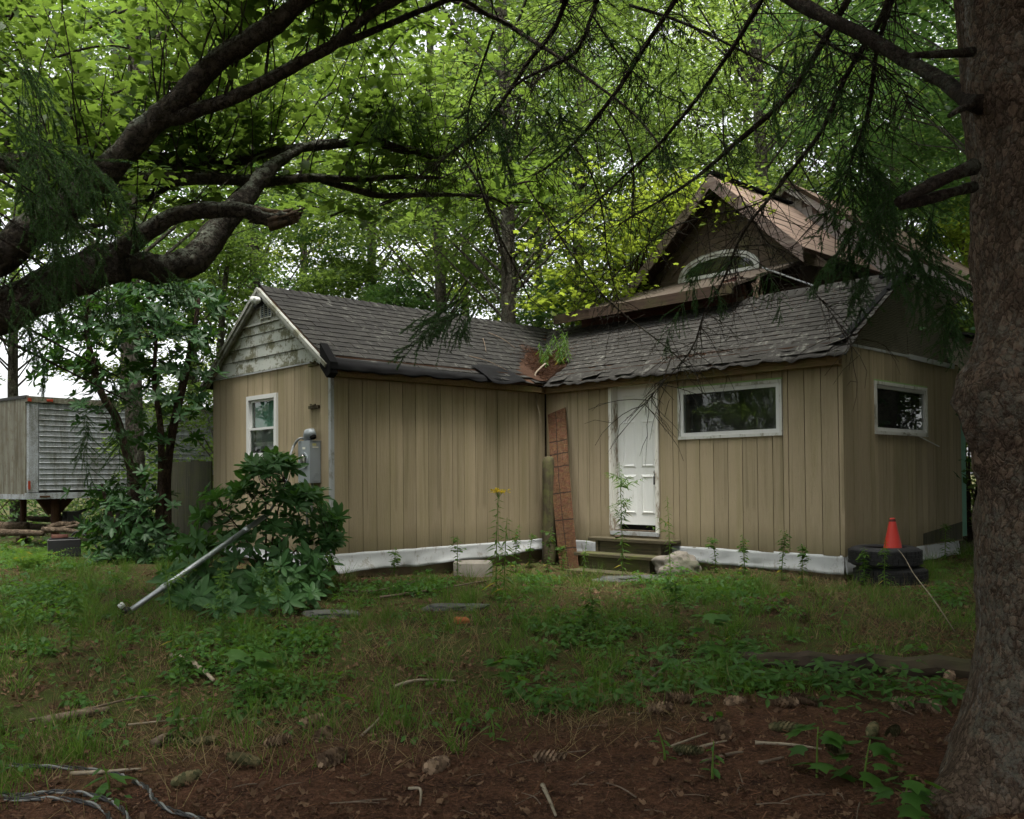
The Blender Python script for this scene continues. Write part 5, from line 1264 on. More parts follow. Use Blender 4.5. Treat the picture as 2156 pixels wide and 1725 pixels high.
# fallen service mast and its cable
e0 = ground(272, 1302); e1 = at(565, 1082, 9.55); e0.z += .06
mast = thing('metal_conduit', 'fallen grey metal conduit pipe leaning through the rhododendron', 'pipe', e0)
dv = e1 - e0
m = MB(); m.tube([(0, 0, 0), dv * .5, dv], .025, 14); m.build('pipe', M['conduit_metal'], mast, True)
m = MB(); m.tube([dv * .20, dv * .235], .030, 14); m.build('coupling', M['conduit_metal'], mast, True)
m = MB(); m.tube([dv * .80, dv * .835], .030, 14); m.build('coupling', M['conduit_metal'], mast, True)
m = MB(); m.tube([Vector((0, 0, 0)) - dv * .0, -dv * .012 + Vector((0, 0, .02)), -dv * .03 + Vector((-.03, 0, .05))], [.03, .036, .022], 10); m.build('end_cap', M['black_plastic'], mast, True)
m = MB(); m.tube([-dv * .02 + Vector((-.02, -.02, .06)), -dv * .03 + Vector((-.03, -.02, .10))], [.03, .026], 10); m.build('insulator', M['lamp_white'], mast, True)
m = MB()
for k in range(3): m.tube(smooth_path([-dv * .025, -dv * .03 + Vector((-.05 - .03 * k, -.03, -.02)), Vector((-.12 - .05 * k, -.10 + .05 * k, -.05)), Vector((-.05 - .1 * k, -.2 + .1 * k, -.055))], 4), .007, 5)
m.build('loose_wires', M['black_plastic'], mast, True)
cp = H(-.37, QA - .12, 1.83); cab = thing('service_cable', 'grey cable running from the meter box cap down to the fallen pipe', 'cable', cp)
m = MB(); m.tube(smooth_path([Vector((0, 0, 0)), Vector((-.08, -.03, .0)), Vector((-.16, -.06, -.15)), (e1 - cp) * .55 + Vector((-.02, 0, -.08)), e1 - cp], 6), .014, 8); m.build('cable', M['cable_grey'], cab, True)
# flood light on the gable
fl = local_thing('flood_light', 'twin-bulb security flood light under the gable peak', 'flood light', PM + .10, QA - .05, 3.70)
m = MB(); m.tube([(0, .03, 0), (0, -.03, 0)], .055, 14); m.build('base', M['black_plastic'], fl, True)
for nm, end, mt in (('lamp', (-.20, -.10, -.01), 'lamp_white'), ('lamp', (-.02, -.16, -.05), 'lamp_white')):
    e = Vector(end); l = MB(); l.tube([(0, -.03, 0), e * .55], [.026, .034], 10); lo = l.build(nm, M['black_plastic'], fl, True)
    b = MB(); b.tube([e * .55, e * .75, e * .97, e], [.030, .046, .050, .024], 14); b.build('bulb', M[mt], lo, True)
m = MB(); m.tube([(-.02, -.04, -.05), (-.10, -.12, -.13)], [.028, .034], 10); m.build('sensor', M['black_plastic'], fl, True)
# wooden steps
st = local_thing('wooden_steps', 'dark mossy wooden steps with three treads below the white door', 'steps', 1.08, 0, .06)
for k, (y0, z) in enumerate(((-.29, .475), (-.53, .285), (-.78, .08))):
    dx = (-.02, -.06, .04)[k]
    MB().box(dx, 1.32 + dx * .5, y0, y0 + .30, z - .045, z).build('tread', M['step_wood'], st, bevel=.006)
for x in (.10, 1.14):
    m = MB(); m.prism([(x, -.27, .43), (x, -.03, .43), (x, -.03, -.1), (x, -.72, -.1), (x, -.72, .033), (x, -.50, .033), (x, -.50, .238), (x, -.27, .238)], (.045, 0, 0)); m.build('stringer', M['step_wood'], st)
MB().box(.15, 1.135, -.245, -.225, .24, .425).build('riser', M['step_wood'], st)
MB().box(.15, 1.135, -.485, -.465, .04, .235).build('riser', M['step_wood'], st)
m = MB(); m.lathe([(.02, 0), (.045, .02), (.04, .03), (.0, .015)], 9, (.42, -.2, .476)); m.build('dry_leaf', M['torn_wood'], st)
# leaning OSB offcut, log post
osb = local_thing('osb_board', 'narrow reddish chipboard strip with black grid lines leaning in the wall corner', 'board', .54, -.26, .02)
def osbv(x, y, z): t = z / 2.28; return (x - .43 * t + .02 * math.sin(3 * t), y + .215 * t + .05 * math.sin(math.pi * t) * -1.0, z)
m = MB(); V = []
for i in range(17):
    z = 2.28 * i / 16; w0, w1 = (-.02 - .0 * i, .325); zz = z + (.035 if i == 16 else 0)
    V += [osbv(w0, 0, z - (.05 if i == 16 else 0)), osbv(w1, 0, zz), osbv(w1, .014, zz), osbv(w0, .014, z - (.05 if i == 16 else 0))]
F = [(i * 4 + k, i * 4 + (k + 1) % 4, i * 4 + 4 + (k + 1) % 4, i * 4 + 4 + k) for i in range(16) for k in range(4)] + [(0, 1, 2, 3), (64, 67, 66, 65)]
m.add(V, F); m.build('panel', M['osb_board'], osb)
lg = local_thing('log_post', 'upright mossy log post standing in the inner wall corner', 'log', .25, -.2, -.04)
m = MB(); m.tube([(0, 0, -.1), (.0, 0, .3), (.005, .0, .8), (.0, .01, 1.3), (-.01, .02, 1.60), (-.012, .022, 1.66), (-.012, .022, 1.68)], [.105, .100, .096, .094, .090, .075, .04], 18, .10, 6); m.build('log', M['log_moss'], lg, True)
# root hanging from the valley
rt = local_thing('hanging_root', 'pale root dangling from the weedy roof valley down the corner', 'root', .06, -.22, 2.72)
m = MB(); m.tube(smooth_path([(-.05, .22, .28), (-.03, .0, .12), (0, -.02, -.02), (-.02, -.01, -.25), (.03, .0, -.42), (.05, .02, -.62)], 5), [.015 * (1 - i / 30) for i in range(26)], 6, .3, 14); m.build('strand', M['stick_pale'], rt, True)
# tyres and cone at the end wall
def tyre(name, label, loc, tilt):
    t = thing(name, label, 'tyre', loc, random.uniform(0, 3)); t.rotation_euler[0] = tilt
    prof = [(.215, .03), (.225, .0), (.29, -.004), (.335, .012), (.352, .035), (.358, .10), (.352, .165), (.335, .188), (.29, .204), (.225, .20), (.215, .17), (.24, .165), (.30, .15), (.32, .1), (.30, .05), (.24, .035)]
    m = MB(); m.lathe(prof, 48, close=True); m.build('carcass', M['rubber'], t, True)
    for zz in (.045, .082, .118, .155):
        m = MB()
        for k in range(40):
            a = 2 * math.pi * (k + (.5 if zz > .1 else 0)) / 40; b = a + .135
            q = [(r * math.cos(x), r * math.sin(x), z) for r in (.352, .368) for x in (a, b) for z in (zz - .014, zz + .014)]
            m.add(q, [(0, 1, 3, 2), (4, 6, 7, 5), (0, 4, 5, 1), (2, 3, 7, 6), (0, 2, 6, 4), (1, 5, 7, 3)])
        m.build('tread_ring', M['rubber'], t)
    return t
tc = at(1868, 1185, 9.72)
tb = gz(tc.x, tc.y) - .02
tyre('car_tyre', 'lower black car tyre of the stack beside the end wall', (tc.x + .03, tc.y, tb), .0)
tyre('car_tyre', 'upper black car tyre holding the orange cone', (tc.x - .02, tc.y + .01, tb + .205), .0)
cn = thing('traffic_cone', 'scuffed red-orange traffic cone standing in the stacked tyres', 'cone', (tc.x + .07, tc.y + .02, tb + .20))
m = MB(); m.lathe([(.135, .0), (.130, .012), (.030, .49), (.028, .50), (.020, .505), (.014, .49)], 28); m.build('body', M['cone_red'], cn, True)
m = MB(); m.box(-.17, .17, -.17, .17, -.02, .004); m.build('base', M['cone_red'], cn, bevel=.01)
m = MB(); m.lathe([(.0352, .468), (.0297, .4935)], 28); m.build('scuffed_tip', M['cone_scuff'], cn, True)
# boulder, slabs, well ring, brick
def rock(name, label, cat, loc, sx, sy, sz, mat, seed, flat=False):
    bm = bmesh.new(); bmesh.ops.create_icosphere(bm, subdivisions=4, radius=1)
    for v in bm.verts:
        c = v.co; n = noise.noise(c * 1.3 + Vector((seed, 0, 0))) * .30 + noise.noise(c * 2.9 + Vector((0, seed, 0))) * .17 + noise.noise(c * 7) * .07 + noise.noise(c * 16) * .03
        c *= 1 + n
        if flat: c.z = max(-.5, min(.5, c.z * 1.6)); k = 1 + .25 * noise.noise(Vector((c.x * 1.5, c.y * 1.5, seed))); c.x *= k; c.y *= k
        c.x *= sx; c.y *= sy; c.z *= sz
    me = bpy.data.meshes.new(name); bm.to_mesh(me); bm.free()
    me.polygons.foreach_set('use_smooth', np.ones(len(me.polygons), dtype=bool))
    o = link(name, me, M[mat]); o.location = loc; tag(o, label, cat); return o
p = H(2.62, -.42, 0); rock('boulder', 'pale lichened boulder right of the wooden steps', 'boulder', (p.x, p.y, gz(p.x, p.y) + .09), .29, .21, .18, 'boulder_stone', 3)
for (u, v, sx, sy, lab) in ((1340, 1222, .50, .22, 'dark flagstone slab at the foot of the wooden steps'), (700, 1297, .24, .16, 'grey flagstone in the grass below the rhododendron'), (960, 1283, .28, .12, 'broken grey flagstone near the middle of the yard'), (1250, 1216, .30, .16, 'small flagstone left of the steps')):
    g = ground(u, v); rock('flagstone', lab, 'stone', (g.x, g.y, g.z + .015), sx, sy, .05, 'slate_stone', u * .01, True)
g = H(.34, -1.72, 0)
wr_ = thing('well_ring', 'short pale concrete pipe ring standing against the long wall', 'concrete ring', (g.x, g.y, gz(g.x, g.y) - .07))
m = MB(); m.lathe([(.25, 0), (.255, .23), (.245, .245), (.215, .245), (.21, .0)], 32); m.build('ring', M['concrete_pale'], wr_, True)
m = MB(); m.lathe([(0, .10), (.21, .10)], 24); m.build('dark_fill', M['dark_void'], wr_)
g = ground(972, 1310); b = MB().box(-.06, .06, -.04, .04, -.02, .035).build('brick', M['brick_orange'], bevel=.008); b.location = g; b.rotation_euler = (.2, .1, .5); tag(b, 'orange broken brick lying in the grass', 'brick')
# leaning thin sticks against the cottage, old timber
def stick(label, pts, r, mat='stick_bark', fork=None, group=None, name='fallen_stick'):
    P = [Vector(p) for p in pts]; o = P[0].copy(); m = MB()
    sp = smooth_path([p - o for p in P], 5); m.tube(sp, [r * (1 - .55 * i / (len(sp) - 1)) for i in range(len(sp))], 7, .22, 18, True, o.x)
    for f0, f1, fr in (fork or []):
        f1 = Vector(f1) - o; f0 = Vector(f0) - o; m.tube(smooth_path([f0, (f0 + f1) / 2 + Vector((0, 0, .01)), f1], 4), [fr * (1 - .7 * i / 8) for i in range(9)], 6, .2, 18)
    ob = m.build(name, M[mat], None, True); ob.location = o; return tag(ob, label, 'stick', group)
def G3(u, v, h=0.0): p = ground(u, v); p.z += h; return p
a = ground(2010, 1330)
stick('long pale stick curving up in front of the tyres', [a, at(1965, 1262, 7.4), at(1925, 1210, 8.2), at(1905, 1175, 8.6), at(1890, 1156, 8.8)], .0055, 'stick_pale')
tmb = thing('timber_beam', 'old dark landscape timber lying in the weeds by the spruce', 'timber', G3(1850, 1412, .05)); pa, pb = G3(1545, 1400, .02), G3(2075, 1425, .05)
m = MB(); n = 16
P = [(pa + (pb - pa) * (i / n)) - tmb.location for i in range(n + 1)]
for i in range(n + 1): P[i].z += .02 * noise.noise((i * .5, 1, 2))
m.tube(P, [.075 + .01 * noise.noise((i * .7, 0, 0)) for i in range(n + 1)], 8, .12, 7); m.build('beam', M['timber_old'], tmb)
# black and white striped cables in the corner
for k, (L, lab) in enumerate((([(-60, 1672), (40, 1680), (130, 1672), (200, 1682), (245, 1700), (270, 1730), (280, 1780)], 'black and white twisted cable looping at the lower left corner'), ([(280, 1650), (310, 1665), (325, 1690), (360, 1712), (420, 1730), (480, 1760)], 'short length of striped cable trailing off the bottom edge'), ([(-40, 1612), (60, 1618), (150, 1622), (230, 1632), (265, 1642)], 'thin dark striped cable lying along the grass'), ([(-60, 1694), (60, 1688), (150, 1690), (220, 1712), (235, 1760)], 'second cable strand under the striped loop'))):
    pts = smooth_path([G3(u, v, .012) for u, v in L], 10); o = Vector(pts[0]); t = thing('striped_cable', lab, 'cable', o); r = .0065
    for s in range(3):
        q = []
        for i, p in enumerate(pts):
            a = i * .55 + s * 2.09; q.append(Vector(p) - o + Vector((math.cos(a), math.sin(a) * .5, math.sin(a))) * r * .9)
        m = MB(); m.tube(q, r * .8, 6); m.build('strand', M['stripe_white' if s == 0 else 'black_plastic'], t, True)

# ------------------------------------------------------------------ semi trailer, fence, battery, logs
c0 = at(55, 1050, 22.0); tdir = Vector((3.1, 3.9, 0)).normalized(); trz = math.atan2(tdir.y, tdir.x)
zg = gz(c0.x, c0.y)
tl = thing('semi_trailer', 'weathered aluminium box semi-trailer parked behind the rhododendron', 'trailer', (c0.x, c0.y, zg), trz)
zf = c0.z - zg; HT = 2.46; LT = 11.5; WT = 2.45
MB().box(.10, LT, .02, WT, zf + .0, zf + HT - .02).build('box', M['trailer_dark'], tl)
sp_ = MB().box(.30, LT, .004, .016, zf + .18, zf + HT - .14).build('side_panel', M['trailer_alu'], tl)
npn = 16; hp = (HT - .36) / npn
for k in range(npn):
    z = zf + .20 + k * hp
    MB().box(.30, LT, -.004, .002, z + .02, z + hp - .012).build('strip', M['trailer_alu'], sp_)
    m = MB(); m.prism([(.30, -.004, z - .014), (.30, -.018, z - .004), (.30, -.018, z + .004), (.30, -.004, z + .014)], (LT - .3, 0, 0)); m.build('rib', M['trailer_alu'], sp_)
MB().box(.02, .30, -.02, .05, zf + .12, zf + HT - .10).build('corner_post', M['trailer_alu'], tl, bevel=.03)
MB().box(.0, LT, -.035, .08, zf + HT - .14, zf + HT + .0).build('top_rail', M['trailer_front'], tl)
MB().box(.0, LT, -.035, .08, zf - .02, zf + .13).build('lower_rail', M['trailer_alu'], tl)
fp = MB().box(.0, .06, .05, WT, zf + .10, zf + HT - .05).build('front_panel', M['trailer_front'], tl)
for k in range(3): MB().box(-.006, -.001, .60 + k * .62, .62 + k * .62, zf + .12, zf + HT - .1).build('seam', M['trailer_front'], fp)
MB().box(-.02, .05, .0, WT, zf - .02, zf + .10).build('front_rail', M['trailer_alu'], tl)
MB().box(-.02, .06, .0, WT, zf + HT - .05, zf + HT + .02).build('roof_edge', M['trailer_dark'], tl)
MB().box(.46, .62, -.05, -.035, zf + HT - .11, zf + HT - .05).build('marker_light', M['lens_red'], tl, bevel=.01)
MB().box(.02, .10, -.055, -.03, zf + HT - .13, zf + HT - .05).build('marker_light', M['lens_red'], tl)
MB().box(.035, .09, -.028, -.02, zf + .22, zf + .42).build('reflector', M['lens_red'], tl)
MB().box(.30, .55, -.045, -.035, zf + .02, zf + .06).build('reflector', M['rust'], tl)
m = MB(); m.tube([(.85, .35, zf), (.85, .35, .12)], [.10, .10], 10).box(.72, .98, .22, .48, .0, .16); m.build('landing_leg', M['rust'], tl)
m = MB(); m.tube([(.85, 2.1, zf), (.85, 2.1, .05)], [.08, .08], 10).box(.72, .98, 1.97, 2.23, .0, .16); m.build('landing_leg', M['rust'], tl)
m = MB(); m.prism([(.45, .4, zf - .03), (1.35, .4, zf - .03), (1.0, .4, zf - .42), (.72, .4, zf - .42)], (0, .12, 0)); m.build('gear_housing', M['rust'], tl)
m = MB(); m.bar((1.0, .3, zf - .5), (2.6, .3, zf - .02), .06, .06); m.build('brace', M['trailer_dark'], tl)
m = MB(); m.box(1.05, 1.4, .12, .4, zf - .62, zf - .35); m.build('tool_box', M['black_plastic'], tl)
for y in (.3, 2.1):
    m = MB(); m.lathe([(.25, 0), (.50, .0), (.52, .05), (.52, .22), (.5, .27), (.25, .27)], 24, close=True); m.v = [(9.6 + x, y + z, .52 + yy) for x, yy, z in m.v]; m.build('wheel', M['rubber'], tl, True)
# board fence beside the cottage
fa, fb = at(338, 1130, 14.6), at(447, 1130, 13.2); fd = (fb - fa); fl_ = Vector((fd.x, fd.y, 0)).length
fz = gz(fa.x, fa.y)
fn = thing('board_fence', 'short grey weathered board fence left of the cottage gable', 'fence', (fa.x, fa.y, fz), math.atan2(fd.y, fd.x))
ztop = at(400, 972, 13.9).z - fz
nb = 8; wv = fl_ / nb
for k in range(nb):
    m = MB(); m.box(k * wv + .004, (k + 1) * wv - .004, -.012 + random.uniform(-.004, .004), .010, -.05, ztop + random.uniform(-.015, .012)); m.build('board', M['fence_wood'], fn)
for z in (.35, ztop - .3): MB().box(0, fl_, .011, .05, z, z + .09).build('rail', M['fence_wood'], fn)
# battery box with lead
g = G3(135, 1172); bt = thing('battery_box', 'black car battery box with red top lying near the trailer', 'battery', g, .5)
s = .115 * g.y / 16
MB().box(-.22, .22, -.14, .14, 0, .26).build('case', M['black_plastic'], bt, bevel=.01)
m = MB(); m.tube([(-.17, -.05, .29), (.05, -.05, .29)], [.05, .045], 10); m.build('handle', M['red_sheath'], bt, True)
m = MB(); m.box(-.20, .20, -.12, .12, .262, .28); m.build('lid', M['rubber'], bt)
m = MB(); m.tube(smooth_path([(.1, 0, .3), (.18, -.03, .36), (.35, -.1, .25), (.5, -.2, .06), (.8, -.25, .02)], 5), .014, 6); m.build('lead', M['black_plastic'], bt, True)
# logs and brush beyond the trailer nose
lg_lab = ['grey log at the back of the brush pile under the trailer', 'long split log lying across the brush pile', 'pale broken log end pointing up from the brush pile', 'thick rotting log left of the trailer leg', 'thin pole leaning out of the brush pile', 'short log in front of the brush pile', 'dark log along the foot of the brush pile', 'crooked branch across the top of the brush pile', 'slim pale pole on the right of the brush pile', 'stubby log between the trailer leg and the battery']
for k, (u0, v0, u1, v1, r, d) in enumerate(((0, 1105, 120, 1112, .10, 24.), (60, 1092, 215, 1108, .07, 24.), (118, 1085, 135, 1110, .10, 23.), (-30, 1112, 60, 1108, .15, 23.), (95, 1120, 205, 1098, .05, 22.5), (90, 1115, 180, 1122, .07, 22.), (0, 1122, 90, 1124, .09, 22.), (40, 1090, 190, 1096, .05, 24.), (150, 1100, 260, 1112, .05, 23.), (100, 1112, 150, 1104, .09, 22.5))):
    a, b = at(u0, v0, d), at(u1, v1, d + random.uniform(-.6, .6))
    m = MB(); md = (a + b) / 2 + Vector((0, 0, random.uniform(-.03, .05))); m.tube(smooth_path([a - a, md - a, b - a], 5), [r * (1 - .03 * i) for i in range(11)], 9, .2, 6, True, k)
    o = m.build('log', M['log_weathered'], None, True); o.location = a; tag(o, lg_lab[k], 'log')
# ------------------------------------------------------------------ rhododendrons
RH = ([(0, 0, 0), (.12, .18, .025), (.17, .45, .03), (.13, .78, .0), (0, 1, -.07), (-.13, .78, .0), (-.17, .45, .03), (-.12, .18, .025), (0, .45, -.01)],
      [(0, 1, 8), (1, 2, 8), (2, 3, 8), (3, 4, 8), (4, 5, 8), (5, 6, 8), (6, 7, 8), (7, 0, 8)])
def whorl_leaves(c, up, n, size, r):
    out = []; up = up + r.normal(0, .35, 3); up = up / np.linalg.norm(up); a0 = r.uniform(0, 6.28)
    t1 = np.cross(up, [0.3, 1, .1]); t1 /= np.linalg.norm(t1); t2 = np.cross(up, t1)
    for k in range(n):
        a = a0 + k * 6.283 / n + r.normal(0, .15); el = r.uniform(-.05, .6)
        d = (t1 * np.cos(a) + t2 * np.sin(a)) * np.cos(el) + up * np.sin(el); d /= np.linalg.norm(d)
        nn = up - d * (up @ d); nn += r.normal(0, .18, 3); nn -= d * (nn @ d); nn /= np.linalg.norm(nn)
        x = np.cross(d, nn); out.append((c + d * .01, np.stack([x, d, nn], 1), size * r.uniform(.55, 1.2)))
    return out
def rhodo(label, base, whorls, stems, size, seed, leaf_objects, mat='leaf_rhodo'):
    """whorls: list of (position, up); stems: list of polylines with radii."""
    r = np.random.default_rng(seed); t = thing('rhododendron', label, 'shrub', base); B = np.array(base)
    for L in stems: limb_part('stem', [(p[0] - B[0], p[1] - B[1], p[2] - B[2], p[3]) for p in L], 'bark_stem', t, 8, 4, .15, 6)
    lv = []; tw = MB(); allst = np.array([p[:3] for L in stems for p in smooth_path(L, 6)])
    for c, up in whorls:
        lv += whorl_leaves(np.array(c), np.array(up, float), int(r.integers(7, 11)), size, r)
        dd = np.linalg.norm(allst - np.array(c), axis=1) + .8 * np.maximum(0, allst[:, 2] - c[2] + .1); q = allst[int(np.argmin(dd))]; md = (q + np.array(c)) / 2 + np.array([0, 0, -.06])
        if r.uniform() < .45: tw.tube([Vector(q - B), Vector(md - B), Vector(np.array(c) - B)], [.005, .004, .003], 4, 0, 1, False)
    o = tw.build('twigs', M['bark_stem'], t); o['kind'] = 'stuff'
    lv.sort(key=lambda l: np.linalg.norm(l[0] - np.array(EYE)))
    if leaf_objects:
        me = mesh_np('leaf', RH[0], RH[1]); me.materials.append(M['leaf_rhodo_part'])
        for p, R, s in lv[:leaf_objects]:
            ob = link('leaf', me, None, t); mt = Matrix([list(R[i] * s) for i in range(3)]).to_4x4(); mt.translation = Vector(p - B); ob.matrix_local = mt
        lv = lv[leaf_objects:]
    V, F = scatter(RH[0], RH[1], np.array([l[0] for l in lv]) - B, np.array([l[1] for l in lv]), np.array([l[2] for l in lv]))
    o = link('foliage', mesh_np('foliage', V, F), M[mat], t); o['kind'] = 'stuff'
    return t
def outward(c, ctr, upw=.7):
    d = np.array(c) - np.array(ctr); d[2] *= .5; n = np.linalg.norm(d) + 1e-6; d = d / n; d[2] += upw; return d / np.linalg.norm(d)
# low rhododendron before the gable window
base = G3(560, 1235); base = at(560, 1240, 9.75); base.z = gz(base.x, base.y)
wh = []; r = np.random.default_rng(5)
outl = [(600, 985, 18), (580, 970, 24), (640, 1045, 30), (560, 995, 30), (540, 985, 20), (520, 1030, 40), (470, 1045, 30), (590, 1040, 50), (660, 1050, 40), (700, 1090, 24), (450, 1090, 40), (520, 1090, 60), (600, 1100, 70), (660, 1120, 50), (430, 1140, 45), (500, 1150, 70), (580, 1160, 80), (660, 1180, 50), (410, 1200, 40), (480, 1210, 60), (560, 1220, 70), (640, 1230, 50), (430, 1255, 40), (500, 1265, 50), (580, 1265, 50), (390, 1265, 25), (370, 1230, 25), (400, 1160, 30), (450, 1285, 40), (540, 1285, 40), (620, 1270, 40), (690, 1140, 20)]
for u, v, s in outl:
    for k in range(11):
        d = 9.75 + r.uniform(-.45, .45) - max(0, v - 1150) / 130 * 1.1; c = np.array(at(u + r.normal(0, s * .5), v + r.normal(0, s * .3), d))
        c[2] = max(c[2], gz(c[0], c[1]) + .08); wh.append((c, outward(c, (base.x, base.y, base.z + .3), 1.1)))
stems = []
for k in range(7):
    u, v, _ = outl[(k * 3) % len(outl)]; e = at(u, v + 30, 9.75 + r.uniform(-.3, .3)); md = (Vector(base) + e) / 2 + Vector((0, 0, .1)); stems.append([(*base, .013), (*md, .009), (*e, .004)])
rhodo('low dark green rhododendron growing before the gable window', base[:], wh, stems, .158, 5, 300, 'leaf_rhodo_mid')
# tall rhododendron by the trailer
base = at(345, 1200, 12.6); base.z = gz(base.x, base.y)
wh = []; stems = []
def vst(L, d0, d1): return vpath(L, d0, d1)
stems.append(vst([(345, 1215, 26), (350, 1100, 22), (352, 1000, 20), (365, 900, 18), (390, 790, 16), (410, 690, 12), (420, 620, 7)], 12.6, 12.8))
stems.append(vst([(340, 1215, 20), (335, 1100, 18), (340, 1010, 16), (338, 900, 14), (325, 800, 10), (330, 700, 7)], 12.6, 12.4))
stems.append(vst([(330, 1215, 22), (290, 1120, 20), (285, 1030, 20), (265, 950, 18), (245, 880, 18), (215, 830, 16), (195, 760, 14), (180, 680, 10), (190, 620, 6)], 12.6, 12.0))
stems.append(vst([(320, 1215, 16), (260, 1140, 14), (230, 1080, 10), (215, 1020, 6)], 12.5, 12.2))
for u, v, s, n in ((200, 640, 60, 12), (270, 620, 60, 14), (340, 610, 50, 12), (400, 620, 45, 10), (440, 650, 30, 6), (180, 710, 60, 12), (250, 700, 60, 14), (330, 690, 50, 12), (400, 700, 45, 10), (150, 770, 50, 10), (220, 780, 60, 10), (300, 780, 50, 12), (380, 780, 50, 12), (170, 850, 50, 8), (260, 850, 50, 8), (330, 860, 45, 10), (390, 860, 40, 9), (300, 920, 40, 8), (360, 930, 40, 7), (320, 990, 30, 6), (270, 1000, 30, 5), (240, 1060, 45, 12), (300, 1060, 50, 12), (230, 1120, 40, 14), (280, 1120, 50, 14), (330, 1120, 40, 9), (250, 1170, 45, 14), (300, 1190, 50, 12), (230, 1200, 30, 8), (360, 1180, 30, 6), (130, 690, 40, 6), (110, 760, 30, 4)):
    for k in range(int(n * (2.5 if v < 800 or v > 1040 else 1.15))):
        c = np.array(at(u + r.normal(0, s * .6), v + r.normal(0, s * .4), 12.5 + r.uniform(-.8, .8))); c[2] = max(c[2], gz(c[0], c[1]) + .1)
        wh.append((c, outward(c, (base.x, base.y, c[2] - .4), .8)))
rhodo('tall leggy rhododendron with bare reddish stems before the trailer', base[:], wh, stems, .145, 6, 0)
# understory shrubs beyond the trailer and behind the house
def shrub(label, u, d, w, h, n, mat, seed, leaf=.13, xy=None):
    r = np.random.default_rng(seed); p = at(u, 1000, d) if xy is None else Vector((*xy, 0)); b = Vector((p.x, p.y, gz(p.x, p.y))); t = thing('wild_shrub', label, 'shrub', b, 0, 'undergrowth bushes')
    C = [(r.normal(0, w * .35), r.normal(0, w * .3), h * r.uniform(.08, 1) ** .8) for k in range(n)]
    V, F = leaf_cloud(C, [r.uniform(.25, .55) for _ in C], 150, leaf, LEAF_SMALL, .3, .6, .3, r)
    link('foliage', mesh_np('foliage', V, F), M[mat], t)['kind'] = 'stuff'
    m = MB()
    for k in range(0, n, 5): m.tube([(0, 0, 0), Vector(C[k]) * .5 + Vector((0, 0, .1)), C[k]], [.02, .014, .005], 4, 0, 1, False)
    m.build('stem', M['bark_stem'], t)
for k, (u, d, w, h, mt, lab) in enumerate(((-60, 26, 3.2, 2.2, 'leaf_forest_cool', 'green bush left of the trailer nose'), (150, 30, 4, 1.8, 'leaf_forest', 'low bushes seen under the trailer'), (300, 29, 4, 2.4, 'leaf_forest_cool', 'dark bush behind the tall rhododendron'), (30, 33, 4.5, 2.2, 'leaf_forest', 'bush behind the brush pile'), (520, 24, 4, 3.4, 'leaf_forest', 'bush rising behind the cottage gable'), (850, 26, 5, 4.2, 'leaf_forest_cool', 'dark undergrowth behind the left wing ridge'), (1130, 25, 4.5, 4.6, 'leaf_forest', 'leafy thicket behind the roof valley'), (1330, 24, 3.5, 5.2, 'leaf_forest', 'leafy thicket left of the brown gable'), (2060, 19, 3, 4.6, 'leaf_bright', 'bright thicket right of the gabled house'), (2250, 17, 3.5, 4.2, 'leaf_forest', 'thicket behind the spruce trunk'))):
    shrub(lab, u, d, w, h, 90, mt, 70 + k)
shrub('unseen dense bush added right of the spruce to shade the end wall', 0, 0, 2.0, 4.4, 150, 'leaf_rhodo', 91, .12, (6.7, 8.3))  # added out of view to keep light off the end wall
shrub('unseen tall bush added right of the spruce trunk to block light', 0, 0, 1.6, 4.6, 130, 'leaf_rhodo', 93, .12, (6.0, 6.6))  # another added light blocker, out of view
shrub('unseen dense bush added past the end wall to darken its window reflection', 0, 0, 2.4, 4.0, 190, 'leaf_forest_cool', 94, .12, (8.9, 12.9))  # added out of view so the end window reflects something dark
shrub('leafy bush showing between the end wall and the spruce trunk', 0, 0, 2.2, 3.8, 150, 'leaf_forest', 95, .12, (7.4, 14.9))
shrub('unseen dense bush added along the end wall to keep light off it', 0, 0, 2.2, 4.2, 150, 'leaf_rhodo', 92, .12, (7.4, 10.4))  # added out of view, shades the end wall from the right

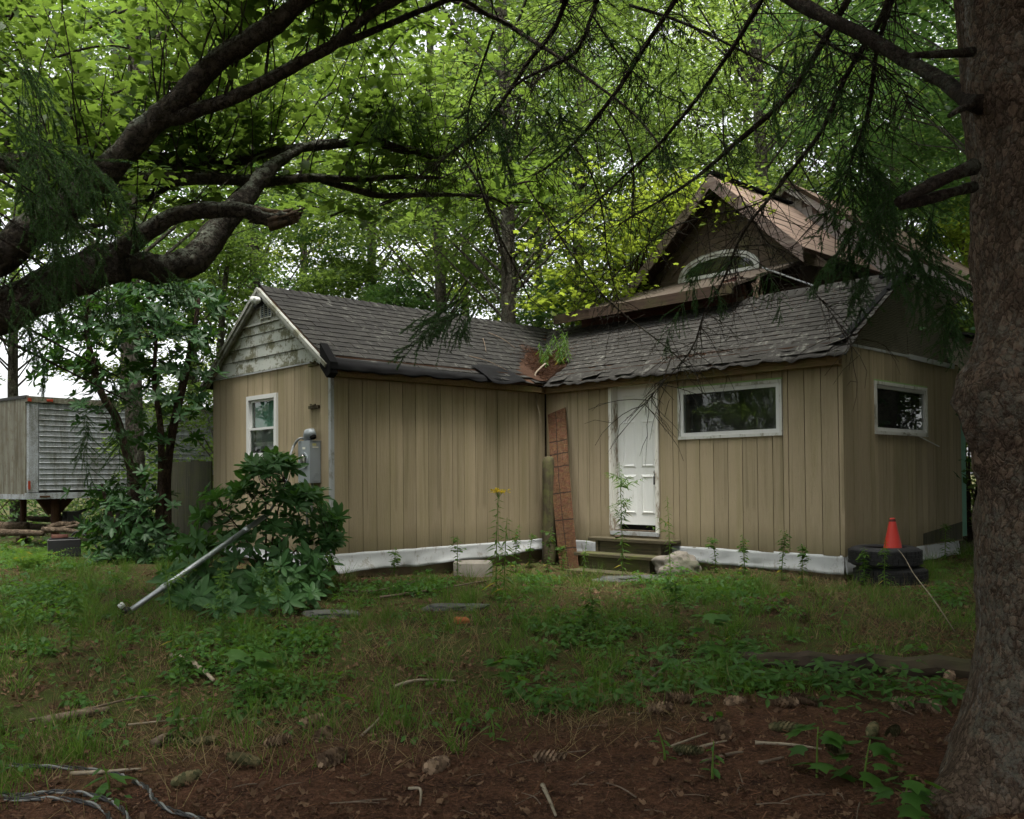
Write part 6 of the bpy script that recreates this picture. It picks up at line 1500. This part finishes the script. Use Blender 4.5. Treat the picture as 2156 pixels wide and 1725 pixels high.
# ------------------------------------------------------------------ weeds that stand out
def weed(name, label, p, h, nleaf, leaf, bend=.1, branches=0, tmpl=LEAF_NARROW, mat='leaf_weed', flower=None, cat='weed', seed=0, droop=.25, spread=0.0):
    r = np.random.default_rng(seed + int(abs(p[0] * 1000))); t = thing(name, label, cat, p)
    az = r.uniform(0, 6.28); n = 14; st = [np.array([bend * h * (i / n) ** 2 * np.cos(az), bend * h * (i / n) ** 2 * np.sin(az), h * i / n]) for i in range(n + 1)]
    m = MB(); m.tube([Vector(q) for q in st], [.0055 * (1 - .7 * i / n) + .001 for i in range(n + 1)], 5, 0, 1, False)
    lines = [st]
    for k in range(branches):
        i = int(r.integers(n * .5, n - 1)); d = np.array([r.normal(0, 1), r.normal(0, 1), .9]); d /= np.linalg.norm(d); L = h * r.uniform(.15, .3)
        ln_ = [st[i] + d * L * j / 5 + np.array([0, 0, -.06 * L * (j / 5) ** 2]) for j in range(6)]; lines.append(ln_); m.tube([Vector(q) for q in ln_], [.003, .0026, .0022, .0018, .0014, .001], 4, 0, 1, False)
    pos, nrm, yaw, sc = [], [], [], []
    for li, ln_ in enumerate(lines):
        k = nleaf if li == 0 else max(4, nleaf // 4)
        for j in range(k):
            f = (.08 + .92 * j / k) * (len(ln_) - 1); i = int(min(f, len(ln_) - 2)); q = ln_[i] + (ln_[i + 1] - ln_[i]) * (f - i)
            a = j * 2.4 + r.normal(0, .3); nn = np.array([-np.cos(a) * (.1 + droop), -np.sin(a) * (.1 + droop), 1]) * 1.0; nn = np.array([np.cos(a) * droop, np.sin(a) * droop, 1]) + r.normal(0, .15, 3)
            if spread: q = q + np.array([np.cos(a), np.sin(a), .25]) * spread * r.uniform(.4, 1.2)
            pos.append(q); nrm.append(nn); yaw.append(a); sc.append(leaf * (1.1 - .6 * (f / (len(ln_) - 1)) ** 2) * r.uniform(.75, 1.15))
    V, F = scatter(tmpl[0], tmpl[1], np.array(pos), rot_from(np.array(nrm), np.array(yaw)), np.array(sc))
    m.build('stem', M['grass_blade'], t); link('foliage', mesh_np('foliage', V, F), M[mat], t)['kind'] = 'stuff'
    if flower:
        top = st[-1]; P = []
        m = MB()
        for k in range(flower):
            d = np.array([r.uniform(-1, 1), r.uniform(-.6, .6), r.uniform(.15, .45)]); L = r.uniform(.08, .17); e = top + d * L + np.array([0, 0, -.03]); m.tube([Vector(top - np.array([0, 0, .06])), Vector((top + e) / 2 + np.array([0, 0, .02])), Vector(e)], [.002, .0018, .001], 3, 0, 1, False)
            for j in range(26): P.append(top + (e - top) * r.uniform(.25, 1) + r.normal(0, .006, 3) + np.array([0, 0, .006]))
        m.build('flower_stalks', M['grass_blade'], t); P = np.array(P); N = len(P)
        V, F = scatter(LEAF_SMALL[0], LEAF_SMALL[1], P, rot_from(r.normal(0, 1, (N, 3)) + np.array([0, 0, .6]), r.uniform(0, 6.28, N)), np.full(N, .014)); link('flowers', mesh_np('flowers', V, F), M['flower_yellow'], t)['kind'] = 'stuff'
    return t
gp = G3(1045, 1262); weed('goldenrod', 'tall goldenrod with yellow flower head before the long wall', gp, 1.03, 46, .14, .03, 0, flower=13, cat='flower', seed=2)
gp = G3(1062, 1268); weed('goldenrod', 'leafy green goldenrod stem without flowers beside the yellow one', gp, .80, 40, .14, .08, 0, cat='weed', seed=21)
def on_wall(p, q): x = H(p, q, 0); return Vector((x.x, x.y, gz(x.x, x.y)))
weed('tall_weed', 'tall branching weed standing in front of the white door', on_wall(2.25, -1.00), 1.42, 70, .12, .02, 7, seed=3)
weed('tall_weed', 'slim weed below the left end of the picture window', on_wall(2.95, -1.0), .95, 40, .09, .03, 2, seed=4)
weed('tall_weed', 'weed before the lowest wooden tread', on_wall(1.75, -1.15), .52, 30, .08, .1, 1, seed=5)
weed('tall_weed', 'small weed at the right of the lowest tread', on_wall(1.45, -1.2), .34, 22, .06, .1, 2, seed=6)
for k, (p, q, h, lab) in enumerate(((3.2, -.45, .42, 'leafy weed against the white skirt right of the boulder'), (3.55, -.40, .45, 'second leafy weed along the white skirt'), (4.05, -.45, .55, 'taller weed along the white skirt near the corner'), (4.35, -.55, .42, 'weed at the cottage corner below the boards'), (.75, -.75, .62, 'bushy weed before the chipboard strip'), (.35, -.7, .48, 'bushy weed before the log post'), (.6, -2.2, .55, 'weed before the white ring'), (.5, -3.1, .40, 'weed at the left end of the white skirt'), (.55, -1.15, .58, 'weed right of the white ring'), (.75, -.45, .35, 'short weed between chipboard and steps'))):
    weed('leafy_weed', lab, on_wall(p, q), h, 34, .075, .12, 5, LEAF_SMALL, seed=30 + k)
for k, (u, v, h, lab) in enumerate(((1862, 1240, .50, 'weed with tiny pale flowers before the tyres'), (1820, 1238, .42, 'thin weed left of the tyre stack'), (1955, 1170, .55, 'weed at the end wall right of the tyres'), (1990, 1190, .5, 'leafy weed between tyres and spruce trunk'), (700, 1250, .42, 'weed below the cottage corner'), (545, 1320, .55, 'light green weed before the low rhododendron'), (590, 1345, .60, 'tall light green weed in the yard left of centre'), (470, 1370, .62, 'slim dark weed stem left of the yard'), (365, 1390, .75, 'slender weed in the left foreground'), (375, 1560, .55, 'slender weed stem in the grass at lower left'), (245, 1330, .48, 'leafy weed near the end of the fallen pipe'), (150, 1380, .50, 'weed patch leader at the left side of the yard'), (60, 1420, .45, 'broad weed near the left edge'), (1250, 1330, .35, 'weed in the grass before the steps'), (1540, 1360, .40, 'bushy weed right of the yard middle'), (1420, 1320, .38, 'weed in the yard before the boulder'))):
    weed('leafy_weed', lab, G3(u, v), h, 36, .08, .10, 3, LEAF_OVAL if k % 2 else LEAF_NARROW, seed=60 + k)
for k, (u, v, h, s, lab) in enumerate(((1720, 1640, .22, .12, 'dark seedling with lobed leaves at the lower right'), (1820, 1660, .20, .11, 'second lobed seedling near the spruce root'), (1900, 1722, .16, .10, 'small lobed seedling at the bottom edge by the spruce'), (1500, 1400, .40, .15, 'broad-leaved seedling beside the old timber'), (550, 1480, .38, .14, 'oak-like seedling in the left middle ground'), (1060, 1440, .22, .10, 'leafy seedling at the edge of the bare soil'), (1500, 1640, .16, .07, 'tiny seedling on the bare soil'), (1040, 1560, .14, .07, 'pale green sprout on the bare soil'), (230, 1665, .12, .12, 'broad pale rosette by the striped cable'), (1400, 1600, .15, .06, 'thin sprout on the needle bed'), (1770, 1330, .3, .12, 'leafy seedling above the old timber'))):
    weed('seedling', lab, G3(u, v), h, 7 if k < 6 else 8, s, .25, 2 if k < 6 else 0, LEAF_MAPLE if k < 6 else LEAF_OVAL, 'leaf_cover', seed=90 + k, cat='seedling', spread=.07 if k < 6 else .01)
# weeds, needles and litter in the roof valley
def roofz(p, q): return max(ZR - SL * abs(p - PM), ZRR - SLR * (QR - q) if q > -.16 else -9)
vp, vn = [], []; rv = np.random.default_rng(9)
nd = local_thing('valley_litter', 'mound of rusty pine needles lying in the roof valley', 'litter', 0, 0, 0); nd['kind'] = 'stuff'
V = []; n = 26
for i in range(n + 1):
    for j in range(n + 1):
        s = i / n * 1.25 - .30; w = (j / n - .5) * 2; wd = .44 * (1 - .45 * i / n)
        p = -s * .70 + w * wd * .72; q = s * .70 + w * wd * .72
        if p > .17: p = .17
        h = .10 * max(0, 1 - w * w) * math.sin(math.pi * min(1, .08 + i / n)) + .02 * noise.noise((p * 9, q * 9, 1)); V.append((p, q, roofz(p, max(q, -.15)) + .01 + max(-.03, h - .015 * w * w)))
F = [(i * (n + 1) + j, i * (n + 1) + j + 1, (i + 1) * (n + 1) + j + 1, (i + 1) * (n + 1) + j) for i in range(n) for j in range(n)]
link('mound', mesh_np('mound', V, F, True), M['needle_mat'], nd)
def needle_scatter(P, r, L=.06, w=.0035, tilt=.22):
    N = len(P); tv = [(-.5, -.5, 0), (.5, -.5, 0), (.5, .5, 0), (-.5, .5, 0)]
    nn = r.normal(0, tilt, (N, 3)); nn[:, 2] += 1
    return scatter(tv, [(0, 1, 2), (0, 2, 3)], P, rot_from(nn, r.uniform(0, 6.28, N)), np.stack([np.full(N, w) * r.uniform(.6, 1.6, N), L * r.uniform(.4, 1.3, N), np.ones(N)], 1))
P = []
for k in range(5200):
    s = rv.uniform(-.28, 1.0); w = rv.normal(0, .42); p = -s * .7 + w * .42 * .72; q = s * .7 + w * .42 * .72
    if p < .17 and q > -.2: P.append((p, q, roofz(p, max(q, -.15)) + .02 + .09 * max(0, 1 - w * w) * math.sin(math.pi * min(1, .08 + (s + .3) / 1.25)) + rv.uniform(0, .015)))
V, F = needle_scatter(np.array(P), rv); link('needles', mesh_np('needles', V, F), M['needle_litter'], nd)
P = []
for k in range(1500):
    p = rv.uniform(-.2, 4.4); q = rv.uniform(.9, 1.45) if rv.uniform() < .35 else rv.uniform(-.1, 1.4)
    P.append((p, q, ZRR - SLR * (QR - q) + .02))
for k in range(700):
    p = 2.6 + rv.normal(0, .35); q = .10 + rv.normal(0, .025); P.append((p, q, ZRR - SLR * (QR - q) + .02 + rv.uniform(0, .02)))
V, F = needle_scatter(np.array(P), rv, .05); link('needles', mesh_np('needles', V, F), M['needle_litter'], nd)
for k, (p, q, h) in enumerate(((-.12, .12, .42), (-.22, .18, .38), (.02, .30, .46), (.08, .22, .50), (-.30, .36, .40), (.12, .36, .48), (-.05, .42, .44))):
    weed('roof_weed', 'drooping green weed sprouting from the needles in the roof valley', H(p, q, roofz(p, q) + .03), h, 34, .13, .22, 0, LEAF_NARROW, 'leaf_weed', seed=120 + k, droop=.7)['group'] = 'weeds in the roof valley'
stk = [((-.9, .0), (-.5, -.3)), ((-.35, -.75), (-.05, -.3)), ((-1.1, .3), (-.7, .5))]
for k, lab in enumerate(('thin stick lying on the left roof near the valley', 'curved twig lying above the tar paper edge', 'twig high on the left roof slope')):
    (p0, q0), (p1, q1) = stk[k]; a = H(p0, q0 - .4, roofz(p0, -1) + .02); b = H(p1, q1 - .4, roofz(p1, -1) + .03); stick(lab, [a, (a + b) / 2 + Vector((0, 0, .03)), b], .008, 'stick_bark')
# fern at the trailer leg
g = G3(70, 1200); fe = thing('fern', 'feathery fern clump in the grass near the trailer leg', 'fern', g); fp_, fn_, fy_, fs_ = [], [], [], []
rf = np.random.default_rng(3)
for k in range(16):
    a = rf.uniform(0, 6.28); L = rf.uniform(.45, .75)
    for s in range(16):
        f = s / 16; q = np.array([np.cos(a) * L * f * .8, np.sin(a) * L * f * .8, L * (.9 * f - .55 * f * f)])
        for sg in (-1, 1): fp_.append(q); fn_.append(np.array([0, 0, 1]) + rf.normal(0, .2, 3)); fy_.append(a + sg * 1.3); fs_.append(.14 * (1 - f) + .02)
V, F = scatter(LEAF_NARROW[0], LEAF_NARROW[1], np.array(fp_), rot_from(np.array(fn_), np.array(fy_)), np.array(fs_)); link('fronds', mesh_np('fronds', V, F), M['leaf_weed'], fe)

# ------------------------------------------------------------------ ground: grass, cover, litter
rg_ = np.random.default_rng(17)
def fbm(x, y, s, seed): return noise.fractal(Vector((x * s, y * s, seed)), 1.0, 2.0, 3)
def blocked(x, y):
    d = Vector((x, y, 0)) - CORNER; p = d.dot(AX); q = d.dot(AY); d2 = d
    if PG < p < .02 and q > QA: return True
    if 0 <= p < PE and q > .0: return True
    s_ = ((x - pa.x) * (pb.x - pa.x) + (y - pa.y) * (pb.y - pa.y)) / ((pb.x - pa.x) ** 2 + (pb.y - pa.y) ** 2)
    if -.02 < s_ < 1.02 and -.22 < (y - (pa.y + s_ * (pb.y - pa.y))) < .08: return True
    return (x - SX) ** 2 + (y - SY) ** 2 < .34
def edge_y(x): return 4.85 + .32 * x + (0.5 if x > .5 else 0) * min(1, (x - .5))
def green(x, y):
    e = sstep(-.55, 1.0, y - edge_y(x) + .9 * fbm(x, y, .9, 1.0))
    dry = sstep(-.05, .28, fbm(x, y, .9, 5.0))
    d = Vector((x, y, 0)) - CORNER; p = d.dot(AX); q = d.dot(AY)
    foot = 1.0
    if p > -.3 and q < .1:
        dA = p if q > QA - .3 else 9.0; dB = -q; nz_ = .35 * fbm(x, y, 1.3, 31.0)
        foot = sstep(.75, 2.0, min(dA, dB) + nz_) if p < 2.7 else sstep(.05, .7, dB + nz_)
    return e * (1 - .85 * dry) * (.04 + .96 * foot)
def sample(n, f, ymax=24.0, ymin=2.0):
    out = []
    while len(out) < n:
        y = ymin + (ymax - ymin) * rg_.uniform() ** 1.25; w = .66 * y + 1.5; x = rg_.uniform(-w, min(w * .86, 9))
        if blocked(x, y): continue
        if rg_.uniform() < f(x, y): out.append((x, y, gz(x, y)))
    return np.array(out)
def ground_obj(name, V, F, mat, label, cat): tag(link(name, mesh_np(name, V, F), M[mat]), label, cat, kind='stuff')
P = sample(80000, lambda x, y: green(x, y) * (.08 + .92 * sstep(-.12, .28, fbm(x, y, .8, 9.0)))); N = len(P)
nn = rg_.normal(0, .5, (N, 3)); nn[:, 1] -= .9; nn[:, 2] += .35
up = np.stack([rg_.normal(0, .45, N), rg_.normal(0, .45, N), np.ones(N)], 1); up /= np.linalg.norm(up, axis=1, keepdims=True)
x_ = np.cross(up, rg_.normal(0, 1, (N, 3))); x_ /= np.linalg.norm(x_, axis=1, keepdims=True); R = np.stack([x_, up, np.cross(x_, up)], 2)
hgt = rg_.uniform(.04, .13, N) * (.8 + .35 * (rg_.uniform(size=N) < .15))
V, F = scatter(BLADE[0], BLADE[1], P - np.array([0, 0, .01]), R, np.stack([rg_.uniform(.0035, .006, N), hgt, hgt], 1))
T = sample(330, lambda x, y: green(x, y), 13); T = np.repeat(T, 34, 0); N = len(T); T = T + np.stack([rg_.normal(0, .035, N), rg_.normal(0, .035, N), np.full(N, -.01)], 1)
up = np.stack([rg_.normal(0, .42, N), rg_.normal(0, .42, N), np.ones(N)], 1); up /= np.linalg.norm(up, axis=1, keepdims=True)
x_ = np.cross(up, rg_.normal(0, 1, (N, 3))); x_ /= np.linalg.norm(x_, axis=1, keepdims=True); R = np.stack([x_, up, np.cross(x_, up)], 2); hgt = rg_.uniform(.12, .30, N)
V2_, F2_ = scatter(BLADE[0], BLADE[1], T, R, np.stack([rg_.uniform(.004, .007, N), hgt, hgt], 1)); V, F = merge([(V, F), (V2_, F2_)])
ground_obj('grass', V, F, 'grass_blade', 'thin grass growing across the shaded yard', 'grass')
P = sample(11000, lambda x, y: sstep(-.8, .6, y - edge_y(x)) * (.12 + sstep(.05, .4, fbm(x, y, .75, 5.0))), 13); N = len(P)
up = np.stack([rg_.normal(0, .9, N), rg_.normal(0, .9, N), np.ones(N)], 1); up /= np.linalg.norm(up, axis=1, keepdims=True)
x_ = np.cross(up, rg_.normal(0, 1, (N, 3))); x_ /= np.linalg.norm(x_, axis=1, keepdims=True); R = np.stack([x_, up, np.cross(x_, up)], 2); hgt = rg_.uniform(.08, .24, N)
V, F = scatter(BLADE[0], BLADE[1], P, R, np.stack([np.full(N, .003), hgt, hgt], 1)); ground_obj('dry_grass', V, F, 'dry_grass', 'pale dead grass stalks among the green', 'grass')
# leafy ground cover: little plants of 5 to 9 leaves
P = sample(8500, lambda x, y: green(x, y) * (.06 + .94 * sstep(-.02, .25, fbm(x, y, .8, 20.0))))
pos, nrm, yaw, sc = [], [], [], []
for c in P:
    k = int(rg_.integers(5, 10)); h = rg_.uniform(.03, .13) * (1.5 if rg_.uniform() < .2 else 1); s = rg_.uniform(.028, .075); a0 = rg_.uniform(0, 6.28)
    for j in range(k):
        a = a0 + j * 2.4; f = rg_.uniform(.35, 1); q = rg_.uniform(.01, .045); pos.append(c + np.array([np.cos(a) * q, np.sin(a) * q, h * f])); nrm.append(np.array([np.cos(a) * .35, np.sin(a) * .35, 1]) + rg_.normal(0, .25, 3)); yaw.append(a); sc.append(s * rg_.uniform(.7, 1.2))
V, F = scatter(LEAF_SMALL[0], LEAF_SMALL[1], np.array(pos), rot_from(np.array(nrm), np.array(yaw)), np.array(sc) * np.array(1.0)); ground_obj('ground_cover', V, F, 'leaf_cover', 'low leafy weeds covering the yard', 'ground cover')
# vine leaves trailing over the old timber
pos = []
for k in range(240):
    u = rg_.uniform(1380, 2020); v = 1428 + .09 * (u - 1400) + rg_.normal(0, 20); p = ground(u, v); pos.append((p.x, p.y, p.z + rg_.uniform(.03, .13)))
pos = np.array(pos); N = len(pos); nn = rg_.normal(0, .3, (N, 3)); nn[:, 2] += 1; nn[:, 1] -= .25
V, F = scatter(LEAF_OVAL[0], LEAF_OVAL[1], np.repeat(pos, 3, 0), rot_from(np.repeat(nn, 3, 0) + rg_.normal(0, .1, (N * 3, 3)), np.tile([0, 2.1, 4.2], N) + np.repeat(rg_.uniform(0, 6.28, N), 3)), np.repeat(rg_.uniform(.05, .10, N), 3) * 1.0)
V[:, :] = V; ground_obj('creeper_leaves', V, F, 'leaf_cover', 'dark creeper leaves trailing over the old timber', 'creeper')
# dead leaves, chips, needles
DEAD = ([(0, 0, .1), (.34, .12, -.2), (.30, .55, .25), (.08, .62, .0), (.02, 1, .3), (-.18, .70, .05), (-.42, .58, .35), (-.24, .2, -.1)], [(0, 1, 2), (0, 2, 3), (0, 3, 4), (0, 4, 5), (0, 5, 6), (0, 6, 7)])
P = sample(12000, lambda x, y: (1 - .75 * green(x, y)) * (.45 if y < edge_y(x) + .5 else 1), 14); N = len(P); nn = rg_.normal(0, .35, (N, 3)); nn[:, 2] += 1
V, F = scatter(DEAD[0], DEAD[1], P + np.array([0, 0, .010]), rot_from(nn, rg_.uniform(0, 6.28, N)), np.stack([rg_.uniform(.010, .052, N), rg_.uniform(.012, .060, N), rg_.uniform(.005, .06, N)], 1)); ground_obj('leaf_litter', V, F, 'dead_leaf', 'brown dead leaves littering the ground', 'leaf litter')
P = sample(36000, lambda x, y: (1.0 - .85 * green(x, y)) * (1.0 if y < 7.5 else .35), 13); V, F = needle_scatter(P + np.array([0, 0, .010]) + rg_.uniform(0, .012, (len(P), 1)) * np.array([0, 0, 1]), rg_, .045, .003, .3); ground_obj('needle_litter', V, F, 'needle_litter', 'rusty fallen needles and bark bits on the bare soil', 'needle litter')
P = sample(15000, lambda x, y: 1.0 if y < 6.5 else .3, 12); N = len(P); nn = rg_.normal(0, .45, (N, 3)); nn[:, 2] += 1
V, F = scatter(DEAD[0], DEAD[1], P + np.array([0, 0, .006]), rot_from(nn, rg_.uniform(0, 6.28, N)), np.stack([rg_.uniform(.005, .018, N), rg_.uniform(.006, .024, N), rg_.uniform(.004, .02, N)], 1)); ground_obj('bark_chips', V, F, 'dead_leaf', 'tiny bark chips and cone scales scattered on the soil', 'litter')
# low far undergrowth
P = np.array([(x, y, gz(x, y)) for x, y in zip(rg_.uniform(-34, -4, 5000), rg_.uniform(17, 40, 5000)) if y > 17 + max(0, -9 - x) * .3]); N = len(P); nn = rg_.normal(0, .5, (N, 3)); nn[:, 2] += 1
V, F = scatter(LEAF_SMALL[0], LEAF_SMALL[1], P + np.stack([np.zeros(N), np.zeros(N), rg_.uniform(.02, .4, N)], 1), rot_from(nn, rg_.uniform(0, 6.28, N)), rg_.uniform(.08, .2, N)); ground_obj('undergrowth', V, F, 'leaf_weed', 'low green undergrowth beyond the trailer', 'undergrowth')

# ------------------------------------------------------------------ spruce cones and fallen sticks
def cone_mesh(name, mat, closed):
    r = np.random.default_rng(1 if closed else 2); L = .13; pos, Rm, sc = [], [], []
    m = MB(); m.tube([(x, 0, 0) for x in np.linspace(0, L, 9)], [.004 + .014 * math.sin(math.pi * min(1, .12 + .86 * t)) for t in np.linspace(0, 1, 9)], 8)
    for k in range(78):
        t = k / 78; a = k * 2.4; rad = .004 + .015 * math.sin(math.pi * min(1, .12 + .86 * t)); d = np.array([.75 if closed else .5, np.cos(a) * (.5 if closed else .85), np.sin(a) * (.5 if closed else .85)]); d /= np.linalg.norm(d)
        nn = np.array([0, np.cos(a), np.sin(a)]); nn -= d * (nn @ d); nn /= np.linalg.norm(nn); pos.append(np.array([L * t, np.cos(a) * rad * .8, np.sin(a) * rad * .8])); Rm.append(np.stack([np.cross(d, nn), d, nn], 1)); sc.append(.019 if closed else .023)
    V, F = scatter([(-.35, 0, 0), (.35, 0, 0), (.42, .7, .06), (0, 1, .1), (-.42, .7, .06)], [(0, 1, 2), (0, 2, 4), (4, 2, 3)], np.array(pos), np.array(Rm), np.array(sc))
    b = np.array(m.v); fb = [f for f in m.f]
    tri = []
    for f in fb:
        for i in range(1, len(f) - 1): tri.append((f[0], f[i], f[i + 1]))
    V, F = merge([(V, F), (b, np.array(tri))]); me = mesh_np(name, V, F); me.materials.append(M[mat]); return me
CB, CG = cone_mesh('cone', 'cone_brown', False), cone_mesh('cone', 'cone_green', True)
def C7(u, v): return ((1400 + u * .6865) / 1.3358, (1500 + v * .6865) / 1.3358)
def C6(u, v): return (u * .5, 1198 + .5 * v)
cones = [(C7(145, 938), 0), (C7(720, 905), 1), (C7(610, 742), 0), (C7(910, 797), 0), (C7(1350, 872), 1), (C7(1525, 852), 1), (C7(1640, 815), 1), (C7(1110, 812), 1), (C7(1200, 690), 0), (C7(1235, 715), 0), (C7(1845, 615), 0), (C7(1730, 705), 0), (C7(930, 712), 0), (C7(690, 525), 1), (C7(720, 548), 0), (C7(1610, 715), 0), (C7(1590, 590), 1), (C7(800, 700), 0), (C7(1810, 735), 0), (C7(1380, 400), 0), (C7(1215, 355), 0),
         (C6(1795, 872), 0), (C6(725, 930), 1), (C6(1095, 838), 1), (C6(1385, 700), 0), (C6(1265, 678), 0), (C6(685, 738), 1), (C6(1450, 800), 0), (C6(910, 738), 1), (C6(1110, 760), 0), (C6(890, 340), 0)]
ORD = 'leftmost second third fourth fifth sixth seventh eighth ninth tenth eleventh twelfth thirteenth fourteenth fifteenth sixteenth seventeenth eighteenth nineteenth twentieth'.split()
rank = {}
for cl_ in (0, 1):
    for i_, k_ in enumerate(sorted([k for k in range(len(cones)) if cones[k][1] == cl_], key=lambda k: cones[k][0][0])): rank[k_] = ORD[i_] + ('' if i_ == 0 else ' from the left')
for k, ((u, v), cl) in enumerate(cones):
    p = G3(u, v, .026); o = link('spruce_cone', CG if cl else CB, None); o.location = p; o.rotation_euler = (rg_.uniform(0, 6), rg_.normal(0, .12), rg_.uniform(0, 6.28)); s = rg_.uniform(1.0, 1.35); o.scale = (s, s, s)
    tag(o, ('open brown spruce cone on the ground, ' + rank[k], 'closed greenish spruce cone on the ground, ' + rank[k])[cl], 'cone', ('open brown spruce cones on the ground', 'closed greenish spruce cones on the ground')[cl])
stick('pale knobbly branch lying in the grass left of centre', [G3(362, 1388, .02), G3(395, 1405, .05), G3(425, 1425, .05), G3(450, 1440, .02)], .024, 'stick_pale')
stick('forked pale stick in the yard centre', [G3(830, 1452, .02), G3(880, 1442, .03), G3(960, 1440, .02)], .012, 'stick_pale', [(G3(905, 1441, .03), at(895, 1418, ground(905, 1441).y - .05) , .006)])
stick('long grey stick lying across the left grass', [G3(60, 1525, .02), G3(180, 1505, .03), G3(260, 1485, .03), G3(330, 1470, .02)], .010)
stick('straight pale stick beside the yellow leaf', [G3(270, 1534, .02), G3(350, 1525, .02), G3(435, 1518, .02)], .007, 'stick_pale')
stick('crooked pale twig in the bottom foreground', [G3(860, 1665, .01), G3(885, 1672, .02), G3(884, 1700, .01)], .009, 'stick_pale')
stick('thick pale twig at the bottom edge', [G3(1142, 1658, .01), G3(1155, 1690, .02), G3(1170, 1722, .01)], .012, 'stick_pale')
stick('pale stick with sharp end right of centre soil', [G3(1430, 1592, .012), G3(1490, 1575, .015), G3(1530, 1565, .012)], .010, 'stick_pale')
stick('short straight pale stick above the green cone', [G3(1410, 1578, .012), G3(1450, 1564, .015), G3(1490, 1548, .012)], .008, 'stick_pale')
stick('grey branch lying near the spruce root', [G3(1590, 1570, .015), G3(1670, 1577, .02), G3(1730, 1584, .015)], .010, 'stick_pale')
stick('bent grey branch rising from the timber vines', [G3(1360, 1445, .02), G3(1410, 1420, .06), G3(1450, 1430, .05), G3(1500, 1452, .02)], .010)
stick('thin reddish stick on the needle bed', [G3(1480, 1608, .01), G3(1540, 1592, .012), G3(1565, 1588, .01)], .010)
stick('dark stick before the green cone', [G3(1600, 1612, .01), G3(1650, 1600, .012)], .012)
stick('long brown stick under the long wall', [G3(720, 1246, .02), G3(780, 1252, .03), G3(840, 1240, .03), G3(900, 1230, .03)], .014)
stick('grey branch running right along the long wall', [G3(800, 1262, .02), G3(900, 1250, .03), G3(1000, 1235, .04), G3(1060, 1222, .03)], .013)
stick('short stick near the white ring', [G3(830, 1255, .03), G3(870, 1236, .05), G3(890, 1228, .03)], .010)
stick('grey bark log half sunk in the left grass', [G3(90, 1530, .02), G3(160, 1515, .03), G3(230, 1500, .02)], .032, 'stick_bark')
stick('buried grey log end left of centre', [G3(325, 1575, .02), G3(345, 1565, .03), G3(362, 1558, .02)], .030, 'stick_bark')
stick('grey stick beside the striped cable', [G3(150, 1636, .015), G3(220, 1634, .02), G3(300, 1625, .015)], .012, 'stick_pale')
stick('pale curved twig at the soil edge in the middle', [G3(760, 1555, .012), G3(790, 1530, .02), G3(808, 1505, .015)], .008, 'stick_pale')
lab = 'small brown twig lying on the bare soil'
for k in range(46):
    u = rg_.uniform(350, 1980); v = rg_.uniform(1500, 1715); p = G3(u, v, .010); a = rg_.uniform(0, 6.28); L = rg_.uniform(.06, .22); q = Vector((p.x + L * math.cos(a), p.y + L * math.sin(a), 0)); q.z = gz(q.x, q.y) + .012
    md = (p + q) / 2 + Vector((rg_.normal(0, .01), rg_.normal(0, .01), .006)); stick(lab, [p, md, q], rg_.uniform(.002, .0045), 'stick_bark', None, 'small twigs on the bare soil', 'small_twig')
